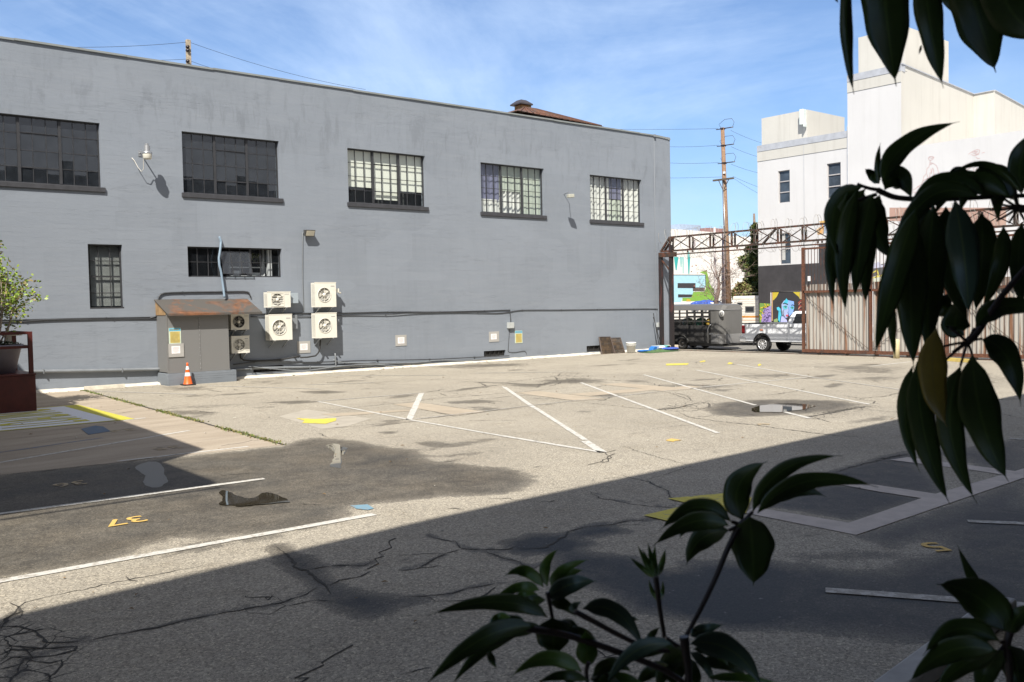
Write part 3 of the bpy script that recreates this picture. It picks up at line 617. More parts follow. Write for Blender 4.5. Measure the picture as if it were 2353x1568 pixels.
for i in range(len(xs)-1):
    for j in range(len(zs)-1):
        cx=(xs[i]+xs[i+1])/2; cz=(zs[j]+zs[j+1])/2
        if any(h[0]<cx<h[1] and h[2]<cz<h[3] for h in holes): continue
        mb.face([(xs[i],YW,zs[j]),(xs[i+1],YW,zs[j]),(xs[i+1],YW,zs[j+1]),(xs[i],YW,zs[j+1])])
TH=.32
for h in holes: # reveals
    x0,x1,z0,z1=h
    mb.face([(x0,YW,z0),(x0,YW+TH,z0),(x0,YW+TH,z1),(x0,YW,z1)][::-1]); mb.face([(x1,YW,z0),(x1,YW+TH,z0),(x1,YW+TH,z1),(x1,YW,z1)])
    mb.face([(x0,YW,z1),(x1,YW,z1),(x1,YW+TH,z1),(x0,YW+TH,z1)]); mb.face([(x0,YW,z0),(x1,YW,z0),(x1,YW+TH,z0),(x0,YW+TH,z0)][::-1])
YB=YW+13
mb.face([(XR_,YW,-.3),(XR_,YB,-.3),(XR_,YB,ZT),(XR_,YW,ZT)]); mb.face([(XL,YW,-.3),(XL,YB,-.3),(XL,YB,ZT),(XL,YW,ZT)][::-1]); mb.face([(XL,YB,-.3),(XR_,YB,-.3),(XR_,YB,ZT),(XL,YB,ZT)][::-1])
mb.build('wall',GREY,gb)
mb=MB(); mb.face([(XL,YW+.25,ZT-.45),(XR_,YW+.25,ZT-.45),(XR_,YB,ZT-.45),(XL,YB,ZT-.45)]); mb.face([(XL,YW+.02,5.6),(XR_-.02,YW+.02,5.6),(XR_-.02,YB,5.6),(XL,YB,5.6)])
mb.build('roof',plain('roof_felt',(.12,.12,.12),.9),gb)
mb=MB() # sheet metal parapet coping, segment by segment with small lifts
x=XL
while x<XR_-1.2:
    x2=min(x+R.uniform(2.4,3.4),XR_-1.2); dz=R.uniform(-.012,.02); dy=R.uniform(0,.02)
    mb.box(x,x2-.006,YW-.045-dy,YW+.28,ZT-.045+dz,ZT+.02+dz); x=x2
for k in range(6):
    xa=XR_-1.2+k*.2; mb.box(xa,xa+.199,YW-.04,YW+.27,ZT-.08-.01*k*k*.25,ZT+.02-.012*k*k*.25)
mb.build('coping',plain('coping_sheet_grey_green',(.27,.29,.285),.5,.3,var=.12,scale=1),gb)
for v_ in vents:
    m=MB(); m.box(v_[0]-.0,v_[1]+.0,YW+.1,YW+.14,max(.12,v_[2]),v_[3]); 
    for k in range(5): xx=v_[0]+(v_[1]-v_[0])*(k+.5)/5; m.box(xx-.01,xx+.01,YW+.04,YW+.099,max(.12,v_[2]),v_[3])
    m.build('foundation_vent',plain('vent_dark',(.025,.024,.022),.8),gb)
# wall tie wire down the right end and joint
mb=MB(); p=[PY(1503,318,YW-.03),PY(1506,560,YW-.03),PY(1509,700,YW-.03),PY(1511,760,YW-.03)]
mb.tube([(a[0],YW-.02,a[2]) for a in p],.012,6); mb.box(p[0][0]-.06,p[0][0]+.06,YW-.12,YW-.046,ZT-.10,ZT+.02); mb.build('downlead',GREY_TRIM,gb)
CUR_W,nt,p=newmat('off_white_curtain'); p.inputs['Base Color'].default_value=(.70,.69,.66,1); p.inputs['Roughness'].default_value=.9
CUR_P=plain('purple_grey_curtain',(.17,.17,.27),.9); CUR_G=plain('grey_green_curtain',(.50,.54,.46),.9); BLIND=plain('cream_roller_blind',(.80,.80,.72),.9,var=.02)
VEN=plain('venetian_slats',(.55,.56,.55),.6)
def wavy(x0,x1,z0,z1,y,amp,per,mat,parent,ph=0,name='curtain'):
    m=MB(); n=int((x1-x0)/.03); pts=[]
    for i in range(n+1):
        x=x0+(x1-x0)*i/n; yy=y+amp*math.sin(2*PI*x/per+ph)+amp*.5*math.sin(2*PI*x/(per*.37)+ph*2); pts.append((x,yy))
    vs=[]; fs=[]
    for i,(x,yy) in enumerate(pts): vs+=[(x,yy,z0),(x,yy,z1)]
    for i in range(n): fs.append((2*i,2*i+2,2*i+3,2*i+1))
    m.raw(vs,fs,True); return m.build(name,mat,parent)
for (kind,x0,x1,z0,z1,nc,nr,inside) in wins:
    yf=YW+.17; fr=.045; m=MB(); W_=x1-x0; H_=z1-z0
    sb=.0
    m.box(x0,x1,yf-.03,yf+.03,z0,z0+fr); m.box(x0,x1,yf-.03,yf+.03,z1-fr,z1); m.box(x0,x0+fr,yf-.03,yf+.03,z0+fr,z1-fr); m.box(x1-fr,x1,yf-.03,yf+.03,z0+fr,z1-fr)
    thick={3:.085,6:.085} if kind!='s' else {}
    for c in range(1,nc):
        xx=x0+W_*c/nc; t=thick.get(c,.022); m.box(xx-t/2,xx+t/2,yf-(.04 if c in thick else .018),yf+.02,z0+fr,z1-fr)
    for r in range(1,nr):
        zz=z0+H_*r/nr; t=.05 if (kind=='s' and r==2) else .022
        m.box(x0+fr,x1-fr,yf-.014,yf+.014,zz-t/2,zz+t/2)
    if kind=='w':   # ventilator frames in the middle third
        for (ca,cb,ra,rb) in (((3,6,1,3),) if inside!='curtain2' else ((3,6,1,3),)):
            xa=x0+W_*ca/nc+.05; xb=x0+W_*cb/nc-.05; za=z0+H_*ra/nr; zb=z0+H_*rb/nr
            m.box(xa,xb,yf-.034,yf-.015,za-.03,za-.012); m.box(xa,xb,yf-.034,yf-.015,zb+.012,zb+.03)
    wo=m.build('window',DARK_SASH,gb)
    g=MB()
    for c in range(nc):
        for r in range(nr):
            if kind=='h' and 3<=c<6: continue
            xa=x0+W_*c/nc+.008; xb=x0+W_*(c+1)/nc-.008; za=z0+H_*r/nr+.008; zb=z0+H_*(r+1)/nr-.008
            tx=R.gauss(0,.002); tz=R.gauss(0,.0010); y=yf+.001
            g.face([(xa,y-tx-tz,za),(xb,y+tx-tz,za),(xb,y+tx+tz,zb),(xa,y-tx+tz,zb)])
    if kind=='h':
        a_=MB(); b_=MB(); vs_=g.v
        for f_ in g.f: (a_ if vs_[f_[0]][0]<x0+W_*.5 else b_).face([vs_[i_] for i_ in f_])
        a_.build('pane',GLASS_CLEAR,wo); b_.build('pane',GLASS_CLEAR,wo)
    else: g.build('pane',GLASS if inside in('dark',) else GLASS_CLEAR,wo)
    if kind=='w':
        s=MB(); s.box(x0-.07,x1+.10,YW-.07,YW+.20,z0-.16,z0-.002); s.build('sill',SILL,wo,bevel=.012)
    if kind=='s':
        s=MB(); s.box(x0,x1,YW+.01,YW+.16,z0,z0+.05); s.build('sill',DARK_SASH,wo)
    # room behind
    rm=MB(); d=2.8 if inside in('dark','office') else .9
    rm.face([(x0-.3,YW+d,z0-.35),(x1+.3,YW+d,z0-.35),(x1+.3,YW+d,z1+.2),(x0-.3,YW+d,z1+.2)]); rm.face([(x0-.3,YW+TH,z0-.35),(x1+.3,YW+TH,z0-.35),(x1+.3,YW+d,z0-.35),(x0-.3,YW+d,z0-.35)]); rm.face([(x0-.3,YW+TH,z1+.2),(x1+.3,YW+TH,z1+.2),(x1+.3,YW+d,z1+.2),(x0-.3,YW+d,z1+.2)])
    rm.face([(x0-.3,YW+TH,z0-.35),(x0-.3,YW+d,z0-.35),(x0-.3,YW+d,z1+.2),(x0-.3,YW+TH,z1+.2)]); rm.face([(x1+.3,YW+TH,z0-.35),(x1+.3,YW+d,z0-.35),(x1+.3,YW+d,z1+.2),(x1+.3,YW+TH,z1+.2)])
    rm.build('room',BLACKISH if inside in('dark','office') else plain('room_grey',(.12,.12,.12),.9),wo)
    ci=lambda c: x0+W_*c/nc
    if inside=='blind':
        for a,b,zz in ((0,3,.66),(3,6,.22),(6,9,.62)):
            q=MB(); q.box(ci(a)+.02,ci(b)-.02,yf+.10,yf+.105,z0+zz,z1); q.build('roller_blind',BLIND,wo)
    if inside=='curtain1':
        wavy(ci(0),ci(3),z0+.5,z1,yf+.13,.015,.3,CUR_P,wo); wavy(ci(0),ci(3)-.02,z0,z0+.62,yf+.11,.02,.25,CUR_W,wo)
        wavy(ci(3)+.02,ci(6),z0+H_*.48,z1,yf+.12,.008,.33,CUR_G,wo); wavy(ci(3)+.02,ci(6),z0,z0+H_*.75,yf+.18,.04,.28,CUR_W,wo)
        wavy(ci(6)+.02,ci(9),z0,z1,yf+.13,.01,.4,CUR_G,wo)
    if inside=='curtain2':
        wavy(ci(0),ci(3)+.06,z0,z1,yf+.15,.05,.31,CUR_W,wo); wavy(ci(3)+.08,ci(4),z0,z1,yf+.14,.02,.2,CUR_W,wo)
        wavy(ci(4),ci(6),z0+H_*.52,z1,yf+.12,.008,.4,CUR_P,wo); wavy(ci(4),ci(6),z0,z0+H_*.5,yf+.15,.03,.3,CUR_G,wo); wavy(ci(6)+.03,ci(9),z0,z1,yf+.16,.05,.36,CUR_W,wo,1.2)
    if inside=='venetian':
        q=MB(); z=z0+.10
        while z<z1-.05: q.face([(x0+.13,yf+.09,z),(x1-.03,yf+.09,z),(x1-.03,yf+.115,z+.014),(x0+.13,yf+.115,z+.014)]); z+=.028
        q.build('venetian_blind',VEN,wo)
    if inside=='office':
        q=MB(); q.box(ci(6)-.62,ci(8)+.05,yf+.45,yf+.5,z0+.36,z0+.40); q.box(ci(8)+.0,ci(8)+.05,yf+.45,yf+.5,z0,z0+.36); q.box(ci(6)-.62,ci(6)-.57,yf+.45,yf+.5,z0,z0+.36); q.box(ci(6)-.62,ci(8)+.05,yf+.45,yf+.8,z0+.06,z0+.10)
        q.box(ci(6)-.45,ci(6)-.15,yf+.5,yf+.7,z0+.11,z0+.26); q.box(ci(7)-.2,ci(7)+.3,yf+.5,yf+.75,z0+.11,z0+.19); q.build('white_shelf',plain('shelf_white',(.75,.75,.75),.5),wo)
        q=MB(); q.box(ci(8)-.02,ci(8)+.14,yf+.16,yf+.3,z0,z1); q.face([(ci(7)+.22,yf+.5,z0),(ci(8)-.04,yf+.4,z0),(ci(8)-.04,yf+.4,z1),(ci(8)-.08,yf+.5,z1)]); q.build('inner_post',plain('inner_white',(.6,.6,.62),.6),wo)
        q=MB()
        for k in range(220):
            a=Vector((R.gauss(ci(7)-.15,.30),yf+R.uniform(.25,.7),z1-.18-abs(R.gauss(0,.16)))); u=Vector((R.uniform(-1,1),R.uniform(-1,1),R.uniform(-1,1))).normalized()*.05; w2_=Vector((R.uniform(-1,1),R.uniform(-1,1),R.uniform(-1,1))).normalized()*.022
            q.face([a,a+u*.5+w2_,a+u,a+u*.5-w2_])
        q.build('indoor_plant',plain('indoor_leaf',(.22,.24,.10),.6,var=.4,scale=15),wo)
        xa,xb=ci(3)+.05,ci(6)-.05; hz=z1-.12; q=MB() # hopper sash tilted out
        tl=lambda x,t: (x,yf-.03-.26*t,hz-(hz-z0-.10)*t)
        for t0,t1 in ((0,.03),(.49,.515),(.97,1.0)): q.raw([tl(xa,t0),tl(xb,t0),tl(xb,t1),tl(xa,t1)],[(0,1,2,3)])
        for k in range(4): xx=xa+(xb-xa)*k/3; q.bar(tl(xx,0),tl(xx,1),.025,.025)
        so=q.build('hopper_sash',DARK_SASH,wo)
        q=MB(); q.face([tl(xa,0),tl(xb,0),tl(xb,1),tl(xa,1)]); q.build('hopper_glass',GLASS,wo)

# ------------------------------------------------------------------ things on the wall
ca=crop(900,850,2.613); cb=crop(560,1080,4.127)
GRV=plain('fan_cavity',(.32,.315,.29),.6); GRV2=plain('dark_fan_cavity',(.03,.03,.032),.5); FANB=plain('fan_blade_grey',(.58,.56,.50),.5)
def ac(cf,x0,x1,y0,y1,yfront,style,label):
    a=PY(*cf(x0,y0),yfront); b=PY(*cf(x1,y1),yfront); xa,xb,zb,za=a[0],b[0],a[2],b[2]; dp=.34; yb=yfront+dp; W_=xb-xa; H_=zb-za
    t=thing('air_conditioner',label,'air conditioner',((xa+xb)/2,yb,za),'air conditioning units on the grey wall')
    cx=xa+W_*(.43 if style!='guard' else .42); cz=za+H_*.50; r=min(H_*.40,W_*.30)
    m=MB(); n=28; circ=[(cx+r*math.cos(2*PI*k/n),cz+r*math.sin(2*PI*k/n)) for k in range(n)]
    # front with a round hole
    def edge(k):
        ang=2*PI*k/n; c,s_=math.cos(ang),math.sin(ang); tx=((xb-cx)/c if c>1e-6 else (xa-cx)/c if c<-1e-6 else 1e9); tz=((zb-cz)/s_ if s_>1e-6 else (za-cz)/s_ if s_<-1e-6 else 1e9); tt=min(tx,tz); return (cx+c*tt,cz+s_*tt)
    corners=[(xb,zb),(xa,zb),(xa,za),(xb,za)]
    for k in range(n):
        k2=(k+1)%n; e1=edge(k); e2=edge(k+1); pts=[(circ[k][0],yfront,circ[k][1]),(e1[0],yfront,e1[1])]
        for c_ in corners:
            a1=math.atan2(c_[1]-cz,c_[0]-cx)%(2*PI); lo=2*PI*k/n; hi=2*PI*(k+1)/n
            if lo+1e-9<a1<hi-1e-9: pts.append((c_[0],yfront,c_[1]))
        pts+=[(e2[0],yfront,e2[1]),(circ[k2][0],yfront,circ[k2][1])]; m.face(pts)
    m.face([(xa,yfront,za),(xa,yfront,zb),(xa,yb,zb),(xa,yb,za)]); m.face([(xb,yfront,za),(xb,yb,za),(xb,yb,zb),(xb,yfront,zb)])
    m.face([(xa,yfront,zb),(xb,yfront,zb),(xb,yb,zb),(xa,yb,zb)]); m.face([(xa,yfront,za),(xa,yb,za),(xb,yb,za),(xb,yfront,za)]); m.face([(xa,yb,za),(xa,yb,zb),(xb,yb,zb),(xb,yb,za)])
    m.box(xa-.012,xb+.012,yfront-.008,yfront+.02,zb-.006,zb+.02); m.box(xa+W_*.86,xa+W_*.862,yfront-.003,yfront-.001,za+.02,zb-.02)
    body=m.build('casing',PLASTIC_W,t)
    f=MB(); f.lathe([(r,yfront),(r*.99,yfront+.065),(r*.0,yfront+.075)],(cx,0,cz),'y',28); f.build('fan_cavity',GRV2 if style=='dark' else GRV,t)
    f=MB()
    for k in range(3):
        a0=2*PI*k/3+.4
        pts=[]
        for (rr,da) in ((.2,0),(.55,.15),(.93,.1),(.95,1.15),(.55,1.15),(.2,.8)): pts.append((cx+r*rr*math.cos(a0+da),yfront+.028+.02*da,cz+r*rr*math.sin(a0+da)))
        f.face(pts)
    f.build('fan_blades',FANB if style!='dark' else GRV,t)
    f=MB(); f.lathe([(.001,yfront-.022),(r*.22,yfront-.02),(r*.26,yfront-.004),(r*.26,yfront+.02)],(cx,0,cz),'y',16); f.build('fan_hub',PLASTIC_W,t)
    f=MB()
    if style=='guard':
        f.box(cx-r*1.12,cx+r*1.12,yfront-.014,yfront-.004,cz+r*1.0,cz+r*1.08); f.box(cx-r*1.12,cx+r*1.12,yfront-.014,yfront-.004,cz-r*1.08,cz-r*1.0); f.box(cx-r*1.12,cx-r*1.04,yfront-.014,yfront-.004,cz-r,cz+r); f.box(cx+r*1.04,cx+r*1.12,yfront-.014,yfront-.004,cz-r,cz+r)
        for k in range(1,5): zz=cz-r+2*r*k/5; f.box(cx-r*1.04,cx+r*1.04,yfront-.012,yfront-.004,zz-.008,zz+.008)
    else:
        for k in range(8):
            a0=2*PI*k/8; f.bar((cx+r*.18*math.cos(a0),yfront-.008,cz+r*.18*math.sin(a0)),(cx+r*math.cos(a0),yfront-.006,cz+r*math.sin(a0)),.008,.008)
        for q in (.62,1.0):
            f.tube([(cx+r*q*math.cos(2*PI*k/28),yfront-.006,cz+r*q*math.sin(2*PI*k/28)) for k in range(29)],.0035,4,False)
        f.lathe([(r*1.0,yfront-.001),(r*1.02,yfront-.018),(r*1.06,yfront-.018),(r*1.08,yfront-.001)],(cx,0,cz),'y',28)
    f.build('fan_grille',PLASTIC_W if style!='dark' else PLASTIC_D,t)
    f=MB() # louvred end
    for k in range(3): yy=yfront+.07+.08*k; f.box(xa-.006,xa-.001,yy,yy+.02,za+.06,zb-.06)
    if style=='louvre':
        for k in range(8): zz=za+H_*(.15+.085*k); f.box(xa+W_*.76,xa+W_*.97,yfront-.006,yfront-.001,zz,zz+.008)
    f.build('side_louvre',PLASTIC_D,t)
    f=MB(); f.box(xa+W_*.74,xa+W_*.93,yfront-.004,yfront-.001,zb-H_*.16,zb-H_*.13)
    f.build('name_plate',plain('plate_grey',(.3,.3,.3),.5),t)
    for fx in (.2,.8):
        f=MB(); xx=xa+W_*fx; f.box(xx-.02,xx+.02,yfront-.04,YW,za-.045,za-.005); f.box(xx-.03,xx+.03,yfront-.05,yfront+.04,za-.03,za+.0); f.bar((xx,yfront+.05,za-.03),(xx,YW,za-.28),.03,.03); f.build('bracket',STEEL,t)
    f=MB(); f.box(xb+.001,xb+.045,yfront+.12,yb-.04,za+.05,za+.05+H_*.32); f.build('valve_cover',PLASTIC_W,t)
    return (xa,xb,za,zb)
YF=YW-.46
A1=ac(ca,735,945,550,787,YF,'n','square cream air conditioning unit at top of the right hand stack')
A2=ac(ca,740,952,851,1087,YF,'n','square cream air conditioning unit at bottom of the right hand stack')
A3=ac(ca,270,498,643,790,YF,'guard','small low cream air conditioner with square fan guard above a larger unit')
A4=ac(ca,285,515,866,1108,YF,'n','square cream air conditioner below the small one, left of the paper notice')
A5=ac(cb,1260,1548,405,645,YF,'dark','shaded air conditioner with black fan right under the rusty awning')
A6=ac(cb,1268,1555,757,1003,YF,'louvre','cream air conditioner with louvred right side, lower one beside the metal shed')
def poly_pipe(name,label,cat,pts,r,mat,clips=True,group=None,yy=None):
    P=[Vector(PY(x,y,YW-(d))) for x,y,d in pts]; out=[]
    for i in range(len(P)-1):
        a=P[max(i-1,0)];b=P[i];c=P[i+1];d=P[min(i+2,len(P)-1)]; k=max(2,int((c-b).length/.25))
        for j in range(k):
            t=j/k; out.append(.5*((2*b)+(c-a)*t+(2*a-5*b+4*c-d)*t*t+(3*b-a-3*c+d)*t**3))
    out.append(P[-1]); m=MB(); m.tube(out,r,7)
    if clips:
        for i in range(3,len(out)-2,9): q=out[i]; m.box(q.x-.012,q.x+.012,q.y-r*1.25,YW-.002,q.z-r*1.4,q.z+r*1.4)
    return tag(m.build(name,mat),label,cat,group)
GP_='cables and conduits along the grey wall'
k5=crop(0,800,1.96)
poly_pipe('conduit','thin grey conduit running left along the wall at mid height','conduit',[(-20,736,.03),(60,735,.03),(180,732,.03),(300,730,.03),(360,729,.03)],.018,PIPE_D,True,GP_)
poly_pipe('conduit','second thin conduit just below the first left of the metal shed','conduit',[(-20,740,.03),(60,739,.035),(110,735,.05),(240,734,.03),(370,733,.03)],.018,PIPE_D,True,GP_)
poly_pipe('conduit','dark conduit looping up and over the shed awning','conduit',[(345,731,.04),(357,728,.04),(363,715,.04),(364,690,.04),(367,680,.04),(378,674,.04),(420,672,.04),(500,671,.04),(560,670,.04),(572,674,.04),(576,684,.04)],.024,PIPE_D,True,GP_)
poly_pipe('drain_pipe','fat grey pipe low on the wall left of the shed','pipe',[(40,854,.10),(150,853,.10),(280,850.5,.10),(372,848.5,.10)],.055,PIPE,True)
poly_pipe('conduit','twin black cables running right from the stacked units','cable',[(576,722,.03),(700,720,.03),(790,719.5,.03),(850,718,.03),(920,717,.03),(1000,717,.03),(1100,715,.03),(1165,713,.03),(1172,716,.03),(1174,744,.03)],.018,PIPE_D,True,GP_)
poly_pipe('conduit','lower sagging black cable behind the air conditioners','cable',[(576,728,.03),(690,727,.04),(790,725,.03),(850,724,.04),(900,723,.05),(960,719,.05),(1060,718,.04),(1140,720,.03),(1172,717,.03),(1200,713,.03),(1290,712.5,.03),(1400,711,.03),(1500,710,.03),(1511,711,.03)],.016,PIPE_D,True,GP_)
poly_pipe('conduit','long straight grey pipe low on the wall right of the shed','pipe',[(536,850,.06),(600,846,.06),(755,843,.06),(900,838,.06),(1100,830,.06),(1240,824,.06),(1400,816,.06),(1560*.96,809,.06)],.042,PIPE,True,GP_)
poly_pipe('conduit','loose black cable lying over the low grey pipe','cable',[(536,838,.10),(600,831,.10),(650,830,.10),(700,833,.08),(780,831,.08),(830,829,.10),(900,828,.10),(1000,826,.08),(1080,822,.08),(1170,818,.08)],.022,PIPE_D,True,GP_)
poly_pipe('conduit','sagging cable near the ground below the right hand units','cable',[(570,842,.12),(640,849,.12),(700,852,.12),(790,841,.12),(860,838,.12),(960,843,.12),(1060,836,.12),(1140,829,.12),(1180,832,.1),(1230,837,.1)],.02,PIPE,True,GP_)
poly_pipe('conduit','twisted grey cable bundle right of the air conditioners','cable',[(765,826,.12),(785,833,.12),(850,835,.12),(950,834,.12),(1010,828,.13),(1060,829,.10),(1120,826,.1),(1240,822,.1)],.022,PIPE,True,GP_)
poly_pipe('conduit','loose cable under the long pipe near the leaning screens','cable',[(860,843,.14),(960,846,.14),(1060,840,.14),(1150,832,.13),(1250,835,.12),(1330,826,.12),(1400,820,.12)],.02,PIPE_D,True,GP_)
poly_pipe('conduit','thin wire dropping from the junction box to the ground pipe','wire',[(1171,757,.02),(1170,770,.02),(1168,800,.02),(1169,809,.02),(1185,810,.02),(1206,807,.02),(1210,815,.03)],.010,PIPE_D,False,GP_)
poly_pipe('conduit','vertical conduit below the right hand air conditioners','conduit',[(A2[1]*0+770,812,.12),(771,828,.12),(772,845,.08)],.03,PIPE,False,GP_)
poly_pipe('refrigerant_line','black insulated hose curving out below the lower left units','hose',[(600,846,.05),(640,828,.1),(690,822,.15),(725,818,.2),(735,800,.25),(736,775,.25)][2:],.03,plain('black_foam',(.03,.03,.03),.8),False)
poly_pipe('refrigerant_line','black hose looping down under the lowest shed side unit','hose',[(560,770+25,.2),(552,815,.15),(560,828,.12),(600,829,.1),(650,826,.1),(690,818,.15)],.03,_mc['black_foam'],False)
# blue flex conduit above the shed
m=MB(); P=[Vector(PY(x,y,YW-d)) for x,y,d in [(504,544,.08),(508,556,.09),(506,574,.12),(503,594,.14),(504,610,.15),(508,625,.14),(510,640,.14),(513,660,.15),(516,684,.2)]]
out=[]
for i in range(len(P)-1):
    for j in range(6): out.append(P[i].lerp(P[i+1],j/6))
out.append(P[-1]); m.tube(out,[.040+.004*(i%2) for i in range(len(out))],8); tag(m.build('flexible_hose',plain('blue_grey_hose',(.22,.30,.38),.5)),'wavy blue grey flexible hose rising above the shed awning','hose')
# yard light on an arm (left)
t=thing('yard_light','silver bucket shaped yard light on a short wall arm','lamp',PY(322,350,YW))
hp=Vector(PY(338,350,YW-.62)); rt=Vector(PY(322,353,YW-.01))
m=MB(); m.lathe([(0,.30),(.055,.30),(.055,.24),(.095,.23),(.095,.05),(.15,.03),(.165,-.02),(.15,-.05)],(hp.x,hp.y,hp.z-.02),'z',18); m.build('lamp_head',STEEL,t)
m=MB(); m.lathe([(.15,-.05),(.14,-.19),(.12,-.215),(0,-.22)],(hp.x,hp.y,hp.z-.02),'z',18); m.build('lamp_lens',plain('lens_cream',(.62,.60,.52),.25),t)
m=MB(); m.tube([rt,rt+Vector((0,-.05,.02)),hp+Vector((-.04,.1,.0)),hp+Vector((-.02,.0,.02))],.022,8); m.box(rt.x-.06,rt.x+.06,YW-.02,YW-.001,rt.z-.1,rt.z+.1); m.build('arm',STEEL,t)
m=MB(); w_=[hp+Vector((-.03,.06,0)),PY(330,365,YW-.4),PY(330,388,YW-.3),PY(325,395,YW-.22),PY(317,385,YW-.12),PY(309,370,YW-.05),PY(303,363,YW-.02)]; m.tube([Vector(q) for q in w_],.013,6); m.build('cable',plain('pale_cable',(.55,.53,.48),.6),t)
# flood light with drop conduit
t=thing('flood_light','rectangular wall floodlight with a pale lens at the top of a thin conduit','lamp',PY(712,535,YW))
p=Vector(PY(713,536,YW-.28)); w=.20; h=.13
m=MB(); m.raw([(p.x-w,YW-.12,p.z+h),(p.x+w,YW-.12,p.z+h),(p.x+w,YW-.12,p.z-h*.6),(p.x-w,YW-.12,p.z-h*.6),(p.x-w,p.y-.04,p.z+h*.9),(p.x+w,p.y-.04,p.z+h*.9),(p.x+w,p.y+.06,p.z-h),(p.x-w,p.y+.06,p.z-h)],[(0,1,2,3),(4,7,6,5),(0,4,5,1),(1,5,6,2),(2,6,7,3),(3,7,4,0)]); m.build('lamp_housing',plain('bronze_housing',(.06,.06,.058),.5),t,bevel=.008)
m=MB(); e=.03; m.face([(p.x-w+e,p.y-.046,p.z+h*.9-e),(p.x+w-e,p.y-.046,p.z+h*.9-e),(p.x+w-e,p.y+.048,p.z-h+e),(p.x-w+e,p.y+.048,p.z-h+e)]); m.build('lamp_lens',plain('flood_lens',(.55,.52,.42),.15),t)
m=MB(); m.tube([Vector(q) for q in [(p.x-.1,YW-.08,p.z),PY(698,531,YW-.05),PY(695,535,YW-.03),PY(695,560,YW-.03),PY(695,640,YW-.03),PY(697,700,YW-.03),PY(697,717,YW-.03)]],.016,6); m.build('conduit',PIPE,t)
# small flood on an arm at the right
t=thing('wall_spotlight','small pale spotlight on a thin bent arm between the two right windows','lamp',PY(1296,447,YW))
p=Vector(PY(1311,450,YW-.75)); rt=Vector(PY(1296,447,YW-.01))
m=MB(); m.tube([rt,rt+Vector((.02,-.3,.06)),rt.lerp(p,.7)+Vector((0,0,.10)),p+Vector((-.05,0,.0))],.016,6); m.build('arm',STEEL,t)
m=MB(); m.bar(p+Vector((-.14,.05,-.02)),p+Vector((.16,-.02,-.0)),.22,.16); m.build('lamp_head',plain('lamp_olive',(.40,.40,.34),.4),t,bevel=.02)
# junction box
p=PY(1173.5,748,YW-.08); m=MB(); m.box(p[0]-.16,p[0]+.16,YW-.14,YW-.001,p[2]-.13,p[2]+.13); tag(m.build('junction_box',plain('box_grey_light',(.42,.44,.43),.5),bevel=.01),'small light grey junction box below the cables, right half of the wall','electrical box')
p=PY(1512,747,YW-.05); m=MB(); m.box(p[0]-.08,p[0]+.08,YW-.10,YW-.001,p[2]-.12,p[2]+.12); tag(m.build('switch_box',plain('box_grey_light',(.42,.44,.43),.5),bevel=.01),'tiny grey switch box at the right end of the wall','electrical box')
m=MB(); m.box(A3[1]+.05,A3[1]+.40,YW-.3,YW-.08,A3[3]-.42,A3[3]-.04); tag(m.build('disconnect_box',plain('box_blue_grey',(.33,.38,.42),.5),bevel=.01),'blue grey switch box at the right of the small air conditioner','electrical box')
m=MB(); m.box(A4[1]+.04,A4[1]+.36,YW-.2,YW-.06,A4[3]-.55,A4[3]-.03); tag(m.build('disconnect_box',PIPE,bevel=.01),'dark grey box beside the larger left air conditioner','electrical box')
m=MB(); m.box(A2[1]+.04,A2[1]+.26,YW-.2,YW-.06,A2[3]-.50,A2[3]-.25); tag(m.build('disconnect_box',PIPE,bevel=.01),'small grey box beside the lowest right hand air conditioner','electrical box')
t=thing('security_camera','small white camera mounted right of the topmost air conditioner','camera',(A1[1]+.1,YW,A1[3]-.3))
m=MB(); m.box(A1[1]+.03,A1[1]+.22,YW-.32,YW-.2,A1[3]-.38,A1[3]-.22); m.build('camera_body',PLASTIC_W,t,bevel=.01)
m=MB(); m.tube([(A1[1]+.1,YW-.2,A1[3]-.3),(A1[1]+.1,YW,A1[3]-.3)],.025,8); m.lathe([(0,0),(.05,.0),(.05,.06)],(A1[1]+.27,YW-.28,A1[3]-.42),'z',10); m.build('mount',PLASTIC_W,t)
# notices
PAPER=plain('notice_paper',(.80,.77,.77),.7,var=.02); INKR=plain('faint_red_ink',(.55,.28,.28),.7); BACK=plain('notice_backing',(.36,.35,.33),.6,var=.08); SBL=plain('sign_blue',(.10,.38,.55),.5); SYE=plain('sign_tan_yellow',(.50,.40,.12),.6,var=.15,scale=8); SPALE=plain('sign_pale_green',(.52,.60,.48),.5)
def notice(cf,bx,pxy,label,y=YW,back=BACK):
    a=PY(*cf(bx[0],bx[1]),y-.01); b=PY(*cf(bx[2],bx[3]),y-.01)
    t=thing('paper_notice',label,'notice',(a[0],y,b[2]))
    m=MB(); m.box(a[0],b[0],y-.018,y-.003,b[2],a[2]); m.build('backing_board',back,t)
    c=PY(*cf(pxy[0],pxy[1]),y-.02); d=PY(*cf(pxy[2],pxy[3]),y-.02)
    m=MB(); m.box(c[0],d[0],y-.022,y-.0185,d[2],c[2]); m.build('sheet',PAPER,t)
    m=MB(); W_=d[0]-c[0]; H_=c[2]-d[2]
    for k,(u,v) in enumerate(((.2,.85),(.12,.9),(.15,.8),(.12,.88),(.3,.7))):
        z=c[2]-H_*(.18+.155*k); m.box(c[0]+W_*u,c[0]+W_*v,y-.0235,y-.0225,z-H_*.022,z+H_*.022)
    m.build('printed_lines',INKR,t)
notice(ca,(560,1127,690,1237),(590,1150,663,1210),'small pale paper notice on the wall between the two air conditioner stacks')
k14=crop(1400,1000,1.961)
notice(k14,(162,505,245,582),(180,522,229,565),'pale paper notice alone on the middle of the grey wall')
notice(k14,(850,480,925,552),(865,496,907,535),'pale paper notice left of the junction box wire')
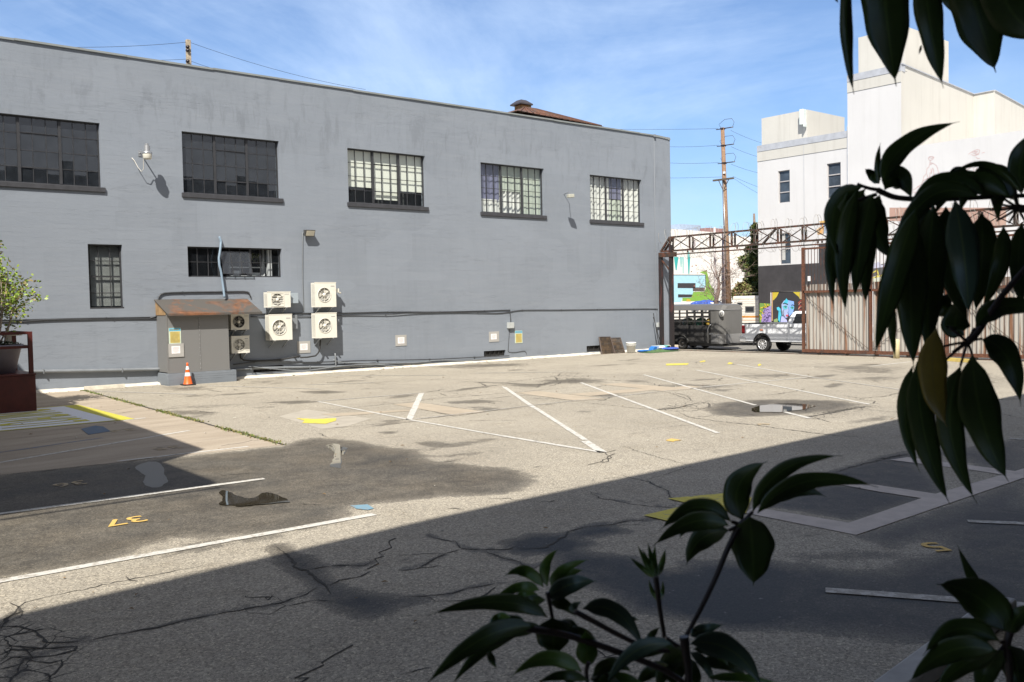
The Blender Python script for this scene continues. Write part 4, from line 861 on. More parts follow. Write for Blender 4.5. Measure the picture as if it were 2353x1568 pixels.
def towing(cf,bx,label,y):
    a=PY(*cf(bx[0],bx[1]),y-.01); b=PY(*cf(bx[2],bx[3]),y-.01); t=thing('parking_sign',label,'sign',(a[0],y,b[2])); W_=b[0]-a[0]; H_=a[2]-b[2]
    m=MB(); m.box(a[0],b[0],y-.014,y-.003,b[2],a[2]); m.build('sign_plate',SPALE,t)
    m=MB(); m.box(a[0]+W_*.03,b[0]-W_*.03,y-.017,y-.0145,a[2]-H_*.20,a[2]-H_*.02); m.build('blue_header',SBL,t)
    m=MB(); m.box(a[0]+W_*.1,b[0]-W_*.1,y-.017,y-.0145,b[2]+H_*.05,a[2]-H_*.24); m.build('yellow_panel',SYE,t)
    m=MB()
    for k in range(9):
        z=a[2]-H_*(.30+.072*k); u=R.uniform(.13,.2); v=R.uniform(.72,.87); m.box(a[0]+W_*u,a[0]+W_*v,y-.0185,y-.0175,z-H_*.010,z+H_*.010)
    m.box(a[0]+W_*.12,a[0]+W_*.85,y-.0185,y-.0175,a[2]-H_*.13,a[2]-H_*.09)
    m.build('printed_lines',plain('sign_ink',(.30,.24,.10),.6),t)
towing(k14,(1041,473,1097,562),'blue and yellow parking rules sign right of the junction box',YW)
# ------------------------------------------------------------------ metal shed
YSH=31.25
t=thing('metal_shed','grey steel utility enclosure with a rusty sloping awning against the wall','utility shed',(12.4,YSH+.4,0))
fl=PY(*cb(290,1320),YSH); fr_=PY(*cb(1245,1275),YSH); x0=fl[0]; x1=fr_[0]; zb=.44; zt=PY(*cb(300,400),YSH)[2]+.05
SHED=rust_mat('shed_sheet_grey',(.225,.225,.222),(.20,.17,.13),.27,2.5,True,.6,.4); SHEDD=rust_mat('shed_side_dark',(.085,.08,.08),(.13,.07,.05),.33,2.5,True,.6,.4)
m=MB(); m.box(x0,x1,YSH,YW-.01,zb,zt); m.box((x0+x1)/2+.02,(x0+x1)/2+.06,YSH-.012,YSH-.001,zb+.03,zt-.05); m.box(x0-.012,x0+.03,YSH-.012,YSH-.001,zb,zt); m.box(x0-.02,x1+.01,YSH-.016,YSH-.001,zb-.03,zb+.02)
m.build('cabinet',SHED,t)
m=MB()
for k in range(14): z=zb+.1+k*(zt-zb-.2)/13; m.lathe([(0,-.008),(.01,-.006),(.012,0)],((x0+x1)/2+.04,YSH-.014,z),'y',6)
m.build('rivets',STEEL,t)
m=MB(); m.box(x0-.03,x1+.22,YSH-.05,YW-.002,-.05,zb-.035); BRK=wall_mat('painted_brick_base',(.20,.225,.255),(.183,.207,.235),(.23,.25,.275),.075,1.0,.2); m.build('brick_base',BRK,t,bevel=.01)
at_=PY(*cb(165,180),YW-.02); ae=PY(*cb(1572,152),YW-.02); yl=YSH-.30; bl=PY(*cb(258,402),yl); br=PY(*cb(1690,400),yl)
AWN=rust_mat('awning_rust',(.095,.088,.08),(.20,.09,.045),.45,.8,False,.8,.2)
m=MB(); th=.03
T0=Vector((x0-.06,YW-.01,at_[2])); T1=Vector((ae[0],YW-.01,at_[2]-.01)); B0=Vector((x0-.06,yl,bl[2])); B1=Vector((br[0],yl,bl[2]-.01))
B1.x=T1.x=(T1.x+B1.x)/2
dn=Vector((0,0,-th)); m.raw([T0,T1,B1,B0,T0+dn,T1+dn,B1+dn,B0+dn],[(0,3,2,1),(4,5,6,7),(0,1,5,4),(1,2,6,5),(2,3,7,6),(3,0,4,7)]); m.box(B0.x,B1.x,yl-.012,yl-.001,bl[2]-.07,bl[2]+.0)
m.build('awning',AWN,t)
m=MB(); m.raw([(x0-.02,YW-.01,at_[2]-.06),(x0-.02,YSH,zt+.02),(x0-.02,YSH,zt-.1),(x0-.02,YW-.01,zt-.1),(x0+.01,YW-.01,at_[2]-.06),(x0+.01,YSH,zt+.02),(x0+.01,YSH,zt-.1),(x0+.01,YW-.01,zt-.1)],[(0,1,2,3),(4,7,6,5),(0,4,5,1),(1,5,6,2)]); m.build('awning_side',plain('timber_cheek',(.30,.19,.09),.8,var=.3,scale=6),t)
towing(cb,(298,623,494,860),'blue and yellow rules sign on the metal shed above a white notice',YSH)
notice(cb,(293,868,538,1064),(343,905,480,1014),'white paper notice on a grey plate fixed to the metal shed',YSH-.012)
# traffic cone
cp=G(432,881); t=thing('traffic_cone','orange traffic cone with two white bands in front of the shed','traffic cone',(cp[0],31.0,0.0)); cx,cy=cp[0]+.0,30.95; z=.01
cz=PY(432,881,cy); cx=cz[0]
ORG=plain('cone_orange',(.80,.13,.02),.45,var=.08,scale=6); REFL=plain('cone_white_band',(.72,.72,.74),.35,var=.15,scale=10)
m=MB(); m.lathe([(.155,.035),(.14,.06),(.028,.68),(.034,.69),(.034,.735),(.02,.745),(0,.745)],(cx,cy,z),'z',24); m.build('cone_body',ORG,t)
m=MB(); m.box(cx-.2,cx+.2,cy-.2,cy+.2,z-.005,z+.035); m.build('base_plate',BLACKP,t,bevel=.01)
for a_,b_ in ((.52,.63),(.30,.42)):
    m=MB(); rr=lambda h:.14-(.112)*(h-.06)/.62+.003; m.lathe([(rr(a_),a_),(rr(b_),b_)],(cx,cy,z),'z',24); m.build('reflective_band',REFL,t)
# wheel stop at the wall
m=MB(); a=Vector(PY(192,889,31.9)); b=Vector(PY(284,884,31.9)); m.prism([(a.x,31.70,.0),(a.x,31.74,.13),(a.x,31.86,.13),(a.x,31.90,.0)],(b.x-a.x,0,0)); tag(m.build('wheel_stop',plain('pale_wheel_stop',(.50,.46,.38),.85,var=.2,scale=5,bmp=.4),bevel=.012),'pale concrete wheel stop lying against the wall left of the shed','wheel stop')
# ------------------------------------------------------------------ things by the far end of the wall
k25=crop(2100,1250,3.922)
MESHM,nt,p=newmat('rusty_mesh_screen'); nt.nodes.remove(p); out=nt.nodes['Material Output']; tr=nt.nodes.new('ShaderNodeBsdfTransparent'); df=nt.nodes.new('ShaderNodeBsdfDiffuse')
nt.links.new(ramp(nt,noise(nt,mapv(nt),4,4),[(.35,(.03,.028,.026)),(.65,(.10,.07,.045))]),df.inputs['Color']); mx=nt.nodes.new('ShaderNodeMixShader'); nt.links.new(tr.outputs[0],mx.inputs[1]); nt.links.new(df.outputs[0],mx.inputs[2])
v=mapv(nt); zz=nt.nodes.new('ShaderNodeSeparateXYZ'); nt.links.new(v,zz.inputs[0])
f1=mth(nt,'LESS_THAN',mth(nt,'FRACT',mth(nt,'MULTIPLY',zz.outputs[0],22)),.62); f2=mth(nt,'LESS_THAN',mth(nt,'FRACT',mth(nt,'MULTIPLY',zz.outputs[2],22)),.62); nt.links.new(mth(nt,'MAXIMUM',f1,f2),mx.inputs[0]); nt.links.new(mx.outputs[0],out.inputs['Surface'])
FRM=plain('screen_frame_brown',(.07,.05,.04),.7)
for (pts,lab,dy) in (([(575,58),(735,55),(800,330),(620,338)],'dark rusty mesh screen leaning on the wall, left of the pair',0),([(745,72),(885,68),(965,328),(820,335)],'brown mesh screen leaning on the wall, right of the pair',-.12)):
    T=thing('mesh_screen',lab,'mesh screen',PY(*k25(*pts[3]),31.5),'mesh screens leaning on the wall')
    q=[Vector(PY(*k25(*pts[0]),YW-.06+dy)),Vector(PY(*k25(*pts[1]),YW-.06+dy)),Vector(PY(*k25(*pts[2]),31.65+dy)),Vector(PY(*k25(*pts[3]),31.65+dy))]
    m=MB(); m.face(q[::-1]); m.build('mesh',MESHM,T); m=MB()
    for i in range(4): m.bar(q[i],q[(i+1)%4],.05,.03)
    for k in (1,2,3,4): m.bar(q[0].lerp(q[3],k/5),q[1].lerp(q[2],k/5),.025,.02)
    m.build('frame',FRM,T)
bp=Vector(PY(*k25(1048,326),31.3)); t=thing('bucket','white plastic bucket standing beside the leaning screens','bucket',(bp.x,31.3,.0))
m=MB(); m.lathe([(0,.0),(.20,.0),(.235,.44),(.25,.44),(.25,.50),(.232,.50),(.2,.05),(0,.05)],(bp.x,31.3,.02),'z',22); m.build('pail',plain('bucket_white',(.78,.78,.75),.4,var=.02),t)
m=MB(); m.lathe([(.24,.36),(.258,.36),(.258,.385),(.242,.385)],(bp.x,31.3,.02),'z',22); m.build('rim_band',plain('bucket_white',(.78,.78,.75),.4),t)
def crate(cf,x0,x1,y0,y1,Y,dp,body,lid,label,name='storage_box',tilt=0):
    a=PY(*cf(x0,y0),Y); b=PY(*cf(x1,y1),Y); z0=max(.01,b[2]); z1=a[2]; xa,xb=a[0],b[0]; t=thing(name,label,'storage box',(xa,Y,z0)); mid=z0+(z1-z0)*.55
    m=MB(); m.raw([(xa+.06,Y+.03,z0),(xb-.06,Y+.03,z0),(xb-.06,Y+dp-.03,z0),(xa+.06,Y+dp-.03,z0),(xa+.02,Y,mid),(xb-.02,Y,mid),(xb-.02,Y+dp,mid),(xa+.02,Y+dp,mid)],[(0,3,2,1),(4,5,6,7),(0,1,5,4),(1,2,6,5),(2,3,7,6),(3,0,4,7)]); m.build('box_body',body,t,bevel=.01)
    m=MB(); m.raw([(xa,Y-.02,mid+.002),(xb,Y-.02,mid+.002),(xb,Y+dp+.02,mid+.002),(xa,Y+dp+.02,mid+.002),(xa+.08,Y+.06,z1),(xb-.08,Y+.06,z1-tilt),(xb-.08,Y+dp-.06,z1-tilt),(xa+.08,Y+dp-.06,z1)],[(0,3,2,1),(4,5,6,7),(0,1,5,4),(1,2,6,5),(2,3,7,6),(3,0,4,7)])
    for k in range(4): xx=xa+.12+(xb-xa-.24)*k/3; m.box(xx-.015,xx+.015,Y-.035,Y-.021,mid+.01,mid+.06)
    m.build('lid',lid,t,bevel=.01); return t
BL1=plain('bright_blue_plastic',(.02,.15,.46),.45,var=.25,scale=6); BL2=plain('royal_blue_plastic',(.05,.10,.42),.4); BLD=plain('navy_plastic',(.015,.02,.05),.5); WHP=plain('clear_white_plastic',(.6,.66,.66),.3)
crate(k25,1600,1755,215,300,30.6,.5,BLD,BL2,'dark box with a royal blue lid nearest the gate')
crate(k25,1215,1330,252,310,31.0,.4,BL1,BL1,'bright blue plastic box left end of the pile by the gate')
crate(k25,1425,1560,190,275,31.1,.5,BLACKP,WHP,'black bin topped with clear white plastic lid in the pile')
m=MB(); a=Vector(PY(*k25(1340,262),31.2)); b=Vector(PY(*k25(1415,240),31.3)); m.prism([(a.x,31.1,.05),(b.x,31.1,.05),(b.x+.05,31.1,.24),(a.x+.2,31.1,.27),(a.x+.05,31.1,.16)],(0,.3,0)); tag(m.build('folded_tarp',BL1,bevel=.03),'bright blue folded tarp between the boxes by the gate','tarp')
m=MB(); a=Vector(PY(*k25(1500,178),31.35)); m.prism([(a.x,31.3,a.z),(a.x+.6,31.3,a.z-.03),(a.x+.62,31.3,a.z-.35),(a.x+.3,31.3,a.z-.38),(a.x+.05,31.3,a.z-.15)],(0,.25,0)); tag(m.build('cloth',plain('teal_cloth',(.10,.42,.40),.8),bevel=.03),'teal cloth draped over the back of the box pile','cloth')
m=MB(); c=Vector(PY(*k25(1455,308),30.55)); n=26; rows=[]
for j in range(7):
    y=30.2+.8*j/6; rows.append([(c.x-1.0+2.3*i/n,y,.015+.11*math.exp(-((i/n-.45)/.28)**2)*math.sin(PI*j/6)**.6*(1+.3*math.sin(i*1.3+j))) for i in range(n+1)])
for j in range(6):
    for i in range(n): m.face([rows[j][i],rows[j][i+1],rows[j+1][i+1],rows[j+1][i]],True)
tag(m.build('green_cloth',plain('moss_green_cloth',(.07,.13,.05),.9,var=.3,scale=8,bmp=.4)),'mossy green cloth heap on the ground before the boxes','cloth')
m=MB(); p=PY(*k25(1455,185),31.6); m.tube([(p[0],31.6,.3),(p[0]-.05,31.9,1.9)],.02,6); m.tube([(p[0]+.15,31.6,.3),(p[0]-.0,31.95,1.7)],.018,6); tag(m.build('long_handles',BLACKP),'two thin dark tool handles leaning behind the box pile','tool')
m=MB(); a=PY(*k25(1530,215),31.5); m.box(a[0],a[0]+.9,31.3,31.8,0,.24); tag(m.build('concrete_block',plain('pale_block',(.55,.47,.36),.8),bevel=.02),'pale concrete block at the foot of the gate post','concrete block')
# red planter stand at the left
t=thing('planter_stand','dark red steel planter stand with railing at the left edge','planter stand',(4.5,26.6,0))
Yc=26.15; r_=PY(85,945,Yc); top=PY(85,862,Yc)[2]; xr=r_[0]
m=MB(); m.box(xr-4.2,xr,Yc,Yc+2.4,.0,top); m.box(xr-4.2,xr+.015,Yc-.02,Yc+2.42,top+.001,top+.05); m.build('stand_body',REDM,t,bevel=.01)
tp=PY(73,762,Yc+.1)[2]; md=PY(65,797,Yc+.1)[2]; yb_=Yc+2.2
m=MB()
for (xx,yy) in ((xr-.08,Yc+.08),(xr-.08,Yc+1.9),(xr-1.7,Yc+.08),(xr-1.7,Yc+1.9),(xr-3.2,Yc+.08)): m.box(xx-.05,xx+.05,yy-.05,yy+.05,top+.05,tp)
for zz in (tp-.03,md):
    for yy in (Yc+.08,Yc+1.9): m.box(xr-4.2,xr-.13,yy-.03,yy+.03,zz-.04,zz+.03)
    m.box(xr-.11,xr-.05,Yc+.13,Yc+1.85,zz-.04,zz+.03)
m.build('railing',REDM,t)
# pot and shrub
pc=Vector((xr-.80,Yc+.85,top+.05)); t=thing('flower_pot','grey purple rimmed plastic pot on the red stand','plant pot',pc)
m=MB(); m.lathe([(0,0),(.50,.0),(.66,.62),(.72,.63),(.72,.74),(.66,.74),(.6,.60),(0,.58)],pc,'z',28); m.build('pot_body',plain('mauve_grey_pot',(.20,.185,.22),.5),t)
m=MB(); m.lathe([(.62,.585),(0,.60)],pc,'z',24); m.build('soil',plain('potting_soil',(.03,.022,.015),.95),t)
m=MB(); m.box(pc.x+.42,pc.x+.56,pc.y+.5,pc.y+.7,pc.z,pc.z+.95); m.box(pc.x+.36,pc.x+.8,pc.y+.45,pc.y+.75,pc.z+.951,pc.z+1.04); tag(m.build('white_stand',plain('stand_offwhite',(.6,.57,.5),.6)),'off white slatted stand behind the pot on the red planter','stand')
t=thing('potted_shrub','tall leafy shrub with pale bare stems growing in the pot','shrub',pc+Vector((0,0,.6)))
st=MB(); fo=MB(); base=pc+Vector((0,0,.6))
def leafq(mb,c,l,w):
    u=Vector((R.gauss(0,1),R.gauss(0,1),R.gauss(0,.7))).normalized(); s=u.cross(Vector((R.gauss(0,1),R.gauss(0,1),R.gauss(0,1)))).normalized()
    mb.face([c,c+u*l*.5+s*w,c+u*l,c+u*l*.5-s*w])
tips=[]
for k in range(15):
    a=R.uniform(0,2*PI); r0=R.uniform(.05,.4); b=base+Vector((math.cos(a)*r0,math.sin(a)*r0,0)); spread=R.uniform(.05,.55); h=R.uniform(.8,2.2); 
    tx=b+Vector((math.cos(a)*spread*.8+.12,math.sin(a)*spread*.5,h)); mid=b.lerp(tx,.5)+Vector((R.gauss(0,.1),R.gauss(0,.1),.15))
    pts=bez(b,mid,tx,6); st.tube(pts,[.028-.003*i for i in range(7)],6)
    for q in (.55,.75,.9,1.0):
        c=pts[int(q*6)]; 
        if R.random()<.8:
            e=c+Vector((R.gauss(.05,.25),R.gauss(0,.2),R.uniform(.05,.4))); st.tube([c,e],[.012,.006],5); tips.append(e)
    tips.append(tx)
tips.append(base+Vector((.72,.0,1.55))); st.tube([base+Vector((.3,0,.9)),base+Vector((.55,0,1.3)),base+Vector((.72,0,1.55))],[.018,.014,.008],6)
st.tube([base+Vector((.1,0,1.2)),base+Vector((.2,0,2.0)),base+Vector((.18,0,2.75))],[.02,.015,.006],6); tips+= [base+Vector((.18,0,2.7)),base+Vector((.25,0,2.3))]
for c in tips:
    for k in range(R.randint(24,46)): fo.mi=R.choice([0,0,1,2]); leafq(fo,c+Vector((R.gauss(0,.13),R.gauss(0,.13),R.gauss(0,.12))),R.uniform(.07,.13),R.uniform(.022,.038))
for k in range(500): a=R.uniform(0,2*PI); q=R.uniform(0,.6)**.8; fo.mi=3; leafq(fo,base+Vector((math.cos(a)*q,math.sin(a)*q,R.uniform(0,.22))),.1,.02)
SHL=[plain('shrub_leaf_a',(.17,.26,.03),.5,var=.3,scale=9),plain('shrub_leaf_b',(.26,.34,.04),.5,var=.3,scale=9),plain('shrub_leaf_c',(.22,.17,.07),.6,var=.3,scale=9),plain('shrub_leaf_dark',(.04,.06,.025),.6,var=.3,scale=9)]
st.build('stems',plain('pale_bark',(.30,.25,.20),.8,var=.2,scale=12),t); fo.build('foliage',SHL,t)
# ------------------------------------------------------------------ gate structure
g2=crop(2440,850,4.202); g4=crop(2950,800,2.412)
zT=5.74; zB=5.05; zTrk=4.86; YL=31.95
t=thing('gate_truss','rusty steel lattice truss spanning the gate with coils of razor wire','gate truss',(XG,20,0))
def tr(x,off): return
m=MB(); 
for xx in (XG,XG+.25):
    h_=.042 if xx==XG else .018; m.box(xx-h_,xx+h_,4,31.35,zT-h_,zT+h_); m.box(xx-h_,xx+h_,4,YL,zB-h_,zB+h_)
    m.bar((xx,YL,zB),(xx,31.35,zT),.09,.09)
m.build('chords',RUST,t)
m=MB(); ys=[31.35-1.28*i for i in range(22)]
for s,xx in enumerate((XG,XG+.25)):
    for i,y in enumerate(ys):
        m.box(xx-.035,xx+.035,y-.035,y+.035,zB+.05,zT-.05)
        if i+1<len(ys):
            a,b=((y,zB),(ys[i+1],zT)) if (i+s)%2==0 else ((y,zT),(ys[i+1],zB)); m.bar((xx,a[0],a[1]),(xx,b[0],b[1]),.035,.035)
for y in ys[::2]: m.bar((XG,y,zT),(XG+.25,y-.6,zT),.03,.03); m.bar((XG,y,zB),(XG+.25,y-.6,zB),.03,.03)
y_=PX(*g2(1990,20),XG)[1]; m.bar((XG-.03,y_,zT),(XG-.03,y_+.75,zB),.10,.08)
m.build('lattice',RUST,t)
m=MB(); m.box(XG-.03,XG+.03,4,31.2,zTrk-.03,zTrk+.03)
for y in (30.2,29.9,27.2,26.7,22.9,22.7,18,13): m.box(XG-.03,XG+.03,y-.03,y+.03,zTrk+.05,zB-.05)
m.build('track_rail',RUST,t)
for yy in (31.97,31.28):
    m=MB(); m.box(XG-.085,XG+.085,yy-.085,yy+.085,0,zB-.06 if yy>31.5 else zB+.3); m.box(XG-.2,XG+.2,yy-.2,yy+.2,0,.03); m.build('post',rust_mat('post_dark_rust',(.026,.021,.022),(.13,.045,.04),.38,2.2,True),t)
m=MB(); m.bar((XG,31.9,4.6),(XG,31.3,4.0),.07,.07); m.box(XG-.12,XG+.12,31.0,32.0,zB-.3,zB-.07); m.build('corner_brace',RUST,t)
m=MB()
def coil(mb,x,y0,y1,z,r,turns,rr):
    N=int(turns*10); ph=R.uniform(0,6)
    pts=[(x+r*.8*math.cos(2*PI*turns*i/N+ph)+.05*math.sin(i*.7),y0+(y1-y0)*i/N+.12*math.sin(i*.31),z+r*math.sin(2*PI*turns*i/N+ph)*(1+.15*math.sin(i*.11))) for i in range(N+1)]
    mb.tube(pts,rr,3,False)
coil(m,XG,31.9,6,zT+.05,.34,70,.009); coil(m,XG+.1,31.0,6,zB+.28,.30,62,.008); coil(m,XG+.2,31.0,17,zTrk-.02,.20,40,.008)
m.build('razor_wire',plain('razor_wire_grey',(.42,.40,.36),.5,.3),t)
# far leaf of the truss supports at right + sliding gate
t=thing('sliding_gate','tall rusty corrugated steel sliding gate with chain bracing','gate',(XG,18,0))
zb_,zm,zt_=.22,2.79,3.16; YS=23.62; YE=5.0
m=MB(); ys_=[YS,PX(*g4(765,700),XG)[1]]; stp=ys_[0]-ys_[1]; ys_=[YS-stp*i for i in range(6)]; YE=ys_[-1]
for y in ys_: m.box(XG-.10,XG-.0,y-.055,y+.055,.16,zTrk-.1)
m.box(XG-.12,XG+.0,YE,YS+.05,.10,zb_+.02); m.box(XG-.10,XG-.02,YE,YS,zm-.05,zm+.05); m.box(XG-.06,XG,YE,YS,zTrk-.20,zTrk-.12); m.build('frame',rust_mat('gate_frame_rust',(.085,.05,.038),(.16,.068,.04),.55,4),t)
for i in range(5):
    y0,y1=ys_[i+1]+.06,ys_[i]-.06; vs=[];fs=[]; n=int((y0-y1)/-.034); amp=.028; tops=[]
    m=MB(); zt2=zt_
    nn=0; y=y0; cols=[]
    while y<y1:
        ph=((y-y0)/.17)%1; xx=XG+.02+(amp if ph<.35 else -amp if .5<ph<.85 else 0)
        if int((y-y0)/.34)!=nn: nn=int((y-y0)/.34); zt2=zt_+R.choice([0,0,.05,-.05,-.02])
        cols.append((xx,y,zt2)); y+=.0283
    for (xx,y,z2) in cols: vs+=[(xx,y,zb_),(xx,y,zm),(xx,y,z2)]
    for k in range(len(cols)-1): fs+=[(3*k,3*k+3,3*k+4,3*k+1),(3*k+1,3*k+4,3*k+5,3*k+2)]
    m.raw(vs,fs); m.build('corrugated_sheet',CORR,t)
    m=MB(); k=y0+.1
    while k<y1: m.box(XG-.05,XG-.03,k-.010,k+.010,zm+.05,zTrk-.2); k+=.155
    m.build('upper_bars',RUST,t)
m=MB()
def chain(mb,a,b,step=.09):
    a=Vector(a);b=Vector(b);L=(b-a).length;n=int(L/step)
    for i in range(n):
        p=a.lerp(b,i/n); p.z-=.04*math.sin(PI*i/n); q=a.lerp(b,(i+.8)/n); q.z-=.04*math.sin(PI*(i+.8)/n)
        if i%2: mb.bar(p+Vector((0,0,.018)),q+Vector((0,0,.018)),.012,.012); mb.bar(p-Vector((0,0,.018)),q-Vector((0,0,.018)),.012,.012)
        else: mb.bar(p,q,.03,.014)
for i in range(5):
    a,b=((ys_[i]-.08,zm-.12),(ys_[i+1]+.1,zb_+.1)) if i%2==0 else ((ys_[i]-.1,zb_+.1),(ys_[i+1]+.1,zm-.15))
    chain(m,(XG-.07,a[0],a[1]),(XG-.07,b[0],b[1]))
m.build('chain',plain('rusty_chain',(.06,.04,.03),.7),t)
m=MB()
for y in np.arange(YE+.4,YS,1.35): m.lathe([(0,-.03),(.07,-.03),(.07,.03),(0,.03)],(XG-.06,y,.07),'x',12)
m.build('wheels',plain('wheel_dark_steel',(.05,.04,.035),.6),t)
m=MB(); m.box(XG-.08,XG-.02,3,33,.0025,.03); struct(m.build('gate_ground_rail',RUST))
m=MB(); p=PX(*g4(203,590),XG-.14); m.box(p[0]-.02,p[0]+.02,p[1]-.06,p[1]+.06,p[2]-.12,p[2]+.1); tag(m.build('gate_tag',plain('tag_white',(.7,.7,.7),.5)),'tiny white tag hanging on the gate bars','tag')
# bollard, yellow wheel stop
p=G(2060,824); m=MB(); h=PX(2060,780,p[0])[2]; m.lathe([(0,0),(.12,0),(.12,h-.03),(.09,h),(0,h+.015)],(p[0],p[1],0),'z',18); tag(m.build('bollard',plain('bollard_cream_yellow',(.62,.54,.32),.6,var=.12,bmp=.2)),'cream yellow bollard standing in front of the corrugated gate','bollard')
a=Vector(G(2167,829)); b=Vector(G(2232,834)); m=MB(); d=(b-a).normalized(); n=Vector((-d.y,d.x,0))*.09
m.prism([a-n,a-n*.7+Vector((0,0,.13)),a+n*.7+Vector((0,0,.13)),a+n],b-a); tag(m.build('wheel_stop',plain('yellow_wheel_stop',(.55,.42,.12),.8,var=.2,scale=5),bevel=.01),'yellow painted wheel stop in front of the corrugated gate','wheel stop')
# ------------------------------------------------------------------ trailer
k4=crop(2500,1080,4.202)
XT=39.95
def PT(x,y,X=XT): return PX(*k4(x,y),X)
T=thing('livestock_trailer','dark grey livestock trailer with slatted sides and a rounded nose','trailer',(XT+.95,34,ZS))
WT=1.95; yn=PT(1160,500,XT+WT-.28)[1]-.22; ysp=PT(695,500)[1]; yr=ysp+3.2; zf=PT(900,885)[2]; ztop=PT(800,340)[2]; zcr=PT(800,285)[2]+.08
zmid=PT(500,590)[2]; zdia=PT(900,730)[2]
TRG=plain('trailer_grey_paint',(.115,.113,.108),.35,var=.05,scale=2); TRD=plain('trailer_dark_steel',(.045,.044,.043),.45,var=.15); DIA=plain('diamond_plate',(.30,.30,.30),.3,.6,var=.08,scale=30)
# nose: rounded in plan
def plan(zz,inset=0):
    pts=[(XT+inset,ysp)]; r=.62
    pts+= [(XT+inset,yn+r)]
    for k in range(1,8): a=PI/2*k/8; pts.append((XT+inset+r-r*math.cos(a)*1,yn+r-r*math.sin(a)+inset*0))
    pts+= [(XT+r,yn+inset*.0),(XT+WT-r,yn)]
    for k in range(1,8): a=PI/2*k/8; pts.append((XT+WT-inset-r+r*math.sin(a),yn+r-r*math.cos(a)))
    pts+= [(XT+WT-inset,yn+r),(XT+WT-inset,ysp)]
    return [(x,y,zz) for x,y in pts]
m=MB(); a=plan(zdia); b=plan(ztop); n=len(a)
for i in range(n-1): m.face([a[i],a[i+1],b[i+1],b[i]],1<i<n-3)
m.build('nose',TRG,T)
m=MB(); a=plan(zf,-.004); b=plan(zdia,-.004)
for i in range(n-1): m.face([a[i],a[i+1],b[i+1],b[i]],1<i<n-3)
m.build('gravel_guard',DIA,T)
m=MB(); sec=[]
for k in range(9): # rounded roof
    a_=k/8; xx=XT+WT*a_; zz=ztop+(zcr-ztop)*min(1,(1-abs(2*a_-1)**5)**.6)*1.0+.03*math.sin(PI*a_); sec.append((xx,zz))
ny_=[yr,ysp,yn+.62,yn+.3,yn+.1,yn+.0]; 
rows=[]
for j,y in enumerate(ny_):
    f=[0,0,0,.08,.22,.62][j]; rows.append([(x+(XT+WT/2-x)*f,y,z if j<4 else z-(z-ztop)*(.25 if j==4 else 1)) for x,z in sec])
for j in range(len(rows)-1):
    for i in range(8): m.face([rows[j][i],rows[j+1][i],rows[j+1][i+1],rows[j][i+1]],True)
m.build('roof',TRG,T)
m=MB(); a=plan(ztop-.015,-.02); 
for i in range(n-1): m.bar(a[i],a[i+1],.04,.05)
for xx in (XT-.02,XT+WT+.02): m.bar((xx,yr,ztop-.015),(xx,ysp,ztop-.015),.04,.05)
m.build('drip_rail',plain('rail_light',(.28,.28,.28),.4,.5),T)
m=MB()
for xx in (XT,XT+WT-.04):
    m.box(xx,xx+.04,ysp+.002,yr,zf,zmid)
    for fz in (.25,.52,.78): zz=zmid+(ztop-zmid)*fz; m.box(xx,xx+.04,ysp,yr,zz-.035,zz+.035)
    for k in range(7): y=ysp+.02+(yr-ysp)*k/6; m.box(xx-.02,xx+.06,y-.03,y+.03,zf,ztop-.02)
m.box(XT+.04,XT+WT-.04,ysp,yr,zf,zf+.05); m.box(XT,XT+WT,yr-.04,yr,zf+.06,zmid+.3); m.box(XT+.01,XT+WT-.01,ysp-.04,ysp-.002,zf,zmid)
m.build('slatted_side',TRD,T)
def wheel(T,cx,cy,cz,r,w,rim,spokes=0,face=-1):
    m=MB(); m.lathe([(r*.62,-w/2),(r*.93,-w/2),(r,-w*.35),(r,w*.35),(r*.93,w/2),(r*.62,w/2)],(cx,cy,cz),'x',28); o=m.build('wheel',TYRE,T)
    m=MB(); f=face*w/2
    if spokes:
        m.lathe([(r*.64,f),(r*.60,f*.8),(r*.58,f*.3),(0,f*.25)],(cx,cy,cz),'x',28); m.build('rim_back',plain('rim_dark',(.08,.08,.08),.5,.5),o); m=MB()
        m.lathe([(r*.655,f*.98),(r*.64,f*1.06),(r*.585,f*1.04),(r*.57,f*.7)],(cx,cy,cz),'x',28); m.lathe([(0,f*1.12),(r*.13,f*1.1),(r*.17,f*.6)],(cx,cy,cz),'x',14)
        for k in range(spokes):
            for dd in (-.11,.11):
                a=2*PI*k/spokes+dd; m.bar((cx+f*.85,cy+r*.12*math.cos(a),cz+r*.12*math.sin(a)),(cx+f*.95,cy+r*.6*math.cos(a-dd*.3),cz+r*.6*math.sin(a-dd*.3)),r*.055,r*.06,up=(1,0,0))
    else:
        m.lathe([(r*.62,f*.95),(r*.55,f*.9),(r*.5,f*.4),(r*.2,f*.35),(r*.16,f*.8),(0,f*.82)],(cx,cy,cz),'x',24)
    m.build('rim',rim,o); return o
wc=PT(255,880); rr=(PT(255,780)[2]-PT(255,978)[2])/2
RIMD=plain('trailer_rim_grey',(.16,.15,.14),.4,.5)
for xx in (XT+.0,XT+WT-.0): 
    wheel(T,xx,wc[1],ZS+rr,rr,.22,RIMD,face=-1 if xx<XT+1 else 1); wheel(T,xx,wc[1]+.88,ZS+rr,rr,.22,RIMD,face=-1 if xx<XT+1 else 1)
m=MB() # fender
for xx in (XT-.14,XT+WT-.14):
    for k in range(12):
        a0=PI*(.03+.94*k/12); a1=PI*(.03+.94*(k+1)/12)
        q=[(wc[1]+.0-math.cos(a)*(rr*1.22)+(.88 if a>PI/2 else 0),ZS+rr+math.sin(a)*rr*1.28) for a in (a0,a1)]
        m.raw([(xx,q[0][0],q[0][1]),(xx+.28,q[0][0],q[0][1]),(xx+.28,q[1][0],q[1][1]),(xx,q[1][0],q[1][1])],[(0,1,2,3)])
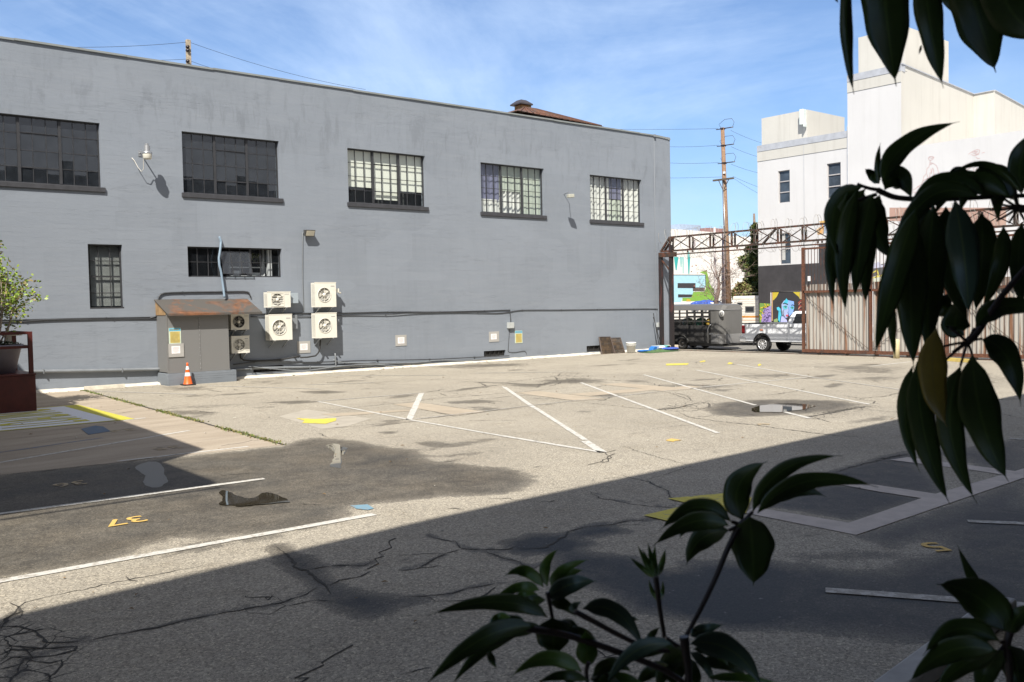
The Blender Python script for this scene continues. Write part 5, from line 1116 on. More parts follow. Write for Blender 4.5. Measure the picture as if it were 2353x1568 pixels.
m.build('fender',plain('fender_steel',(.22,.22,.21),.35,.5),T)
yh=PT(1380,860)[1]; m=MB(); zz=zf-.03
m.bar((XT+.35,yn+.5,zz),(XT+WT/2,yh,zz+.02),.10,.13); m.bar((XT+WT-.35,yn+.5,zz),(XT+WT/2,yh,zz+.02),.10,.13); m.box(XT+.1,XT+WT-.1,yn+.2,yr-.2,zf-.14,zf-.002); m.box(XT+WT/2-.03,XT+WT/2+.03,yh+.5,yh+.56,ZS+.35,zz+.5); m.box(XT+.05,XT+.12,yn+.7,yn+.78,ZS+.38,zf-.1)
m.build('tongue',TRD,T)
m=MB(); pc_=PT(865,405,XT-.012); m.lathe([(0,-.004),(.17,-.004),(.17,.004)],pc_,'x',24); m.build('round_badge',plain('badge_white',(.62,.62,.60),.4),T); m=MB(); m.lathe([(.055,-.007),(.10,-.007),(.10,-.004)],(pc_[0],pc_[1]-.02,pc_[2]),'x',20); m.box(pc_[0]-.007,pc_[0]-.004,pc_[1]-.08,pc_[1]+.10,pc_[2]-.012,pc_[2]+.012); m.build('badge_mark',plain('badge_grey',(.15,.15,.15),.4),T)
m=MB(); pr=PT(655,700,XT-.05); m.tube([(XT-.06,pr[1],PT(660,870)[2]),(XT-.08,pr[1],PT(660,650)[2]),(XT-.07,pr[1]-.1,PT(680,590)[2]),(XT-.0,pr[1]-.18,PT(690,575)[2])],.03,8); m.box(XT-.03,XT-.002,ysp-.16,ysp+.14,PT(740,725)[2]-.04,PT(740,725)[2]+.03); m.build('door_bar',STEEL,T)
for (xx,yy,zz,c,nm) in ((XT+.5,ysp+.35,zmid-.0,(.45,.30,.05),'yellow bag'),(XT+.7,ysp+1.2,zmid,(.12,.3,.2),'green sack'),(XT+.8,ysp+2.2,zmid,(.4,.45,.35),'pale sack')):
    m=MB(); m.lathe([(0,0),(.25,.02),(.32,.2),(.24,.45),(0,.5)],(xx,yy,zz-.1),'z',12); tag(m.build('sack',plain('sack_'+nm[:4],c,.8)),nm+' heaped inside the livestock trailer behind its slats','sack')
# ------------------------------------------------------------------ pickup truck
XP=39.6; WP=2.02
def PP(x,y,X=XP): return PX(*k4(x,y),X)
T=thing('pickup_truck','white pickup truck hitched to the livestock trailer, front hidden by the gate','pickup truck',(XP+1,27,ZS))
TW=plain('white_truck_paint',(.72,.74,.77),.22,var=.02,scale=2); TB=plain('truck_black_trim',(.018,.018,.02),.55)
yt=PP(1190,600)[1]; ycab=PP(1895,600)[1]; zr=PP(1500,566)[2]; zbot=PP(1750,850)[2]; zcab=PP(2100,368,XP+.15)[2]; wy,wz=PP(1503,880)[1],None; R_=(PP(1503,755)[2]-PP(1503,1005)[2])/2; wz=ZS+R_
yfr=yt-6.1; wy2=wy-3.85
def side_profile():
    # outline of the lower body side (y,z), going tail -> front, with wheel arches
    pts=[(yt,zr-.02),(yt+.02,zr-.25),(yt+.03,zbot+.12),(yt-.05,zbot+.02),(wy+R_*1.22,zbot)]
    for k in range(9): a=PI*k/8; pts.append((wy+math.cos(a)*R_*1.2,wz+.02+math.sin(a)*R_*1.24 if k not in (0,8) else zbot))
    pts+=[(wy2+R_*1.22,zbot)]
    for k in range(9): a=PI*k/8; pts.append((wy2+math.cos(a)*R_*1.2,wz+.02+math.sin(a)*R_*1.24 if k not in (0,8) else zbot))
    pts+=[(yfr+.02,zbot+.05),(yfr,zr-.25),(yfr+.1,zr-.02),(yfr+.3,zr+.02),(yfr+1.5,zr+.05),(ycab-.0,zr),(ycab,zr)]
    return pts
pr=side_profile(); m=MB()
for xx,sgn in ((XP,1),(XP+WP,-1)):
    lo=[(xx+sgn*.0,y,z) for y,z in pr]; m.prism(lo,(sgn*.09,0,0))
m.box(XP+.091,XP+WP-.091,yfr+.02,ycab-.2,zbot+.1,zr+.02); m.box(XP+.091,XP+WP-.091,ycab-.2,yt-.02,zr-.55,zr-.5); m.box(XP+.091,XP+WP-.091,yt-.05,yt+.0,zbot+.2,zr-.02)
m.build('body',TW,T)
m=MB() # cab
cabp=[(ycab-.01,zr),(ycab-.08,zr+.35),(ycab-.22,zcab-.06),(ycab-.35,zcab),(ycab-1.9,zcab+.02),(ycab-2.15,zcab-.05),(ycab-2.9,zr+.04)]
i0=.0; b0=[(XP+.03,y,z) for y,z in cabp]; b1=[(XP+WP-.03,y,z) for y,z in cabp]
def inw(p,s): f=max(0,(p[2]-zr)/(zcab-zr)); return (p[0]+s*.17*f,p[1],p[2])
b0=[inw(p,1) for p in b0]; b1=[inw(p,-1) for p in b1]; nn=len(b0); m.raw(b0+b1,[tuple(range(nn)),tuple(reversed(range(nn,2*nn)))]+[(i,i+nn,(i+1)%nn+nn,(i+1)%nn) for i in range(nn)]); m.build('cab',TW,T,bevel=.03)
GLT=plain('dark_car_glass',(.012,.013,.015),.08,spec=.8)
m=MB()
def onside(y,z,off=-.008): f=(z-zr)/(zcab-zr); return (XP+.03+.17*max(0,f)+off,y,z)
wz0=zr+.03; wz1=zcab-.12
q=[onside(ycab-.30,wz0),onside(ycab-.42,wz1),onside(ycab-1.15,wz1),onside(ycab-1.15,wz0)]; m.face(q); q=[onside(ycab-1.25,wz0),onside(ycab-1.25,wz1),onside(ycab-1.95,wz1),onside(ycab-2.45,wz0)]; m.face(q); m.build('side_window',GLT,T)
m=MB(); m.face([(XP+.25,ycab-.075,zr+.2),(XP+WP-.25,ycab-.075,zr+.2),(XP+WP-.33,ycab-.19,zcab-.1),(XP+.33,ycab-.19,zcab-.1)][::-1]); m.build('rear_window',GLT,T)
for (yy) in (wy,wy2):
    for xx,f in ((XP+.16,-1),(XP+WP-.16,1)): wheel(T,xx,yy,wz,R_,.29,CHROME,10,f)
    m=MB()
    for k in range(16):
        a0=PI*(-.06+1.12*k/16); a1=PI*(-.06+1.12*(k+1)/16)
        for (ri,ro,x_) in ((1.17,1.34,XP-.028),):
            P=[(x_,yy+math.cos(a)*R_*r_,wz+.02+math.sin(a)*R_*r_*1.03) for a in (a0,a1) for r_ in (ri,ro)]
            m.raw([P[0],P[1],P[3],P[2],(XP+.03,*P[0][1:]),(XP+.03,*P[1][1:]),(XP+.03,*P[3][1:]),(XP+.03,*P[2][1:])],[(0,1,2,3),(1,5,6,2),(0,4,5,1),(2,6,7,3),(0,3,7,4)])
    m.build('fender_flare',TB,T)
    m=MB(); m.box(XP+.1,XP+.5,yy-R_*1.15,yy+R_*1.15,wz+R_*1.05,wz+R_*1.2); m.build('wheel_well',TB,T)
m=MB(); p0=PP(1235,590); p1=PP(1183,720); m.box(XP-.012,XP+.2,p0[1],yt+.03,p1[2],p0[2]); m.build('tail_light',plain('tail_light_red',(.20,.01,.012),.2),T,bevel=.02)
m=MB(); p0=PP(1275,760); p1=PP(1195,850); m.box(XP-.03,XP+WP+.03,p0[1]+.12,yt+.16,p1[2],p0[2]); m.build('bumper',CHROME,T,bevel=.04)
m=MB(); m.box(XP-.005,XP+.06,ycab-.0,yt+.01,zr-.018,zr+.03); m.box(XP+WP-.06,XP+WP+.005,ycab,yt+.01,zr-.018,zr+.03); m.box(XP+.1,XP+WP-.1,yt-.06,yt+.015,zr-.018,zr+.025); m.build('bed_rail',TB,T)
m=MB(); p0=PP(1790,780); p1=PP(1905,850); m.box(XP+.02,XP+.3,min(p0[1],p1[1]),max(p0[1],p1[1]),p1[2]-.02,p0[2]); m.bar((XP-.02,ycab-2.4,zbot-.12),(XP-.02,ycab-.05,zbot-.12),.12,.07); m.box(XP+.3,XP+WP-.3,yfr+.5,yt-.1,zbot-.05,zbot+.1); m.build('running_board',TB,T)
m=MB(); m.box(XP-.03,XP-.0,ycab-.30,ycab-.12,PP(1950,620)[2]-.03,PP(1950,620)[2]+.02); m.box(XP-.012,XP+.0,ycab-.002,ycab+.004,zbot+.05,zr); m.box(XP-.01,XP+.0,ycab-1.2,ycab-1.19,zbot+.05,zr); m.build('door_handle',plain('handle_grey',(.25,.26,.27),.3),T)
m=MB(); p0=PP(1500,664); m.box(XP-.045,XP-.029,p0[1]-.09,p0[1]+.09,p0[2]-.02,p0[2]+.03); m.build('marker_lamp',plain('amber_lamp',(.5,.13,.03),.3),T)
for s in (0,1):
    m=MB(); m.box(XP+.1+s*1.5,XP+.45+s*1.5,yfr-.01,yfr+.05,zr-.42,zr-.18); m.build('headlight',plain('headlight_glass',(.6,.6,.6),.15),T)
# ------------------------------------------------------------------ motorhomes across the street
RVW=plain('rv_cream_white',(.72,.68,.60),.45,var=.03)
XV=56.4
def PV(x,y,X=XV): return PX(*k4(x,y),X)
T=thing('motorhome','cream motorhome with an orange stripe parked beside the white building','motorhome',(XV+1,40,ZS))
a=PV(1465,180); b=PV(1110,560); y1=a[1]-1.0; y0=b[1]+1.4; zt=a[2]-.02
m=MB(); m.prism([(XV,y1,.05),(XV,y1,zt),(XV,y0-1.6,zt),(XV,y0-1.3,zt-.2),(XV,y0+.6,zt-.25),(XV,y0+.9,zt-.6),(XV,y0+.6,zt-1.0),(XV,y0-1.2,zt-1.15),(XV,y0-1.0,.05)],(2.3,0,0)); m.build('body',RVW,T,bevel=.05)
z1=PV(1300,440)[2]; z2=PV(1300,470)[2]
m=MB(); m.box(XV-.006,XV-.001,y1,y0-1.2,z2,z1); m.box(XV-.006,XV-.001,y1,y0-1.2,z2-.2,z2-.16); m.build('stripe',plain('rv_orange_stripe',(.55,.24,.05),.5),T)
p=PV(1240,290); q=PV(1385,385); m=MB(); m.box(XV-.03,XV-.001,q[1],p[1],q[2],p[2]); f=m.build('window',plain('rv_frame',(.12,.12,.12),.4),T); m=MB(); m.box(XV-.04,XV-.031,q[1]+.08,p[1]-.08,q[2]+.07,p[2]-.07); m.build('pane',GLT,f)
p=PV(1115,230); q=PV(1195,270); m=MB(); m.box(XV-.03,XV-.001,q[1],p[1],q[2],p[2]); f=m.build('window',_mc['rv_frame'],T); m=MB(); m.box(XV-.04,XV-.031,q[1]+.05,p[1]-.05,q[2]+.04,p[2]-.04); m.build('pane',GLT,f)
m=MB(); 
for k in range(9): m.box(XV-.012,XV-.001,y1,y0-1.3,z1+.12+k*.19,z1+.13+k*.19)
m.build('side_ribs',plain('rv_rib',(.5,.47,.42),.6),T)
m=MB(); m.box(XV+.3,XV+1.4,a[1]+.3,a[1]+2.6,zt,zt+.28); m.build('roof_box',RVW,T,bevel=.08)
wheel(T,XV+.1,y0-2.2,ZS+.36,.36,.25,RIMD)
T=thing('camper_van','second white camper with blue tarp over its roof, left of the bare tree','camper',(58,46,ZS))
XV2=57.2; a=PX(*k4(130,235),XV2); b=PX(*k4(1050,205),XV2)
m=MB(); m.prism([(XV2,a[1]+3,.1),(XV2,a[1]+3,a[2]+.02),(XV2,b[1]-.3,b[2]-.1),(XV2,b[1]-1.4,b[2]-.25),(XV2,b[1]-1.8,b[2]-1.1),(XV2,b[1]-1.8,.1)],(2.3,0,0)); m.build('body',RVW,T,bevel=.08)
m=MB(); p=PX(*k4(915,225),XV2-.01); q=PX(*k4(1040,270),XV2-.01); m.box(XV2-.03,XV2-.001,q[1],p[1],q[2],p[2]); m.build('window',GLT,T)
for yy in (a[1]+1,b[1]-1): wheel(T,XV2+.1,yy,ZS+.36,.36,.25,RIMD)
m=MB(); y0=PX(*k4(370,200),XV2-.1)[1]; y1=PX(*k4(700,200),XV2-.1)[1]; zt=a[2]; n=22; rws=[]
for (dx,dz) in ((-.14,-.5),(-.12,-.25),(-.08,-.08),(.4,.02),(1.2,.04)):
    rws.append([(XV2+dx+.03*math.sin(i*1.9),y0+(y1-y0)*i/n,zt+dz+(.05*math.sin(i*.8)+.10*math.sin(PI*i/n) if dz>-.5 else .12*math.sin(i*1.4))) for i in range(n+1)])
for j in range(4):
    for i in range(n): m.face([rws[j][i],rws[j][i+1],rws[j+1][i+1],rws[j+1][i]],True)
tag(m.build('roof_tarp',plain('cobalt_tarp',(.045,.10,.42),.5,var=.3,scale=4,bmp=.3)),'rumpled cobalt blue tarp lying over the far camper','tarp')
# ------------------------------------------------------------------ white building
T=thing('white_building','tall white building across the street with a black painted ground floor','building',(XB,34,0))
c3=crop(2800,50,2.09)
ylft=39.1; y2=32.24; y3=28.66; zA=13.14; zBt=16.62; zC=11.55
fw=[((1788,394,1815,465),3),((1900,377,1932,453),3),((1791,537,1817,607),2)]
hol=[]
for (x0,y0,x1,y1),n in fw:
    p=PX(x0,y0,XB); q=PX(x1,y1,XB); hol.append((q[1],p[1],q[2],p[2]))
dr=(PX(1848,742,XB)[1],PX(1771,742,XB)[1],-.25,PX(1757,671,XB)[2])
ys=sorted({5.0,y3,y2,ylft}|{h[0] for h in hol}|{h[1] for h in hol}|{dr[0],dr[1]}); zs=sorted({-.3,zC,zA,zBt}|{h[2] for h in hol}|{h[3] for h in hol}|{dr[3]})
m=MB()
for i in range(len(ys)-1):
    for j in range(len(zs)-1):
        cy=(ys[i]+ys[i+1])/2; cz=(zs[j]+zs[j+1])/2
        if any(h[0]<cy<h[1] and h[2]<cz<h[3] for h in hol+[dr]): continue
        top=zA if cy>y2 else (zBt if cy>y3 else zC)
        if cz>top: continue
        m.face([(XB,ys[i],zs[j]),(XB,ys[i],zs[j+1]),(XB,ys[i+1],zs[j+1]),(XB,ys[i+1],zs[j])])
for h in hol+[dr]:
    d=.22 if h is not dr else .03; y0,y1,z0,z1=h; m.raw([(XB,y0,z0),(XB,y1,z0),(XB,y1,z1),(XB,y0,z1),(XB+d,y0,z0),(XB+d,y1,z0),(XB+d,y1,z1),(XB+d,y0,z1)],[(0,1,5,4),(1,2,6,5),(2,3,7,6),(3,0,4,7),(4,5,6,7)] if h is dr else [(0,1,5,4),(1,2,6,5),(2,3,7,6),(3,0,4,7)])
XE=XB+26
m.face([(XB,ylft,-.3),(XB,ylft,zA),(XE,ylft,zA),(XE,ylft,-.3)]); m.face([(XB,y2,zA),(XB,y2,zBt),(XE,y2,zBt),(XE,y2,zA)]); m.face([(XB+.5,y2,zA-.3),(XB+.5,ylft,zA-.3),(XE,ylft,zA-.3),(XE,y2,zA-.3)]); m.face([(XB+.5,y3+.02,zBt-.3),(XB+.5,y2,zBt-.3),(XB+2.2,y2,zBt-.3),(XB+2.2,y3+.3,zBt-.3)])
m.face([(XB,5,zC),(XE,5,zC),(XE,y3,zC),(XB,y3,zC)][::-1]); m.face([(XB,5,-.3),(XE,5,-.3),(XE,5,zC),(XB,5,zC)]); 
m.build('wall',WHITEP,T)
# south flank of the tower, with sloping parapet, slightly splayed
dv=Vector((math.cos(math.radians(6)),math.sin(math.radians(6)),0))
def onflank(px,py,off=0.0): # ray to vertical plane through (XB,y3) along dv
    d=ray(px,py); nx_,ny_=-dv.y,dv.x; o_=(XB,y3-off); t_=(nx_*o_[0]+ny_*o_[1])/(nx_*d[0]+ny_*d[1]); return EYE+d*t_
q1=onflank(2237,218); 
m=MB(); m.face([(XB,y3,zC-.2),(q1[0],q1[1],zC-.2),tuple(q1),(XB,y3,zBt)])
off=q1+np.array([0,-2.2,0]); dd=ray(2285,209); tt=q1[0]/dd[0]*1.0; q2=EYE+ray(2285,209)*((q1[0]+0.0)/ray(2285,209)[0]); m.face([tuple(q1),(q1[0],q1[1],zC-.2),(q2[0],q2[1],zC-.2),tuple(q2)])
q3=None; d3=ray(2353,246); nx_,ny_=-dv.y,dv.x; t_=(nx_*q2[0]+ny_*q2[1])/(nx_*d3[0]+ny_*d3[1]); q3=EYE+d3*t_; q4=q2+(q3-q2)*2.2; m.face([tuple(q2),(q2[0],q2[1],zC-.2),(q4[0],q4[1],zC-.2),tuple(q4)]); m.build('side_wall',CREAM,T)
m=MB(); m.bar((XB,y3,zBt+.03),tuple(q1+np.array([0,0,.03])),.16,.06); m.bar(tuple(q1+np.array([0,0,.03])),tuple(q2+np.array([0,0,.03])),.16,.06); m.bar(tuple(q2+np.array([0,0,.03])),tuple(q4+np.array([0,0,.03])),.16,.06); m.build('side_parapet_cap',COPING,T)
bz=PX(1741,372,XB)[2]
m=MB(); m.box(XB-.03,XB-.001,y2,ylft,bz,zA-.42); m.box(XB-.03,XB-.001,y3,y2,PX(1947,214,XB)[2],zBt-.42); m.build('cream_band',CREAM,T)
m=MB(); m.box(XB-.05,XB+.5,y2,ylft,zA-.40,zA+.02); m.box(XB-.05,XB+.5,y3,y2,zBt-.40,zBt+.02); m.build('parapet',COPING,T)
m=MB()
for (pp,qq) in (((1750,256),(1892,252)),): 
    xh=XB+5; a=PX(1750,300,xh); b=PX(1855,300,xh); c_=PX(1892,300,xh+4); zt=PX(1855,252,xh)[2]; m.box(xh,xh+5,b[1],a[1],zA-.4,zt)
m.build('roof_hut',CREAM,T)
m=MB(); xh=XB+3.2; a=PX(1966,120,xh); b=PX(2079,120,xh); zt=PX(2079,60,xh)[2]; m.box(xh,xh+6,b[1],a[1]-.2,zBt-.4,zt); m.build('roof_hut',CREAM,T)
p=PX(1843,266,XB+4.7); m=MB(); m.box(p[0]-.12,p[0]+.28,p[1]-.17,p[1]+.17,p[2]-.65,p[2]+.45); m.box(p[0]-.16,p[0]+.2,p[1]-.26,p[1]-.18,p[2]-.85,p[2]-.5); tag(m.build('antenna_box',plain('antenna_pale',(.62,.68,.66),.5),bevel=.03),'pale antenna box on the small rooftop hut of the white building','antenna')
z0b=PX(1745,612,XB)[2]; z1b=PX(1882,571,XB)[2]
yb1=PX(1882,600,XB)[1]; yb2=PX(1912,600,XB)[1]
m=MB(); xx0,xx1=XB-.02,XB-.001
m.box(xx0,xx1,dr[1],ylft,-.25,z0b); m.box(xx0,xx1,dr[0],dr[1],dr[3],z0b); m.box(xx0,xx1,y2+.0,dr[0],-.25,z0b); m.box(xx0,xx1,yb2,yb1,z0b,z1b+.25); m.build('black_paint_band',BANDBLK,T)
WFR=plain('window_frame_grey',(.42,.40,.40),.5)
for h,(_,n) in zip(hol,fw):
    y0,y1,z0,z1=h; m=MB(); e=.05; x_=XB+.10
    m.box(x_,x_+.08,y0,y0+e,z0,z1); m.box(x_,x_+.08,y1-e,y1,z0,z1); m.box(x_,x_+.08,y0+e,y1-e,z0,z0+e); m.box(x_,x_+.08,y0+e,y1-e,z1-e,z1)
    for k in range(1,n): zz=z0+(z1-z0)*k/n; m.box(x_-.01,x_+.08,y0+e,y1-e,zz-.035,zz+.035)
    f=m.build('window',WFR,T); m=MB(); m.box(x_+.04,x_+.05,y0+e,y1-e,z0+e,z1-e); m.build('pane',plain('blue_grey_glass',(.05,.065,.085),.12,var=.5,scale=1.2),f)
    if n==2: wavy_=MB(); wavy_.box(x_+.02,x_+.035,y0+.5,y1-.12,z0+.3,z1-.1); wavy_.build('curtain',plain('pale_drape',(.45,.45,.43),.9),f)
m=MB()
for px_ in (1847.5,): 
    a=PX(px_,340,XB); m.box(XB-.034,XB-.0295,a[1]-.012,a[1]+.012,z0b+.05,zA-.45)
m.box(XB-.05,XB+.0,y2-.02,y2+.02,z0b+.3,zA+.3); m.build('wall_joint',COPING,T)
# murals : flat paint layers on the wall
mm={}
def paint(parent,cf,pts,col,X,layer,rough=.6,axis='x'):
    key='mural_%02d%02d%02d'%tuple(int(c*99) for c in col); mat=plain(key,col,rough,var=.06,scale=2)
    f=PX if axis=='x' else PY
    P=[f(*cf(*q),X-.004-.004*layer) for q in pts]; key=(key,layer); 
    mm.setdefault((parent.name,key),(MB(),mat,parent))[0].face(P)
def stroke(parent,cf,pts,w,col,X,layer,axis='x'):
    for i in range(len(pts)-1):
        a=Vector((*pts[i],0));b=Vector((*pts[i+1],0)); d=(b-a)
        if d.length<1e-6: continue
        n=Vector((-d.y,d.x,0)).normalized()*w/2; e=d.normalized()*w*.3; a2=a-e; b2=b+e
        paint(parent,cf,[(a2.x+n.x,a2.y+n.y),(b2.x+n.x,b2.y+n.y),(b2.x-n.x,b2.y-n.y),(a2.x-n.x,a2.y-n.y)],col,X,layer,axis=axis)
def flush(name='mural'):
    for (m_,mat,par) in mm.values(): m_.build(name,mat,par)
    mm.clear()
MW=thing('portrait_mural','mural of a blue faced woman with black hair in the doorway of the white building','mural',(XB,34,0))
XD=XB+.028
YEL=(.50,.40,.04); BK=(.035,.033,.035)
paint(MW,k4,[(1650,60),(2200,60),(2200,620),(1650,620)],BK,XD,0)
paint(MW,k4,[(1668,66),(1770,66),(1735,140),(1690,190),(1668,200)],YEL,XD,1); paint(MW,k4,[(1990,66),(2150,66),(2150,180),(2100,180),(2080,140)],YEL,XD,1); paint(MW,k4,[(1655,66),(1672,66),(1672,520),(1655,520)],(.45,.28,.15),XD,2)
paint(MW,k4,[(1690,500),(1740,480),(1790,560),(1690,560)],(.22,.30,.12),XD,2)
paint(MW,k4,[(1735,310),(1765,300),(1795,330),(1800,380),(1760,360),(1740,345)],(.08,.50,.68),XD,2); paint(MW,k4,[(1765,360),(1800,375),(1810,440),(1790,560),(1750,560)],(.06,.45,.62),XD,2)
paint(MW,k4,[(1800,440),(1880,470),(1910,560),(1780,560)],(.42,.45,.78),XD,2)
paint(MW,k4,[(1810,260),(1850,200),(1920,195),(1925,380),(1900,470),(1860,470),(1815,410)],(.34,.42,.66),XD,3)
paint(MW,k4,[(1815,380),(1850,330),(1850,470),(1815,420)],(.20,.24,.34),XD,4)
paint(MW,k4,[(1835,240),(1888,165),(1915,205),(1905,250),(1850,262)],(.07,.48,.66),XD,4)
paint(MW,k4,[(1915,195),(2005,215),(2010,320),(1990,390),(1930,450),(1920,380)],(.22,.38,.80),XD,4)
paint(MW,k4,[(1820,285),(1900,275),(1905,330),(1850,345)],(.12,.46,.60),XD,5); paint(MW,k4,[(1945,290),(2005,285),(2005,340),(1960,345)],(.14,.44,.66),XD,5)
for cx_,cy_ in ((1872,305),(1977,318)):
    paint(MW,k4,[(cx_-26,cy_),(cx_-5,cy_-18),(cx_+22,cy_-8),(cx_+26,cy_+6),(cx_,cy_+16)],(.10,.50,.42),XD,6); paint(MW,k4,[(cx_-6,cy_-10),(cx_+8,cy_-9),(cx_+9,cy_+8),(cx_-5,cy_+8)],BK,XD,7)
stroke(MW,k4,[(1835,250),(1860,240),(1910,262)],12,BK,XD,7); stroke(MW,k4,[(1965,275),(1985,268),(2010,280)],11,BK,XD,7); stroke(MW,k4,[(1845,300),(1870,284),(1900,300)],5,BK,XD,8); stroke(MW,k4,[(1950,315),(1975,298),(2000,310)],5,BK,XD,8)
stroke(MW,k4,[(1918,300),(1928,360),(1905,392),(1925,398)],5,(.12,.16,.28),XD,7)
paint(MW,k4,[(1875,430),(1900,420),(1920,425),(1915,445),(1890,455)],(.60,.10,.14),XD,7); stroke(MW,k4,[(1880,438),(1915,434)],3,(.25,.02,.05),XD,8)
stroke(MW,k4,[(1840,420),(1870,480),(1900,500)],7,BK,XD,6)
flush('paint_layer')
MW2=thing('graffiti_mural','green and purple graffiti with yellow loops on the lower left of the white building','mural',(XB-.02,38,0))
XM=XB-.02
paint(MW2,k4,[(1466,240),(1640,250),(1640,620),(1466,620)],(.16,.28,.06),XM,0)
paint(MW2,k4,[(1500,400),(1560,300),(1645,285),(1645,620),(1490,620)],(.30,.22,.48),XM,1)
for k in range(26):
    cx_=1500+R.uniform(20,140); cy_=330+R.uniform(0,220); r_=R.uniform(12,30); a0=R.uniform(2,4); pts=[(cx_+r_*math.cos(a0+.35*j),cy_+r_*math.sin(a0+.35*j)) for j in range(8)]; stroke(MW2,k4,pts,6,(.05,.04,.16),XM,2+k%2*1)
for k in range(14):
    cx_=1510+R.uniform(10,130); cy_=330+R.uniform(0,220); r_=R.uniform(10,22); a0=R.uniform(2,4); pts=[(cx_+r_*math.cos(a0+.35*j),cy_+r_*math.sin(a0+.35*j)) for j in range(7)]; stroke(MW2,k4,pts,4,(.62,.50,.70),XM,4)
for pts in ([(1470,360),(1500,380),(1520,410)],[(1480,320),(1530,300),(1570,310)],[(1545,250),(1560,290),(1600,300),(1590,260)],[(1466,420),(1500,470),(1480,500)],[(1580,300),(1610,280)]): stroke(MW2,k4,pts,13,(.62,.46,.04),XM,5)
flush('paint_layer')
MW3=thing('swirl_mural','red and orange swirl painting between the doorway and the gate','mural',(XB-.02,33,0))
paint(MW3,k4,[(2098,60),(2160,60),(2160,180),(2098,180)],(.36,.30,.22),XM,0)
for k in range(9):
    y_=200+k*24; stroke(MW3,k4,[(2075+k%2*8,y_+40),(2100,y_+10),(2125,y_),(2160,y_+8)],11,[(.45,.08,.06),(.55,.30,.22),(.10,.04,.05)][k%3],XM,1+k%3)
flush('paint_layer')
MW4=thing('figure_drawing','thin red line drawing of figures high on the low white wall','mural',(XB,25,9))
q3c=crop(3380,480,4.9)
PK=(.52,.34,.33)
for pts in ([(495,560),(520,530),(560,525),(600,540),(580,575),(540,600),(510,590),(495,560)],[(510,545),(560,560),(585,545)],[(530,600),(525,640),(575,650),(540,680),(525,640)],[(520,660),(505,730),(475,740),(460,840),(410,900),(395,980),(370,1040),(330,1060),(260,1120),(215,1140)],
  [(580,650),(640,690),(665,740),(685,840),(740,890),(770,930)],[(545,750),(550,840),(575,740),(590,760),(600,860),(570,930),(565,990)],[(470,850),(495,940),(520,900),(530,820)],[(395,975),(480,930),(540,990),(430,1040),(380,1060)],[(215,1180),(300,1190),(370,1130),(345,1090),(290,1080)],[(590,930),(610,980)],[(610,880),(650,880),(640,940)],[(690,850),(670,900),(700,950)],
  [(1235,485),(1300,440),(1390,400),(1440,410),(1430,460),(1380,490),(1300,450)],[(1280,490),(1350,515),(1430,480)],[(1340,430),(1370,470),(1400,430),(1340,440)],[(1480,465),(1530,450)],[(1370,540),(1410,570),(1440,560)],[(1330,740),(1340,830),(1310,870)],[(1380,740),(1375,800)],[(1490,780),(1480,830)],[(1170,800),(1230,760),(1280,730)]):
    stroke(MW4,q3c,pts,9,PK,XB,0)
flush('paint_layer')
MW5=thing('orange_mural','orange and blue painting on the white building just above the gate truss','mural',(XB,31,5))
paint(MW5,g4,[(310,100),(440,85),(440,180),(310,185)],(.30,.36,.45),XB,0); paint(MW5,g4,[(290,75),(350,65),(400,75),(410,100),(330,105)],(.62,.40,.14),XB,1); paint(MW5,g4,[(270,150),(310,120),(340,130),(330,190),(280,195)],(.60,.36,.15),XB,2); stroke(MW5,g4,[(320,90),(330,140),(300,180)],9,(.7,.35,.1),XB,3)
paint(MW5,g4,[(690,500),(950,440),(950,640),(690,640)],(.10,.10,.10),XB,0)
for pts in ([(690,560),(760,550),(820,515),(830,560),(800,580)],[(690,600),(720,620),(760,590),(850,570),(920,520)],[(870,610),(920,560),(930,530)],[(695,545),(690,640)]): stroke(MW5,g4,pts,10,(.60,.50,.10),XB,2)
paint(MW5,g4,[(720,590),(840,560),(900,600),(860,630),(730,630)],(.50,.52,.42),XB,1); paint(MW5,g4,[(700,500),(760,470),(830,440),(860,470),(940,440),(940,470),(860,490),(780,500)],(.45,.45,.55),XB,1)
flush('paint_layer')
q3d=crop(3050,400,2.24); MW6=thing('pink_panel','dull pink painted panel on the low white wall behind the leaves','mural',(XB,24,5))
paint(MW6,q3d,[(640,850),(1250,850),(1620,850),(1620,1000),(640,960)],(.42,.27,.22),XB,0); paint(MW6,q3d,[(1480,850),(1620,850),(1620,1000),(1480,1010)],(.45,.30,.24),XB,1)
flush('paint_layer')
# ------------------------------------------------------------------ far painted building
YF2=62.0
FARW=plain('far_white_wall',(.78,.76,.72),.8,var=.04,scale=.5)
T=thing('far_painted_building','low white building far behind with teal and green lettering graffiti','building',(78,YF2,0))
a=PY(1540,526,YF2); b=PY(1660,535.5,YF2); c_=PY(1664,540,YF2); d_=PY(1765,548,YF2)
m=MB(); m.prism([(60,YF2,-.3),(b[0],YF2,-.3),(b[0],YF2,b[2]),(60,YF2,a[2]+.2)],(0,18,0)); m.prism([(b[0]+.01,YF2+.6,-.3),(104,YF2+.6,-.3),(104,YF2+.6,d_[2]),(b[0]+.01,YF2+.6,c_[2])],(0,15,0)); m.build('wall',FARW,T)
m=MB(); xx,zz=PY(1575,524,YF2+4)[0],PY(1575,519,YF2+4)[2]; m.box(xx-.9,xx+2.6,YF2+4,YF2+6,a[2]-.4,zz+.15); m.box(xx+.2,xx+2.3,YF2+3.98,YF2+3.999,zz-.25,zz-.05); m.build('roof_unit',plain('roof_unit_blue_grey',(.30,.37,.48),.6),T)
m=MB(); p=PY(1625,531,YF2+3); q=PY(1668,533,YF2+3); m.box(p[0],q[0],YF2+3,YF2+5,a[2]-.6,p[2]+.35); m.build('roof_edge_red',plain('dull_red_roof',(.25,.14,.13),.7),T)
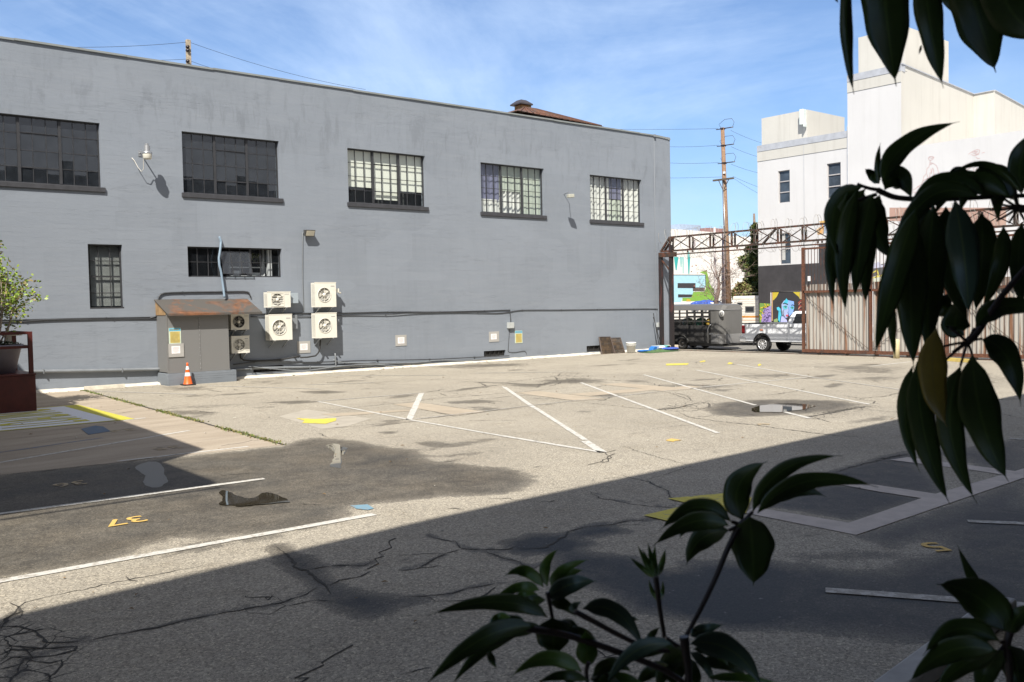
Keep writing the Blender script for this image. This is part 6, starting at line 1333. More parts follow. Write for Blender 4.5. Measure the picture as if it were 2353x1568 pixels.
MG=thing('lettering_mural','sky blue and green block letter graffiti on the far white building','mural',(75,YF2,3))
Yp=YF2
TEAL=(.05,.42,.40); SKY=(.40,.66,.78); GRN=(.22,.42,.06); DK=(.045,.04,.045)
paint(MG,g2,[(340,768),(862,768),(862,960),(700,960),(660,1070),(640,1120),(500,1125),(480,1190),(340,1200)],SKY,Yp,0,axis='y')
stroke(MG,g2,[(340,764),(865,766)],9,DK,Yp,2,axis='y'); stroke(MG,g2,[(865,766),(868,955)],9,DK,Yp,2,axis='y')
paint(MG,g2,[(425,892),(708,892),(705,972),(425,970)],DK,Yp,2,axis='y'); paint(MG,g2,[(665,960),(858,962),(850,1020),(665,1018)],(.10,.075,.07),Yp,2,axis='y'); paint(MG,g2,[(432,1068),(660,1072),(640,1115),(432,1118)],DK,Yp,2,axis='y')
paint(MG,g2,[(770,720),(880,690),(905,780),(940,920),(1000,1000),(1040,1110),(980,1180),(500,1175),(500,1122),(640,1122),(672,1030),(850,1025),(870,960),(870,760)],GRN,Yp,1,axis='y')
paint(MG,g2,[(570,1140),(620,1150),(640,1180),(560,1180)],(.6,.4,.05),Yp,2,axis='y')
for (x0,x1,y1) in ((365,440,690),(460,500,640),(500,525,740),(580,625,750)):
    paint(MG,g2,[(x0,480),(x1,480),((x0+x1)/2+8,y1),((x0+x1)/2-8,y1)],TEAL if x0 in(365,580) else (.30,.58,.56),Yp,1,axis='y')
paint(MG,g2,[(585,395),(612,395),(618,480),(580,480)],(.2,.5,.48),Yp,1,axis='y'); paint(MG,g2,[(670,215),(700,205),(710,300),(680,340),(640,335)],(.40,.34,.34),Yp,1,axis='y')
flush('paint_layer')
# ------------------------------------------------------------------ utility poles and wires
T=thing('utility_pole','tall brown wooden utility pole with a lower crossarm behind the trailer','utility pole',(54,41,ZS))
XU=53.5; kp=crop(2440,400,3.136)
top=PX(*kp(845,250),XU); bot=PX(1674,690,XU); v_=Vector(bot)-Vector(top); base_=Vector(bot)+v_*(.18)
m=MB(); m.tube([top,tuple(Vector(top).lerp(base_,.5)),tuple(base_)],[.13,.17,.21],14); m.build('pole',WOODP,T)
a=Vector(PX(*kp(735,872),XU-.25)); b=Vector(PX(*kp(975,842),XU-.25)); m=MB(); m.bar(a,b,.12,.12); m.bar(a.lerp(b,.28)+Vector((0,0,-.06)),a.lerp(b,.5)+Vector((0,0,-.8)),.04,.04); m.bar(a.lerp(b,.76)+Vector((0,0,-.06)),a.lerp(b,.53)+Vector((0,0,-.7)),.04,.04); m.build('crossarm',plain('crossarm_dark',(.10,.08,.06),.8),T)
m=MB()
for (px_,py_) in ((845,262),(855,460),(865,665)):
    c=Vector(PX(*kp(px_,py_),XU)); 
    m.tube([c+Vector((0,.15,0)),c+Vector((0,.55,.02))],.03,6); m.tube([c+Vector((0,-.15,0)),c+Vector((0,-.9,-.02))],.035,6)
    m.tube([c+Vector((0,.1,0)),c+Vector((0,.3,.35)),c+Vector((0,-.2,.62)),c+Vector((0,-.8,.58)),c+Vector((0,-1.0,.3)),c+Vector((0,-.85,0))],.014,5)
    m.box(c.x-.15,c.x+.15,c.y-.12,c.y+.12,c.z-.06,c.z+.05)
m.build('insulators',INSUL,T)
m=MB(); c=Vector(PX(*kp(862,777),XU-.19)); m.box(c.x,c.x+.04,c.y-.1,c.y+.1,c.z-.08,c.z+.08); m.build('pole_tag',plain('tag_white',(.7,.7,.7),.5),T)
m=MB(); q0=PX(*kp(853,900),XU-.2); m.tube([q0,PX(1670,640,XU-.2)],.03,6); m.build('riser_pipe',STEEL,T)
def wire(a,b,sag,label,r=.010,n=24):
    a=Vector(a);b=Vector(b); m=MB(); m.tube([a.lerp(b,i/n)-Vector((0,0,sag*4*(i/n)*(1-i/n))) for i in range(n+1)],r,4,False); return tag(m.build('overhead_wire',WIRE),label,'wire','overhead wires')
def wires():
    labs=['top','second','third']
    for (l,r0,nm) in (((1500*0+795,260),(940,280),'top'),((800,455),(945,472),'second'),((810,658),(945,678),'third')):
        s=PX(*kp(*l),XU); yy=s[1]
        px_l={'top':(1400,293),'second':(1545,333.5),'third':(1547,371)}[nm]
        e=PX(*px_l,58.5); s=Vector(s); e=Vector(e); wire(s,s+(e-s)*1.8,.15,nm+' wire running left from the brown pole behind the grey roof')
        s=Vector(PX(*kp(*r0),XU)); e=Vector(PX(*{'top':(1739,319.5),'second':(1739,354),'third':(1739,391)}[nm],XU+9)); wire(s,s+(e-s)*2.2,.2,nm+' wire sloping right from the brown pole to behind the white building')
    s=Vector(PX(*kp(850,828),XU)); e=Vector(PX(1548,408,58.5)); wire(s,s+(e-s)*1.8,.05,'low wire running left from just above the crossarm'); s=Vector(PX(*kp(975,845),XU)); e=Vector(PX(1739,440,XU+9)); wire(s,s+(e-s)*2,.1,'low wire sloping right from the end of the crossarm')
    e=Vector(PX(1739,426,XU+9)); s=Vector(PX(*kp(965,820),XU)); wire(s,s+(e-s)*2,.1,'thin wire just above the low one right of the crossarm')
wires()
YP=50.0; pT=PY(432,92,YP); T=thing('wooden_pole_top','pale wooden pole rising behind the parapet at left','utility pole',(pT[0],YP,0))
m=MB(); m.box(pT[0]-.115,pT[0]+.115,YP-.11,YP+.11,0,pT[2]); m.build('pole',WOODL,T,bevel=.02)
m=MB()
for yy in (108,116,141): q=PY(431,yy,YP-.14); m.lathe([(0,-.1),(.09,-.08),(.06,0),(.09,.06),(0,.1)],q,'y',8)
m.build('insulators',INSUL,T)
wire(PY(432,97,YP),PY(-80,98,YP),.25,'upper wire from the pale pole to the left edge'); wire(PY(437,98,YP),PY(840,206,YP+2),.25,'upper wire dropping right from the pale pole to the parapet'); wire(PY(432,136,YP),PY(330,139,YP),.02,'lower wire leaving the pale pole to the left'); wire(PY(437,140,YP),PY(520,165,YP+1),.05,'lower wire leaving the pale pole to the right')
# rooftop ventilator
YR=41.0; kr=crop(1900,350,2.851)
T=thing('roof_ventilator','rusty hipped metal roof lantern with a small capped vent on top','roof vent',PY(1220,270,YR))
ap=Vector(PY(*kr(255,165),YR)); le=Vector(PY(*kr(40,235),YR)); re=Vector(PY(*kr(850,330),YR)); zlow=ZT-.6
RR=rust_mat('lantern_roof_rust',(.12,.085,.075),(.19,.095,.065),.55,2.0,False,.7,.3)
x0=ap.x-2.1; x1=ap.x+6.5; m=MB(); ra=Vector((ap.x-.45,YR+.5,ap.z)); rb=Vector((ap.x+.45,YR+.5,ap.z)); zl=ap.z-(re.x-ap.x)*0-1.9
pk=[(ap.x-.5,YR,ap.z),(ap.x+.5,YR,ap.z),(ap.x+.5,YR+1,ap.z),(ap.x-.5,YR+1,ap.z)]
sl=(ap.z-re.z)/(re.x-ap.x-.4); L_=(re.x-ap.x)*1.15; zl=ap.z-L_*sl
bs=[(ap.x-1.9,YR-1.1,zl),(ap.x+.5+L_,YR-.4,zl),(ap.x+.5+L_,YR+1.6,zl),(ap.x-1.9,YR+2.0,zl)]
m.raw(pk+bs,[(0,1,2,3)]+[(4+i,4+(i+1)%4,(i+1)%4,i) for i in range(4)])
for k in range(15):
    t_=(k+.5)/15; a=Vector(bs[0]).lerp(Vector(bs[1]),t_); b=Vector(pk[0]).lerp(Vector(pk[1]),t_); m.bar(a+Vector((0,0,.04)),b+Vector((0,0,.04)),.05,.05)
m.box(bs[0][0]+.1,bs[1][0]-.1,YR-.3,YR+1.5,ZT-.6,zl+.0); m.build('hipped_roof',RR,T)
n0=Vector(PY(*kr(178,120),YR)); n1=Vector(PY(*kr(333,175),YR)); n1.x=n0.x+(n1.x-n0.x)*.62; m=MB(); m.box(n0.x,n1.x,YR+.1,YR+.1+n1.x-n0.x,ap.z-.1,n0.z+.02); m.build('vent_neck',rust_mat('neck_rust',(.35,.28,.17),(.32,.15,.04),.5,5),T)
c0=Vector(PY(*kr(145,103),YR)); c1=Vector(PY(*kr(365,103),YR)); c1.x=c0.x+(c1.x-c0.x)*.60; ct=Vector(PY(*kr(240,68),YR)); W2=c1.x-c0.x; m=MB(); cy_=YR+.1+(n1.x-n0.x)/2
m.raw([(c0.x,cy_-W2/2,c0.z-.03),(c1.x,cy_-W2/2,c0.z-.03),(c1.x,cy_+W2/2,c0.z-.03),(c0.x,cy_+W2/2,c0.z-.03),(c0.x,cy_-W2/2,c0.z+.04),(c1.x,cy_-W2/2,c0.z+.04),(c1.x,cy_+W2/2,c0.z+.04),(c0.x,cy_+W2/2,c0.z+.04),((c0.x+c1.x)/2-.2,cy_-.2,ct.z),((c0.x+c1.x)/2+.2,cy_-.2,ct.z),((c0.x+c1.x)/2+.2,cy_+.2,ct.z),((c0.x+c1.x)/2-.2,cy_+.2,ct.z)],[(0,3,2,1),(0,1,5,4),(1,2,6,5),(2,3,7,6),(3,0,4,7),(4,5,9,8),(5,6,10,9),(6,7,11,10),(7,4,8,11),(8,9,10,11)])
m.box(n0.x+.05,n1.x-.05,YR+.15,YR+.05+n1.x-n0.x,n0.z+.02,c0.z-.03); m.build('vent_cap',plain('cap_dark',(.05,.045,.05),.5),T)
# ------------------------------------------------------------------ trees
BARK=plain('grey_brown_bark',(.20,.15,.12),.85,var=.25,scale=6); LFD=[plain('leaf_dark_green',(.045,.075,.02),.6,var=.4,scale=3),plain('leaf_mid_green',(.09,.13,.03),.6,var=.4,scale=3),plain('leaf_olive',(.17,.17,.05),.6,var=.4,scale=3),plain('leaf_brown_tip',(.24,.17,.09),.7,var=.3,scale=3)]
def leafcloud(mb,blobs,n,l,w,mis):
    for (c,r,k) in blobs:
        for _ in range(int(n*k)):
            d=Vector((R.gauss(0,1),R.gauss(0,1),R.gauss(0,1))).normalized()*(R.random()**.45); p=Vector(c)+Vector((d.x*r[0],d.y*r[1],d.z*r[2]))
            mb.mi=R.choice(mis); leafq(mb,p,l*R.uniform(.6,1.3),w*R.uniform(.7,1.3))
XTt=57.5
def tp_(x,y,X=XTt): return PX(*g2(x,y),X)
T=thing('cypress_tree','tall narrow dark green tree beside the white building','tree',(XTt+1,41,ZS))
bl=[]
for (x,y,rx,rz,k) in ((1650,20,45,60,.5),(1640,130,40,70,.5),(1660,260,50,60,.5),(1600,360,90,60,.9),(1620,480,120,90,1.4),(1470,560,70,90,.9),(1580,640,130,90,1.5),(1640,760,110,90,1.2),(1560,830,70,60,.7),(1660,900,90,90,1.2),(1640,1020,100,90,1.2),(1690,640,80,200,1.2)):
    c=tp_(x,y,XTt+2.0); s=62/4.202/1.632/FOC*1; k_=(XTt+2)/ray(*g2(x,y))[0]; u=k_/4.202/1.632; bl.append((c,(rx*u*1.0,rx*u,rz*u),k))
m=MB(); leafcloud(m,bl,900,.30,.10,[0,0,1,1,2]); m.build('crown',LFD,T); m=MB(); a=tp_(1660,1150,XTt+2); m.tube([(a[0],a[1],ZS),(a[0],a[1],4),(a[0],a[1]+.1,9)],[.25,.2,.08],8); m.build('trunk',BARK,T)
T=thing('olive_bush','rounded olive brown bush in front of the dark green tree','bush',(56,44,ZS))
bl=[]
for (x,y,rx,rz,k) in ((1450,960,110,80,1.2),(1400,1040,120,70,1.2),(1520,1020,90,90,1.0),(1360,1090,70,50,.6)):
    k_=(XTt+.5)/ray(*g2(x,y))[0]; u=k_/4.202/1.632; bl.append((tp_(x,y,XTt+.5),(rx*u,rx*u,rz*u),k))
m=MB(); leafcloud(m,bl,800,.26,.06,[1,2,2,3,3]); m.build('foliage',LFD,T); m=MB(); a=tp_(1440,1100,XTt+.5); m.tube([(a[0],a[1],ZS),(a[0],a[1],2.6)],[.12,.07],6); m.build('stem',BARK,T)
XQ=52.8
T=thing('bare_tree','leafless street tree with thin spreading twigs behind the trailer','tree',(XQ,42,ZS))
def q_(x,y,dx=0): return Vector(PX(*g2(x,y),XQ+dx))
tw=MB(); b0=q_(1035,1235); b0.z=ZS; trunk=[b0,q_(1035,1150),q_(1070,1020),q_(1075,900),q_(1068,840)]; tw.tube(trunk,[.17,.15,.13,.11,.10],9)
tips_=[]
def grow(p,d,L,r,depth):
    n=4; pts=[p]; dd=Vector(d).normalized()
    for i in range(n): dd=(dd+Vector((R.gauss(0,.14),R.gauss(0,.14),R.gauss(.03,.12)))).normalized(); pts.append(pts[-1]+dd*L/n)
    tw.tube(pts,[r*(1-.16*i) for i in range(n+1)],5 if r>.02 else 3,False)
    if depth>0:
        for k in range(R.randint(3,5)):
            i=R.randint(1,n); s=Vector((R.gauss(0,.8),R.gauss(0,1.0),R.gauss(.15,.55))); grow(pts[i],dd*.8+s,L*R.uniform(.45,.68),max(.009,r*.5),depth-1)
for (x,y,tx,ty,r) in ((1068,840,1130,560,.09),(1068,840,960,560,.08),(1072,870,850,560,.07),(1072,950,1330,620,.07),(1040,1150,760,960,.07),(1050,1120,820,820,.06),(1072,900,1420,760,.06),(1060,1030,1330,930,.05),(1068,840,1050,600,.06),(1035,1190,640,1080,.05),(1040,1180,1260,1080,.05)):
    a=q_(x,y); b=q_(tx,ty,R.uniform(-1.2,1.2)); d=b-a; grow(a,d,d.length*.80,r*.62,3)
tw.build('branches',plain('reddish_twig_bark',(.20,.145,.12),.85,var=.2,scale=6),T)
m=MB(); [leafq(m,q_(R.uniform(640,1350),R.uniform(560,1150),R.uniform(-1,1)),.16,.05) for k in range(70)]; m.build('dead_leaves',plain('dead_leaf_brown',(.20,.08,.05),.8),T)
T=thing('grey_steel_pole','slim grey and brown street pole between the bare tree and the brown pole','pole',(56,43,ZS))
a=PX(*g2(1140,440),56.2); m=MB(); m.tube([(a[0],a[1],ZS),(a[0],a[1]-.1,a[2]+1.8)],[.18,.14],10); m.build('pole',plain('pole_mauve_grey',(.25,.21,.22),.6),T); a=PX(*g2(1015,700),57); m=MB(); m.tube([(a[0],a[1],ZS),(a[0],a[1],8)],[.10,.09],8); tag(m.build('thin_pole',plain('pale_pole',(.5,.46,.45),.5)),'thin pale pole rising left of the slim grey one','pole')
# ------------------------------------------------------------------ buildings that throw the shadows
TANB=plain('shaded_stucco',(.08,.076,.072),.9,var=.1,scale=1)
el=math.radians(47.0); az=math.radians(47.5)  # sun comes from -X,-Y
SD=Vector((math.sin(az)*math.cos(el),math.cos(az)*math.cos(el),-math.sin(el)))
H1=11.4
def caster(px,py,H): g=Vector(G(px,py)); return g-SD*(H/-SD.z)
P1=caster(0,1420,H1); P2=caster(1000,1190,H1); P3=caster(2080,960,H1); P4=caster(2353,905,H1)
pts=[P1+(P1-P2)*4,P1,P2,P3,P4,P4+(P4-P3)*4]
t=thing('sheltering_building','unseen dark stucco building with an overhang shaped to shade the camera side','building',(0,-6,0))
m=MB(); top=[(p.x,p.y,H1) for p in pts]; back=[(pts[-1].x,-16,H1),(pts[0].x,-16,H1)]
poly=[(x,y,7.6) for x,y,_ in top+back]; m.prism(poly,(0,0,H1-7.6)); m.build('shading_overhang',TANB,t)  # overhang added to place the lot's shadow edge and shade the plants
m=MB(); m.box(pts[0].x+.5,pts[-1].x-.5,-15.9,-1.6,-.3,7.6); m.build('ground_wall',TANB,t)
t=thing('side_building','off frame building whose shadow falls on the left of the lot','building',(-5,20,0))
H2=7.6
pc0=caster(85,899,H2); pk=caster(470,1033,H2); pk3=caster(375,1062,H2); pk2=caster(500,1108,H2); pl=caster(0,1180,H2)
m=MB(); poly=[(pc0.x+ (pc0.x-pk.x)*.3,pc0.y+(pc0.y-pk.y)*.3),(pk.x,pk.y),(pk3.x,pk3.y),(pk3.x+.0,pk2.y+.0),(-14,pk2.y),(-14,40)]
poly=[(pk.x+(pc0.x-pk.x)*1.25,pk.y+(pc0.y-pk.y)*1.25),(pk.x,pk.y),(pk3.x,pk3.y),(pk2.x,pk2.y),(pk2.x+(pl.x-pk2.x)*5,pk2.y+(pl.y-pk2.y)*5),(-16,40)]
m.prism([(x,y,H2-.25) for x,y in poly][::-1],(0,0,.25)); m.box(-16,pk2.x-1.5,pk.y+1,40,-.3,H2-.26); m.build('wall',TANB,t)
m=MB(); 
r0=Vector((pk2.x,pk2.y-.0,H2)); m.bar((pk2.x-.1,pk2.y-.42,H2+.0),(pk2.x+(pl.x-pk2.x)*5,pk2.y-.42+(pl.y-pk2.y)*5,H2-.0),.05,.05); m.build('roof_rail',BLACKP,t)
# ------------------------------------------------------------------ foreground umbrella plants
def leafmat(name,c1,c2,tr=.12,vein=(.16,.19,.06)):
    m,nt,p=newmat(name); v=mapv(nt); n=noise(nt,v,9,5,.6); c=ramp(nt,n,[(.3,c1),(.7,c2)])
    uv=nt.nodes.new('ShaderNodeAttribute'); uv.attribute_name='mid'
    c=mix(nt,ramp(nt,uv.outputs['Fac'],[(0,.65),(.10,0.0)]),c,vein)
    nt.links.new(c,p.inputs['Base Color']); p.inputs['Roughness'].default_value=.36; p.inputs['Specular IOR Level'].default_value=.45
    nt.links.new(bump(nt,noise(nt,v,60,3),.12,.002),p.inputs['Normal'])
    out=nt.nodes['Material Output']; t=nt.nodes.new('ShaderNodeBsdfTranslucent'); nt.links.new(mix(nt,1,c,(1.2,1.6,.5),'MULTIPLY'),t.inputs['Color']); mx=nt.nodes.new('ShaderNodeMixShader'); mx.inputs[0].default_value=tr
    nt.links.new(p.outputs[0],mx.inputs[1]); nt.links.new(t.outputs[0],mx.inputs[2]); nt.links.new(mx.outputs[0],out.inputs['Surface']); return m
LG=leafmat('plant_leaf_green',(.032,.052,.010),(.055,.085,.014),.25,(.10,.14,.03)); LGB=leafmat('plant_leaf_lit',(.045,.072,.045),(.065,.098,.055),.15); LY=leafmat('plant_leaf_yellow',(.14,.10,.02),(.30,.20,.03),.3,(.2,.15,.04)); LN=leafmat('plant_leaf_new',(.08,.14,.02),(.12,.19,.03),.3); STM=plain('plant_stem_brown',(.040,.024,.017),.5,var=.25,scale=30)  # LGB is a lit copy of the leaf green, grey sheen put into the colour
RL=random.Random(3)
def leaf(par,cf,base,tip,ctrl,width,dist,ddz=.0,mat=None,fold=.16,twist=0,wav=.06,label=None,blunt=.55,zp=None):
    """one leaflet: midrib runs through 3 surveyed points at real distance, blade folds along the midrib"""
    mat=mat or LG; B=cf(*base); T_=cf(*tip); C_=cf(*ctrl) if ctrl else ((B[0]+T_[0])/2,(B[1]+T_[1])/2)
    k=(cf(1,0)[0]-cf(0,0)[0]); wpx=width*k
    n=18; d0=dist; d1=dist+ddz
    mid=[]
    for i in range(n+1):
        t=i/n; x=B[0]*(1-t)**2+2*C_[0]*t*(1-t)+T_[0]*t*t; y=B[1]*(1-t)**2+2*C_[1]*t*(1-t)+T_[1]*t*t
        mid.append(Vector(PD(x,y,d0+(d1-d0)*t+.025*math.sin(PI*t))))
    view=(Vector(mid[n//2])-Vector(EYE)).normalized()
    vs=[];fs=[];att=[]; m_=3; ph=RL.uniform(0,6)
    for i,p in enumerate(mid):
        t=i/n; tan=(mid[min(i+1,n)]-mid[max(i-1,0)]).normalized(); side=tan.cross(view).normalized(); nor=side.cross(tan).normalized()
        a=math.radians(twist); side,nor=side*math.cos(a)+nor*math.sin(a),nor*math.cos(a)-side*math.sin(a)
        tt=max(0,min(1,(t-.04)/.90)); prof=(math.sin(PI*tt**(.80)))**.72*(1-.25*tt) if tt>0 else 0
        prof=prof*1.12
        if t>.9: prof=max(prof*.6,.035*(1-t)/.1+.01)
        if t<.05: prof=.02
        w=wpx*(.80 if par.get('slim') else .90)/FOC*dist/2*prof
        for s in range(-m_,m_+1):
            u=s/m_; wv=wav*w*math.sin(9*t+ph+(0 if s<0 else 2))*abs(u); wd=w*(1+.05*math.sin(17*t+ph*2+s))
            vs.append(p+side*wd*u*math.cos(fold)+nor*(abs(u)**1.3*w*math.sin(fold)*1.2+wv*2)); att.append(abs(u) if prof>.05 else 1)
    c=2*m_+1
    for i in range(n):
        for s in range(c-1): fs.append((i*c+s,i*c+s+1,(i+1)*c+s+1,(i+1)*c+s))
    mb=MB(); mb.raw(vs,fs,True); o=mb.build('leaf',mat,par,label=label)
    at=o.data.attributes.new('mid','FLOAT','POINT'); at.data.foreach_set('value',np.array(att,np.float32))
    sd=o.modifiers.new('t','SOLIDIFY'); sd.thickness=.0006; return o
def stem(par,cf,pts,r,dist,name='stem',ddz=0):
    P=[Vector(PD(*cf(*p),dist+ddz*i/max(1,len(pts)-1))) for i,p in enumerate(pts)]; out=[]
    for i in range(len(P)-1):
        a=P[max(i-1,0)];b=P[i];c=P[i+1];d=P[min(i+2,len(P)-1)]
        for j in range(6): t=j/6; out.append(.5*((2*b)+(c-a)*t+(2*a-5*b+4*c-d)*t*t+(3*b-a-3*c+d)*t**3))
    out.append(P[-1]); mb=MB(); mb.tube(out,[r*(1-.3*i/len(out)) for i in range(len(out))],7); return mb.build(name,STM,par)
def down(par,a,gx,gy,r):
    a=Vector(a); m=MB(); m.tube(bez(a,(a.x*.5+gx*.5+.05,a.y*.5+gy*.5,a.z-.5),(gx,gy,0),14),[r*(1+.8*i/14) for i in range(15)],8); m.build('trunk',STM,par)
ct=crop(3050,0,2.614); cm=crop(3050,400,2.24); cg=crop(2950,800,2.412); cl=crop(3250,1000,1.742)
D_=lambda x,y:(x,y)
TP=thing('umbrella_plant','hanging branch of long dark drooping leaves at the top right corner','plant',PD(2250,-150,1.4))
for base,tip,ctrl,w,dist,kw in [
 ((330,-300),(398,925),(290,400),150,1.30,{'fold':.5}),((660,-560),(812,850),(700,150),500,1.36,{'ddz':-.05}),((1060,-480),(1275,870),(1130,300),285,1.30,{}),
 ((1450,-420),(1790,715),(1640,250),500,1.42,{'ddz':-.04}),((1760,-500),(2350,330),(1850,340),480,1.34,{}),((1250,-300),(1420,160),(1300,0),150,1.48,{}),((1400,-300),(1990,330),(1700,-60),420,1.52,{}),((1050,-380),(1300,40),(1150,-60),120,1.45,{}),((150,-200),(250,40),(190,-60),60,1.4,{}),((1060,440),(1035,540),(1050,490),26,1.31,{})]: leaf(TP,ct,base,tip,ctrl,w,dist,**kw)
stem(TP,ct,[(300,-300),(900,-420),(1500,-430),(2400,-480)],.006,1.38); 
RP=thing('umbrella_plant','large dark umbrella plant with drooping leaf fans filling the right side','plant',PD(2330,600,1.5))
for base,tip,ctrl,w,dist,kw in [
 ((585,640),(1235,125),(640,260),190,1.35,{'fold':.12}),((555,650),(565,305),(520,480),62,1.36,{'fold':.4}),((548,650),(430,525),(500,560),95,1.37,{}),((600,700),(835,800),(720,440),230,1.36,{'fold':.1}),
 ((420,670),(215,1300*1.0),(40,760),190,1.32,{}),((440,690),(110,1330),(250,880),130,1.35,{}),
 ((500,730),(345,1640),(380,1100),230,1.30,{}),((380,700),(175,1560),(110,1150),210,1.34,{}),((560,740),(400,1250),(470,950),150,1.34,{}),((540,760),(672,1290),(460,1060),215,1.38,{})]: leaf(RP,cm,base,tip,ctrl,w,dist,**kw)
for base,tip,ctrl,w,dist,kw in [
 ((640,-220),(545,925),(440,350),200,1.30,{}),((560,-200),(435,890),(330,350),150,1.33,{}),((700,-180),(712,850),(720,350),210,1.35,{}),
 ((1180,-60),(788,1320),(960,560),270,1.28,{}),((1120,40),(1150,1420),(1110,760),330,1.30,{}),((1330,-80),(1290,1350),(1250,600),330,1.33,{}),((1230,-100),(1250,1050),(1420,500),300,1.40,{'mat':LGB}),
 ((1520,-120),(1645,935),(1640,450),300,1.26,{'mat':LGB}),((1440,-60),(1600,960),(1430,450),300,1.36,{}),((1760,0),(1700,920),(1800,420),290,1.38,{}),((1960,110),(1755,880),(1980,520),170,1.33,{}),((2130,80),(2140,880),(2060,500),190,1.35,{}),((1340,760),(1500,900),(1400,860),240,1.42,{}),((1250,-50),(1180,900),(1190,400),260,1.46,{}),((1600,0),(1580,900),(1540,450),260,1.48,{})]: leaf(RP,cg,base,tip,ctrl,w,dist,**kw)
for base,tip,ctrl,w,dist,kw in [
 ((1770,760),(1130,590),(1500,310),75,1.30,{'fold':.5}),((1700,790),(1330,640),(1470,450),260,1.38,{'fold':.1}),((1760,720),(1900,180),(1660,420),220,1.36,{}),((1460,760),(740,1050),(1000,400),200,1.34,{}),((1560,765),(1010,950),(1180,420),210,1.36,{}),((1650,765),(1230,930),(1290,430),200,1.33,{}),((1400,765),(620,1500),(830,480),190,1.32,{}),((1690,760),(1560,1000),(1500,560),170,1.35,{}),((1130,560),(1180,700),(1300,560),170,1.4,{})]: leaf(RP,cm,base,tip,ctrl,w,dist,**kw)
stem(RP,cm,[(540,700),(600,730),(700,765),(900,780),(1200,775),(1500,760),(1770,750),(2000,760)],.0045,1.38); stem(RP,cm,[(545,700),(480,690),(415,670),(370,650)],.003,1.35); stem(RP,cm,[(530,740),(430,770),(345,800)],.003,1.35)
for q in ((1530,720),(1500,800),(1540,960),(1640,980),(1650,640),(1790,980),(1700,690),(1480,870)): stem(RP,cm,[(1720,850),((1720+q[0])/2,(850+q[1])/2+6),q],.0022,1.37)
stem(RP,cm,[(1720,850),(1900,900),(2200,1000)],.006,1.37)
# lower hub
for base,tip,ctrl,w,dist,kw in [
 ((712,400),(1300,330),(840,150),150,1.30,{'fold':.3}),((755,478),(1008,920),(960,500),190,1.30,{}),((690,575),(930,1410),(710,1050),270,1.28,{'fold':.1}),((615,650),(722,1550),(430,1040),200,1.31,{}),
 ((330,620),(300+245,1555),(330,1150),190,1.34,{}),((300,650),(352,1350),(180,1000),110,1.37,{}),((640,455),(500,390),(600,400),40,1.31,{}),((620,450),(660,180),(520,380),190,1.36,{}),((180,260),(190,600),(150,420),60,1.42,{})]: leaf(RP,cl,base,tip,ctrl,w,dist,**kw)
leaf(RP,cl,(455,400),(527,1050),(380,800),200,1.25,mat=LY,label='yellowing old leaf',fold=.12)
stem(RP,cl,[(660,492),(720,430),(800,310),(900,170),(1100,-60)],.0058,1.32)
for q in ((490,525),(490,632),(612,650),(690,580),(755,472),(705,400),(540,400),(560,560)): stem(RP,cl,[(660,495),((660+q[0])/2,(495+q[1])/2-4),q],.0023,1.32)
stem(RP,cl,[(1100,-60),(1300,-100),(1500,300),(1500,900)],.009,1.34)
down(RP,PD(*cl(1500,900),1.34),2.1,.9,.010)
# bottom centre plant
BP=thing('umbrella_plant','young dark umbrella plant rising from the bottom centre','plant',PD(1690,1560,1.3)); BP['slim']=1
for base,tip,ctrl,w,dist,kw in [
 ((632,495),(785,130),(500,250),215,1.25,{}),((690,445),(1240,98),(790,100),125,1.22,{'fold':.25}),((720,450),(1462,290),(960,140),150,1.20,{'fold':.25}),((760,400),(1143,350),(950,250),110,1.27,{}),((670,470),(696,895),(700,700),330,1.20,{'fold':.1}),
 ((558,500),(118,560),(350,300),150,1.22,{}),((545,525),(75,655),(330,420),150,1.20,{}),((545,555),(283,775),(330,560),170,1.23,{}),((400,480),(238,610),(280,520),50,1.28,{})]: leaf(BP,c8,base,tip,ctrl,w,dist,**kw)
stem(BP,c8,[(632,500),(600,545),(540,660),(470,830),(380,1020),(275,1215)],.0042,1.22); 
for q in ((632,495),(690,440),(560,500),(545,555)): stem(BP,c8,[(615,522),q],.003,1.22)
for base,tip,ctrl,w in (((1600,870),(1450,742),(1520,800),45),((1605,862),(1500,668),(1550,780),48),((1610,860),(1562,650),(1590,760),48),((1612,860),(1608,660),(1600,770),44),((1618,862),(1672,688),(1660,780),52),((1608,860),(1530,690),(1570,790),40),((1635,1015),(1570,880),(1580,960),36),((1640,1015),(1655,890),(1665,950),34)): leaf(BP,c9,base,tip,ctrl,w,1.18,mat=LN,fold=.5)
stem(BP,c9,[(1612,865),(1625,960),(1640,1080),(1670,1260)],.0038,1.18)
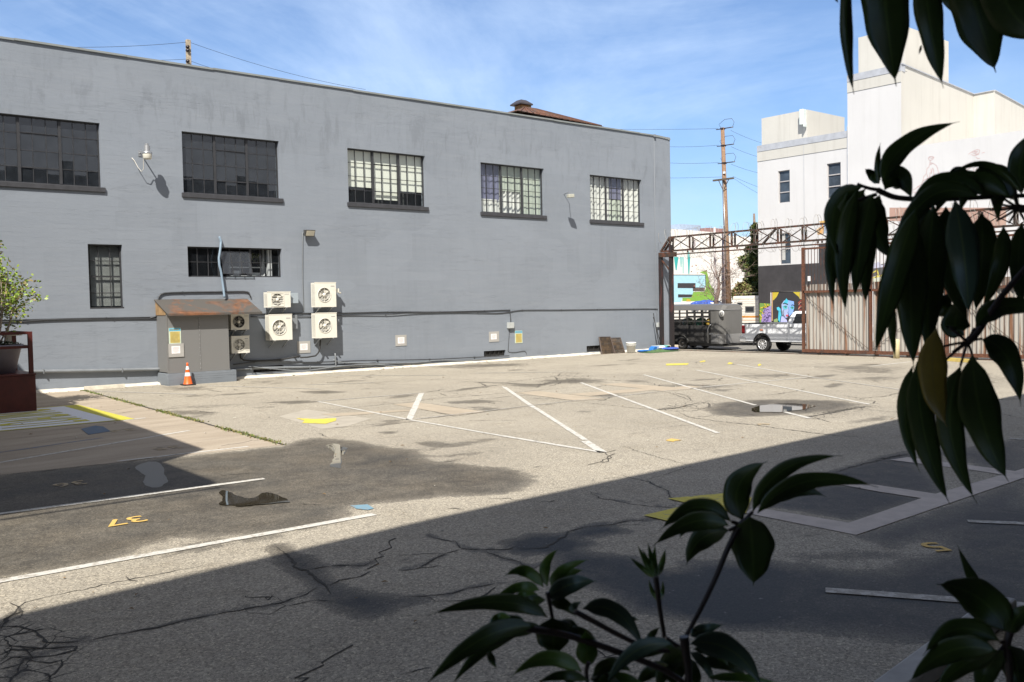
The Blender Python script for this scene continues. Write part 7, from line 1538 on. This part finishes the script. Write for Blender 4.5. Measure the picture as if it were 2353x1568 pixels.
for base,tip,ctrl,w,dist,kw in [
 ((905,930),(655,862),(800,760),95,1.15,{'mat':LN}),((930,925),(1002,685),(870,780),85,1.15,{'mat':LN}),((950,920),(1192,755),(990,800),85,1.15,{'mat':LN}),((960,915),(1160,820),(1040,830),80,1.17,{'mat':LN}),((880,950),(585,1010),(760,880),85,1.15,{'mat':LN}),((870,975),(680,1015),(770,980),80,1.17,{'mat':LN}),((930,1000),(1245,890),(1060,880),150,1.12,{'mat':LGB,'wav':.12}),((960,950),(1080,900),(1000,880),70,1.17,{}),
 ((930,1120),(165,1110),(700,930),140,1.08,{'wav':.1}),((850,1175),(150,1560),(520,1150),170,1.06,{'wav':.1}),((800,1190),(320,1560),(520,1250),110,1.08,{'wav':.1}),((960,1120),(968,1365),(970,1250),300,1.10,{'wav':.08,'fold':.1}),((700,1120),(560,1165),(600,1100),70,1.1,{'mat':LN}),((780,1130),(570,1220),(640,1130),90,1.1,{}),
 ((1150,1065),(1545,1335),(1400,990),150,1.10,{'mat':LGB}),((1090,1090),(1150,1020),(1080,1040),60,1.1,{'mat':LGB}),((1430,1150),(1510,1140),(1460,1110),40,1.12,{}),((560,1330),(615,1445),(570,1380),60,1.08,{}),
 ((1180,1430),(1170,1195),(1180,1300),170,1.08,{'mat':LN}),((1150,1465),(692,1500),(940,1270),130,1.05,{'mat':LN}),((1215,1490),(1470,1470),(1330,1350),110,1.06,{}),((1190,1520),(860,1540),(1020,1440),80,1.06,{}),((1200,1510),(1420,1580),(1300,1480),110,1.07,{}),
 ((1720,1285),(1290,1560),(1450,1250),130,1.05,{'mat':LGB}),((1830,1285),(2290,1570),(2120,1230),200,1.04,{'mat':LGB}),((1830,1235),(2045,1165),(1900,1190),95,1.10,{'mat':LGB}),((1830,1340),(1990,1560),(1930,1380),80,1.08,{'mat':LGB}),((1800,1320),(1620,1600),(1650,1400),150,1.10,{}),((1760,1300),(1700,1560),(1760,1450),160,1.12,{}),((1850,1250),(1860,1180),(1850,1200),40,1.1,{}),((1940,1500),(2400,1540),(2150,1480),70,1.06,{'mat':LN}),((1100,1440),(1080,1560),(1060,1500),110,1.09,{}),
 ((920,1010),(690,1060),(800,1000),80,1.14,{}),((940,1020),(1110,1120),(1050,1010),100,1.15,{}),((900,1180),(480,1330),(700,1170),110,1.11,{'wav':.1}),((1000,1150),(1130,1300),(1110,1180),120,1.13,{}),((1020,1200),(1260,1310),(1180,1200),90,1.13,{}),
 ((1740,1310),(1420,1420),(1560,1290),100,1.09,{}),((1850,1320),(2080,1440),(2000,1300),90,1.09,{}),((1880,1400),(2200,1500),(2060,1380),100,1.10,{}),((1700,1420),(1480,1560),(1560,1440),110,1.11,{}),((1240,1520),(1560,1560),(1400,1460),90,1.08,{'mat':LN}),((1780,1380),(1880,1580),(1870,1460),120,1.12,{}),((1560,1290),(1640,1180),(1580,1220),60,1.13,{}),((1650,1440),(1740,1560),(1720,1480),90,1.1,{}),((620,1560),(420,1640),(500,1560),100,1.07,{})]: leaf(BP,c9,base,tip,ctrl,w,dist,**kw)
stem(BP,c9,[(930,960),(945,1040),(975,1200)],.003,1.12); stem(BP,c9,[(800,1190),(980,1215),(1150,1260),(1480,1375),(1660,1450),(1800,1540),(1900,1640)],.0045,1.10); stem(BP,c9,[(1100,1080),(1250,1160),(1400,1240),(1560,1310),(1700,1330)],.0035,1.10); stem(BP,c9,[(1190,1400),(1175,1450),(1180,1520),(1190,1640)],.0028,1.07); stem(BP,c9,[(1790,1240),(1800,1330),(1815,1440),(1820,1640)],.006,1.10); stem(BP,c9,[(1670,1255),(1740,1300),(1790,1320)],.0045,1.14); stem(BP,c8,[(275,1210),(270,1250)],.005,1.16)
down(BP,PD(*c9(1820,1640),1.10),1.0,.75,.008)
down(BP,PD(*c9(1190,1640),1.07),.9,.7,.005)
# bottom right plant
QP=thing('umbrella_plant','dark umbrella plant fan in the bottom right corner','plant',PD(2290,1568,1.2)); QP['slim']=1
for base,tip,ctrl,w,dist,kw in [
 ((2250,1180),(1812,885),(2110,900),300,1.15,{'fold':.1}),((2140,1010),(1943,640),(2040,880),85,1.2,{}),((2205,1235),(1733,1325),(1920,1040),170,1.12,{}),((2190,1295),(1640,1500),(1880,1190),190,1.10,{}),((2195,1300),(1800,1560),(1950,1340),150,1.12,{}),((2230,1290),(2080,1620),(2080,1400),170,1.12,{}),((2270,1260),(2330,1620),(2330,1400),230,1.12,{}),((2265,1200),(2420,1010),(2290,1060),130,1.13,{})]: leaf(QP,c8,base,tip,ctrl,w,dist,**kw)
stem(QP,c8,[(2265,1180),(2248,1260),(2262,1400),(2275,1650)],.0055,1.13)
for q in ((2250,1190),(2205,1240),(2195,1300),(2265,1200)): stem(QP,c8,[(2250,1240),q],.0028,1.13)
down(QP,PD(*c8(2275,1650),1.13),1.7,.62,.008)
# ------------------------------------------------------------------ camera, sun, sky
cd=bpy.data.cameras.new('camera'); cam=bpy.data.objects.new('camera',cd); COL.objects.link(cam); SC.camera=cam
cd.sensor_width=36; cd.lens=FOC/IW*36; cd.clip_start=.05; cd.clip_end=2000
mw=Matrix(((*MC[0],0),(*MC[1],0),(*MC[2],EYE[2]),(0,0,0,1))); cam.matrix_world=mw
cd.dof.use_dof=True; cd.dof.focus_distance=30; cd.dof.aperture_fstop=11
sl=bpy.data.lights.new('sun','SUN'); so=bpy.data.objects.new('sun',sl); COL.objects.link(so); sl.energy=4.8; sl.angle=math.radians(.53); sl.color=(1.0,.945,.86)
so.rotation_euler=SD.to_track_quat('-Z','Y').to_euler()
w=bpy.data.worlds.new('World'); SC.world=w; w.use_nodes=True; nt=w.node_tree; bg=nt.nodes['Background']
sky=nt.nodes.new('ShaderNodeTexSky'); sky.sky_type='NISHITA'; sky.sun_disc=False; sky.sun_elevation=el
s_=-SD; sky.sun_rotation=math.atan2(s_.x,s_.y); sky.altitude=50; sky.air_density=1.0; sky.dust_density=.4; sky.ozone_density=2.2
tc=nt.nodes.new('ShaderNodeTexCoord'); mp=nt.nodes.new('ShaderNodeMapping'); mp.inputs['Scale'].default_value=(1.0,1.0,2.2); mp.inputs['Rotation'].default_value=(.35,.25,.5); nt.links.new(tc.outputs['Generated'],mp.inputs['Vector'])
n1=noise(nt,mp.outputs['Vector'],1.7,8,.62,.9)
n2=noise(nt,mp.outputs['Vector'],5.5,6,.6,.4)
sp=nt.nodes.new('ShaderNodeSeparateXYZ'); nt.links.new(tc.outputs['Generated'],sp.inputs[0])
hz=ramp(nt,sp.outputs[2],[(0,.55),(.45,.0)])
f=mth(nt,'ADD',mth(nt,'MULTIPLY',ramp(nt,n1,[(.47,0.0),(.74,1.0)]),.52),mth(nt,'MULTIPLY',ramp(nt,n2,[(.46,0.0),(.8,1.0)]),.22)); f=mth(nt,'MAXIMUM',f,0.0,True)
f=mth(nt,'ADD',f,mth(nt,'ADD',mth(nt,'MULTIPLY',hz,.30),.05),True)
c0=mix(nt,1.0,sky.outputs[0],(.80,1.0,1.26),'MULTIPLY'); c=mix(nt,f,c0,(7.0,8.6,11.0)); bk=ramp(nt,mth(nt,'ADD',mth(nt,'MULTIPLY',sp.outputs[2],.75),mth(nt,'MULTIPLY',sp.outputs[1],-.6)),[(.18,0.0),(.62,.75)]); c=mix(nt,bk,c,(5.7,5.35,5.0))
nt.links.new(c,bg.inputs['Color']); bg.inputs['Strength'].default_value=.075
SC.view_settings.view_transform='Standard'; SC.view_settings.look='None'; SC.view_settings.exposure=.64; SC.view_settings.gamma=1
SC.render.engine='CYCLES'; SC.cycles.max_bounces=8; SC.cycles.transparent_max_bounces=16
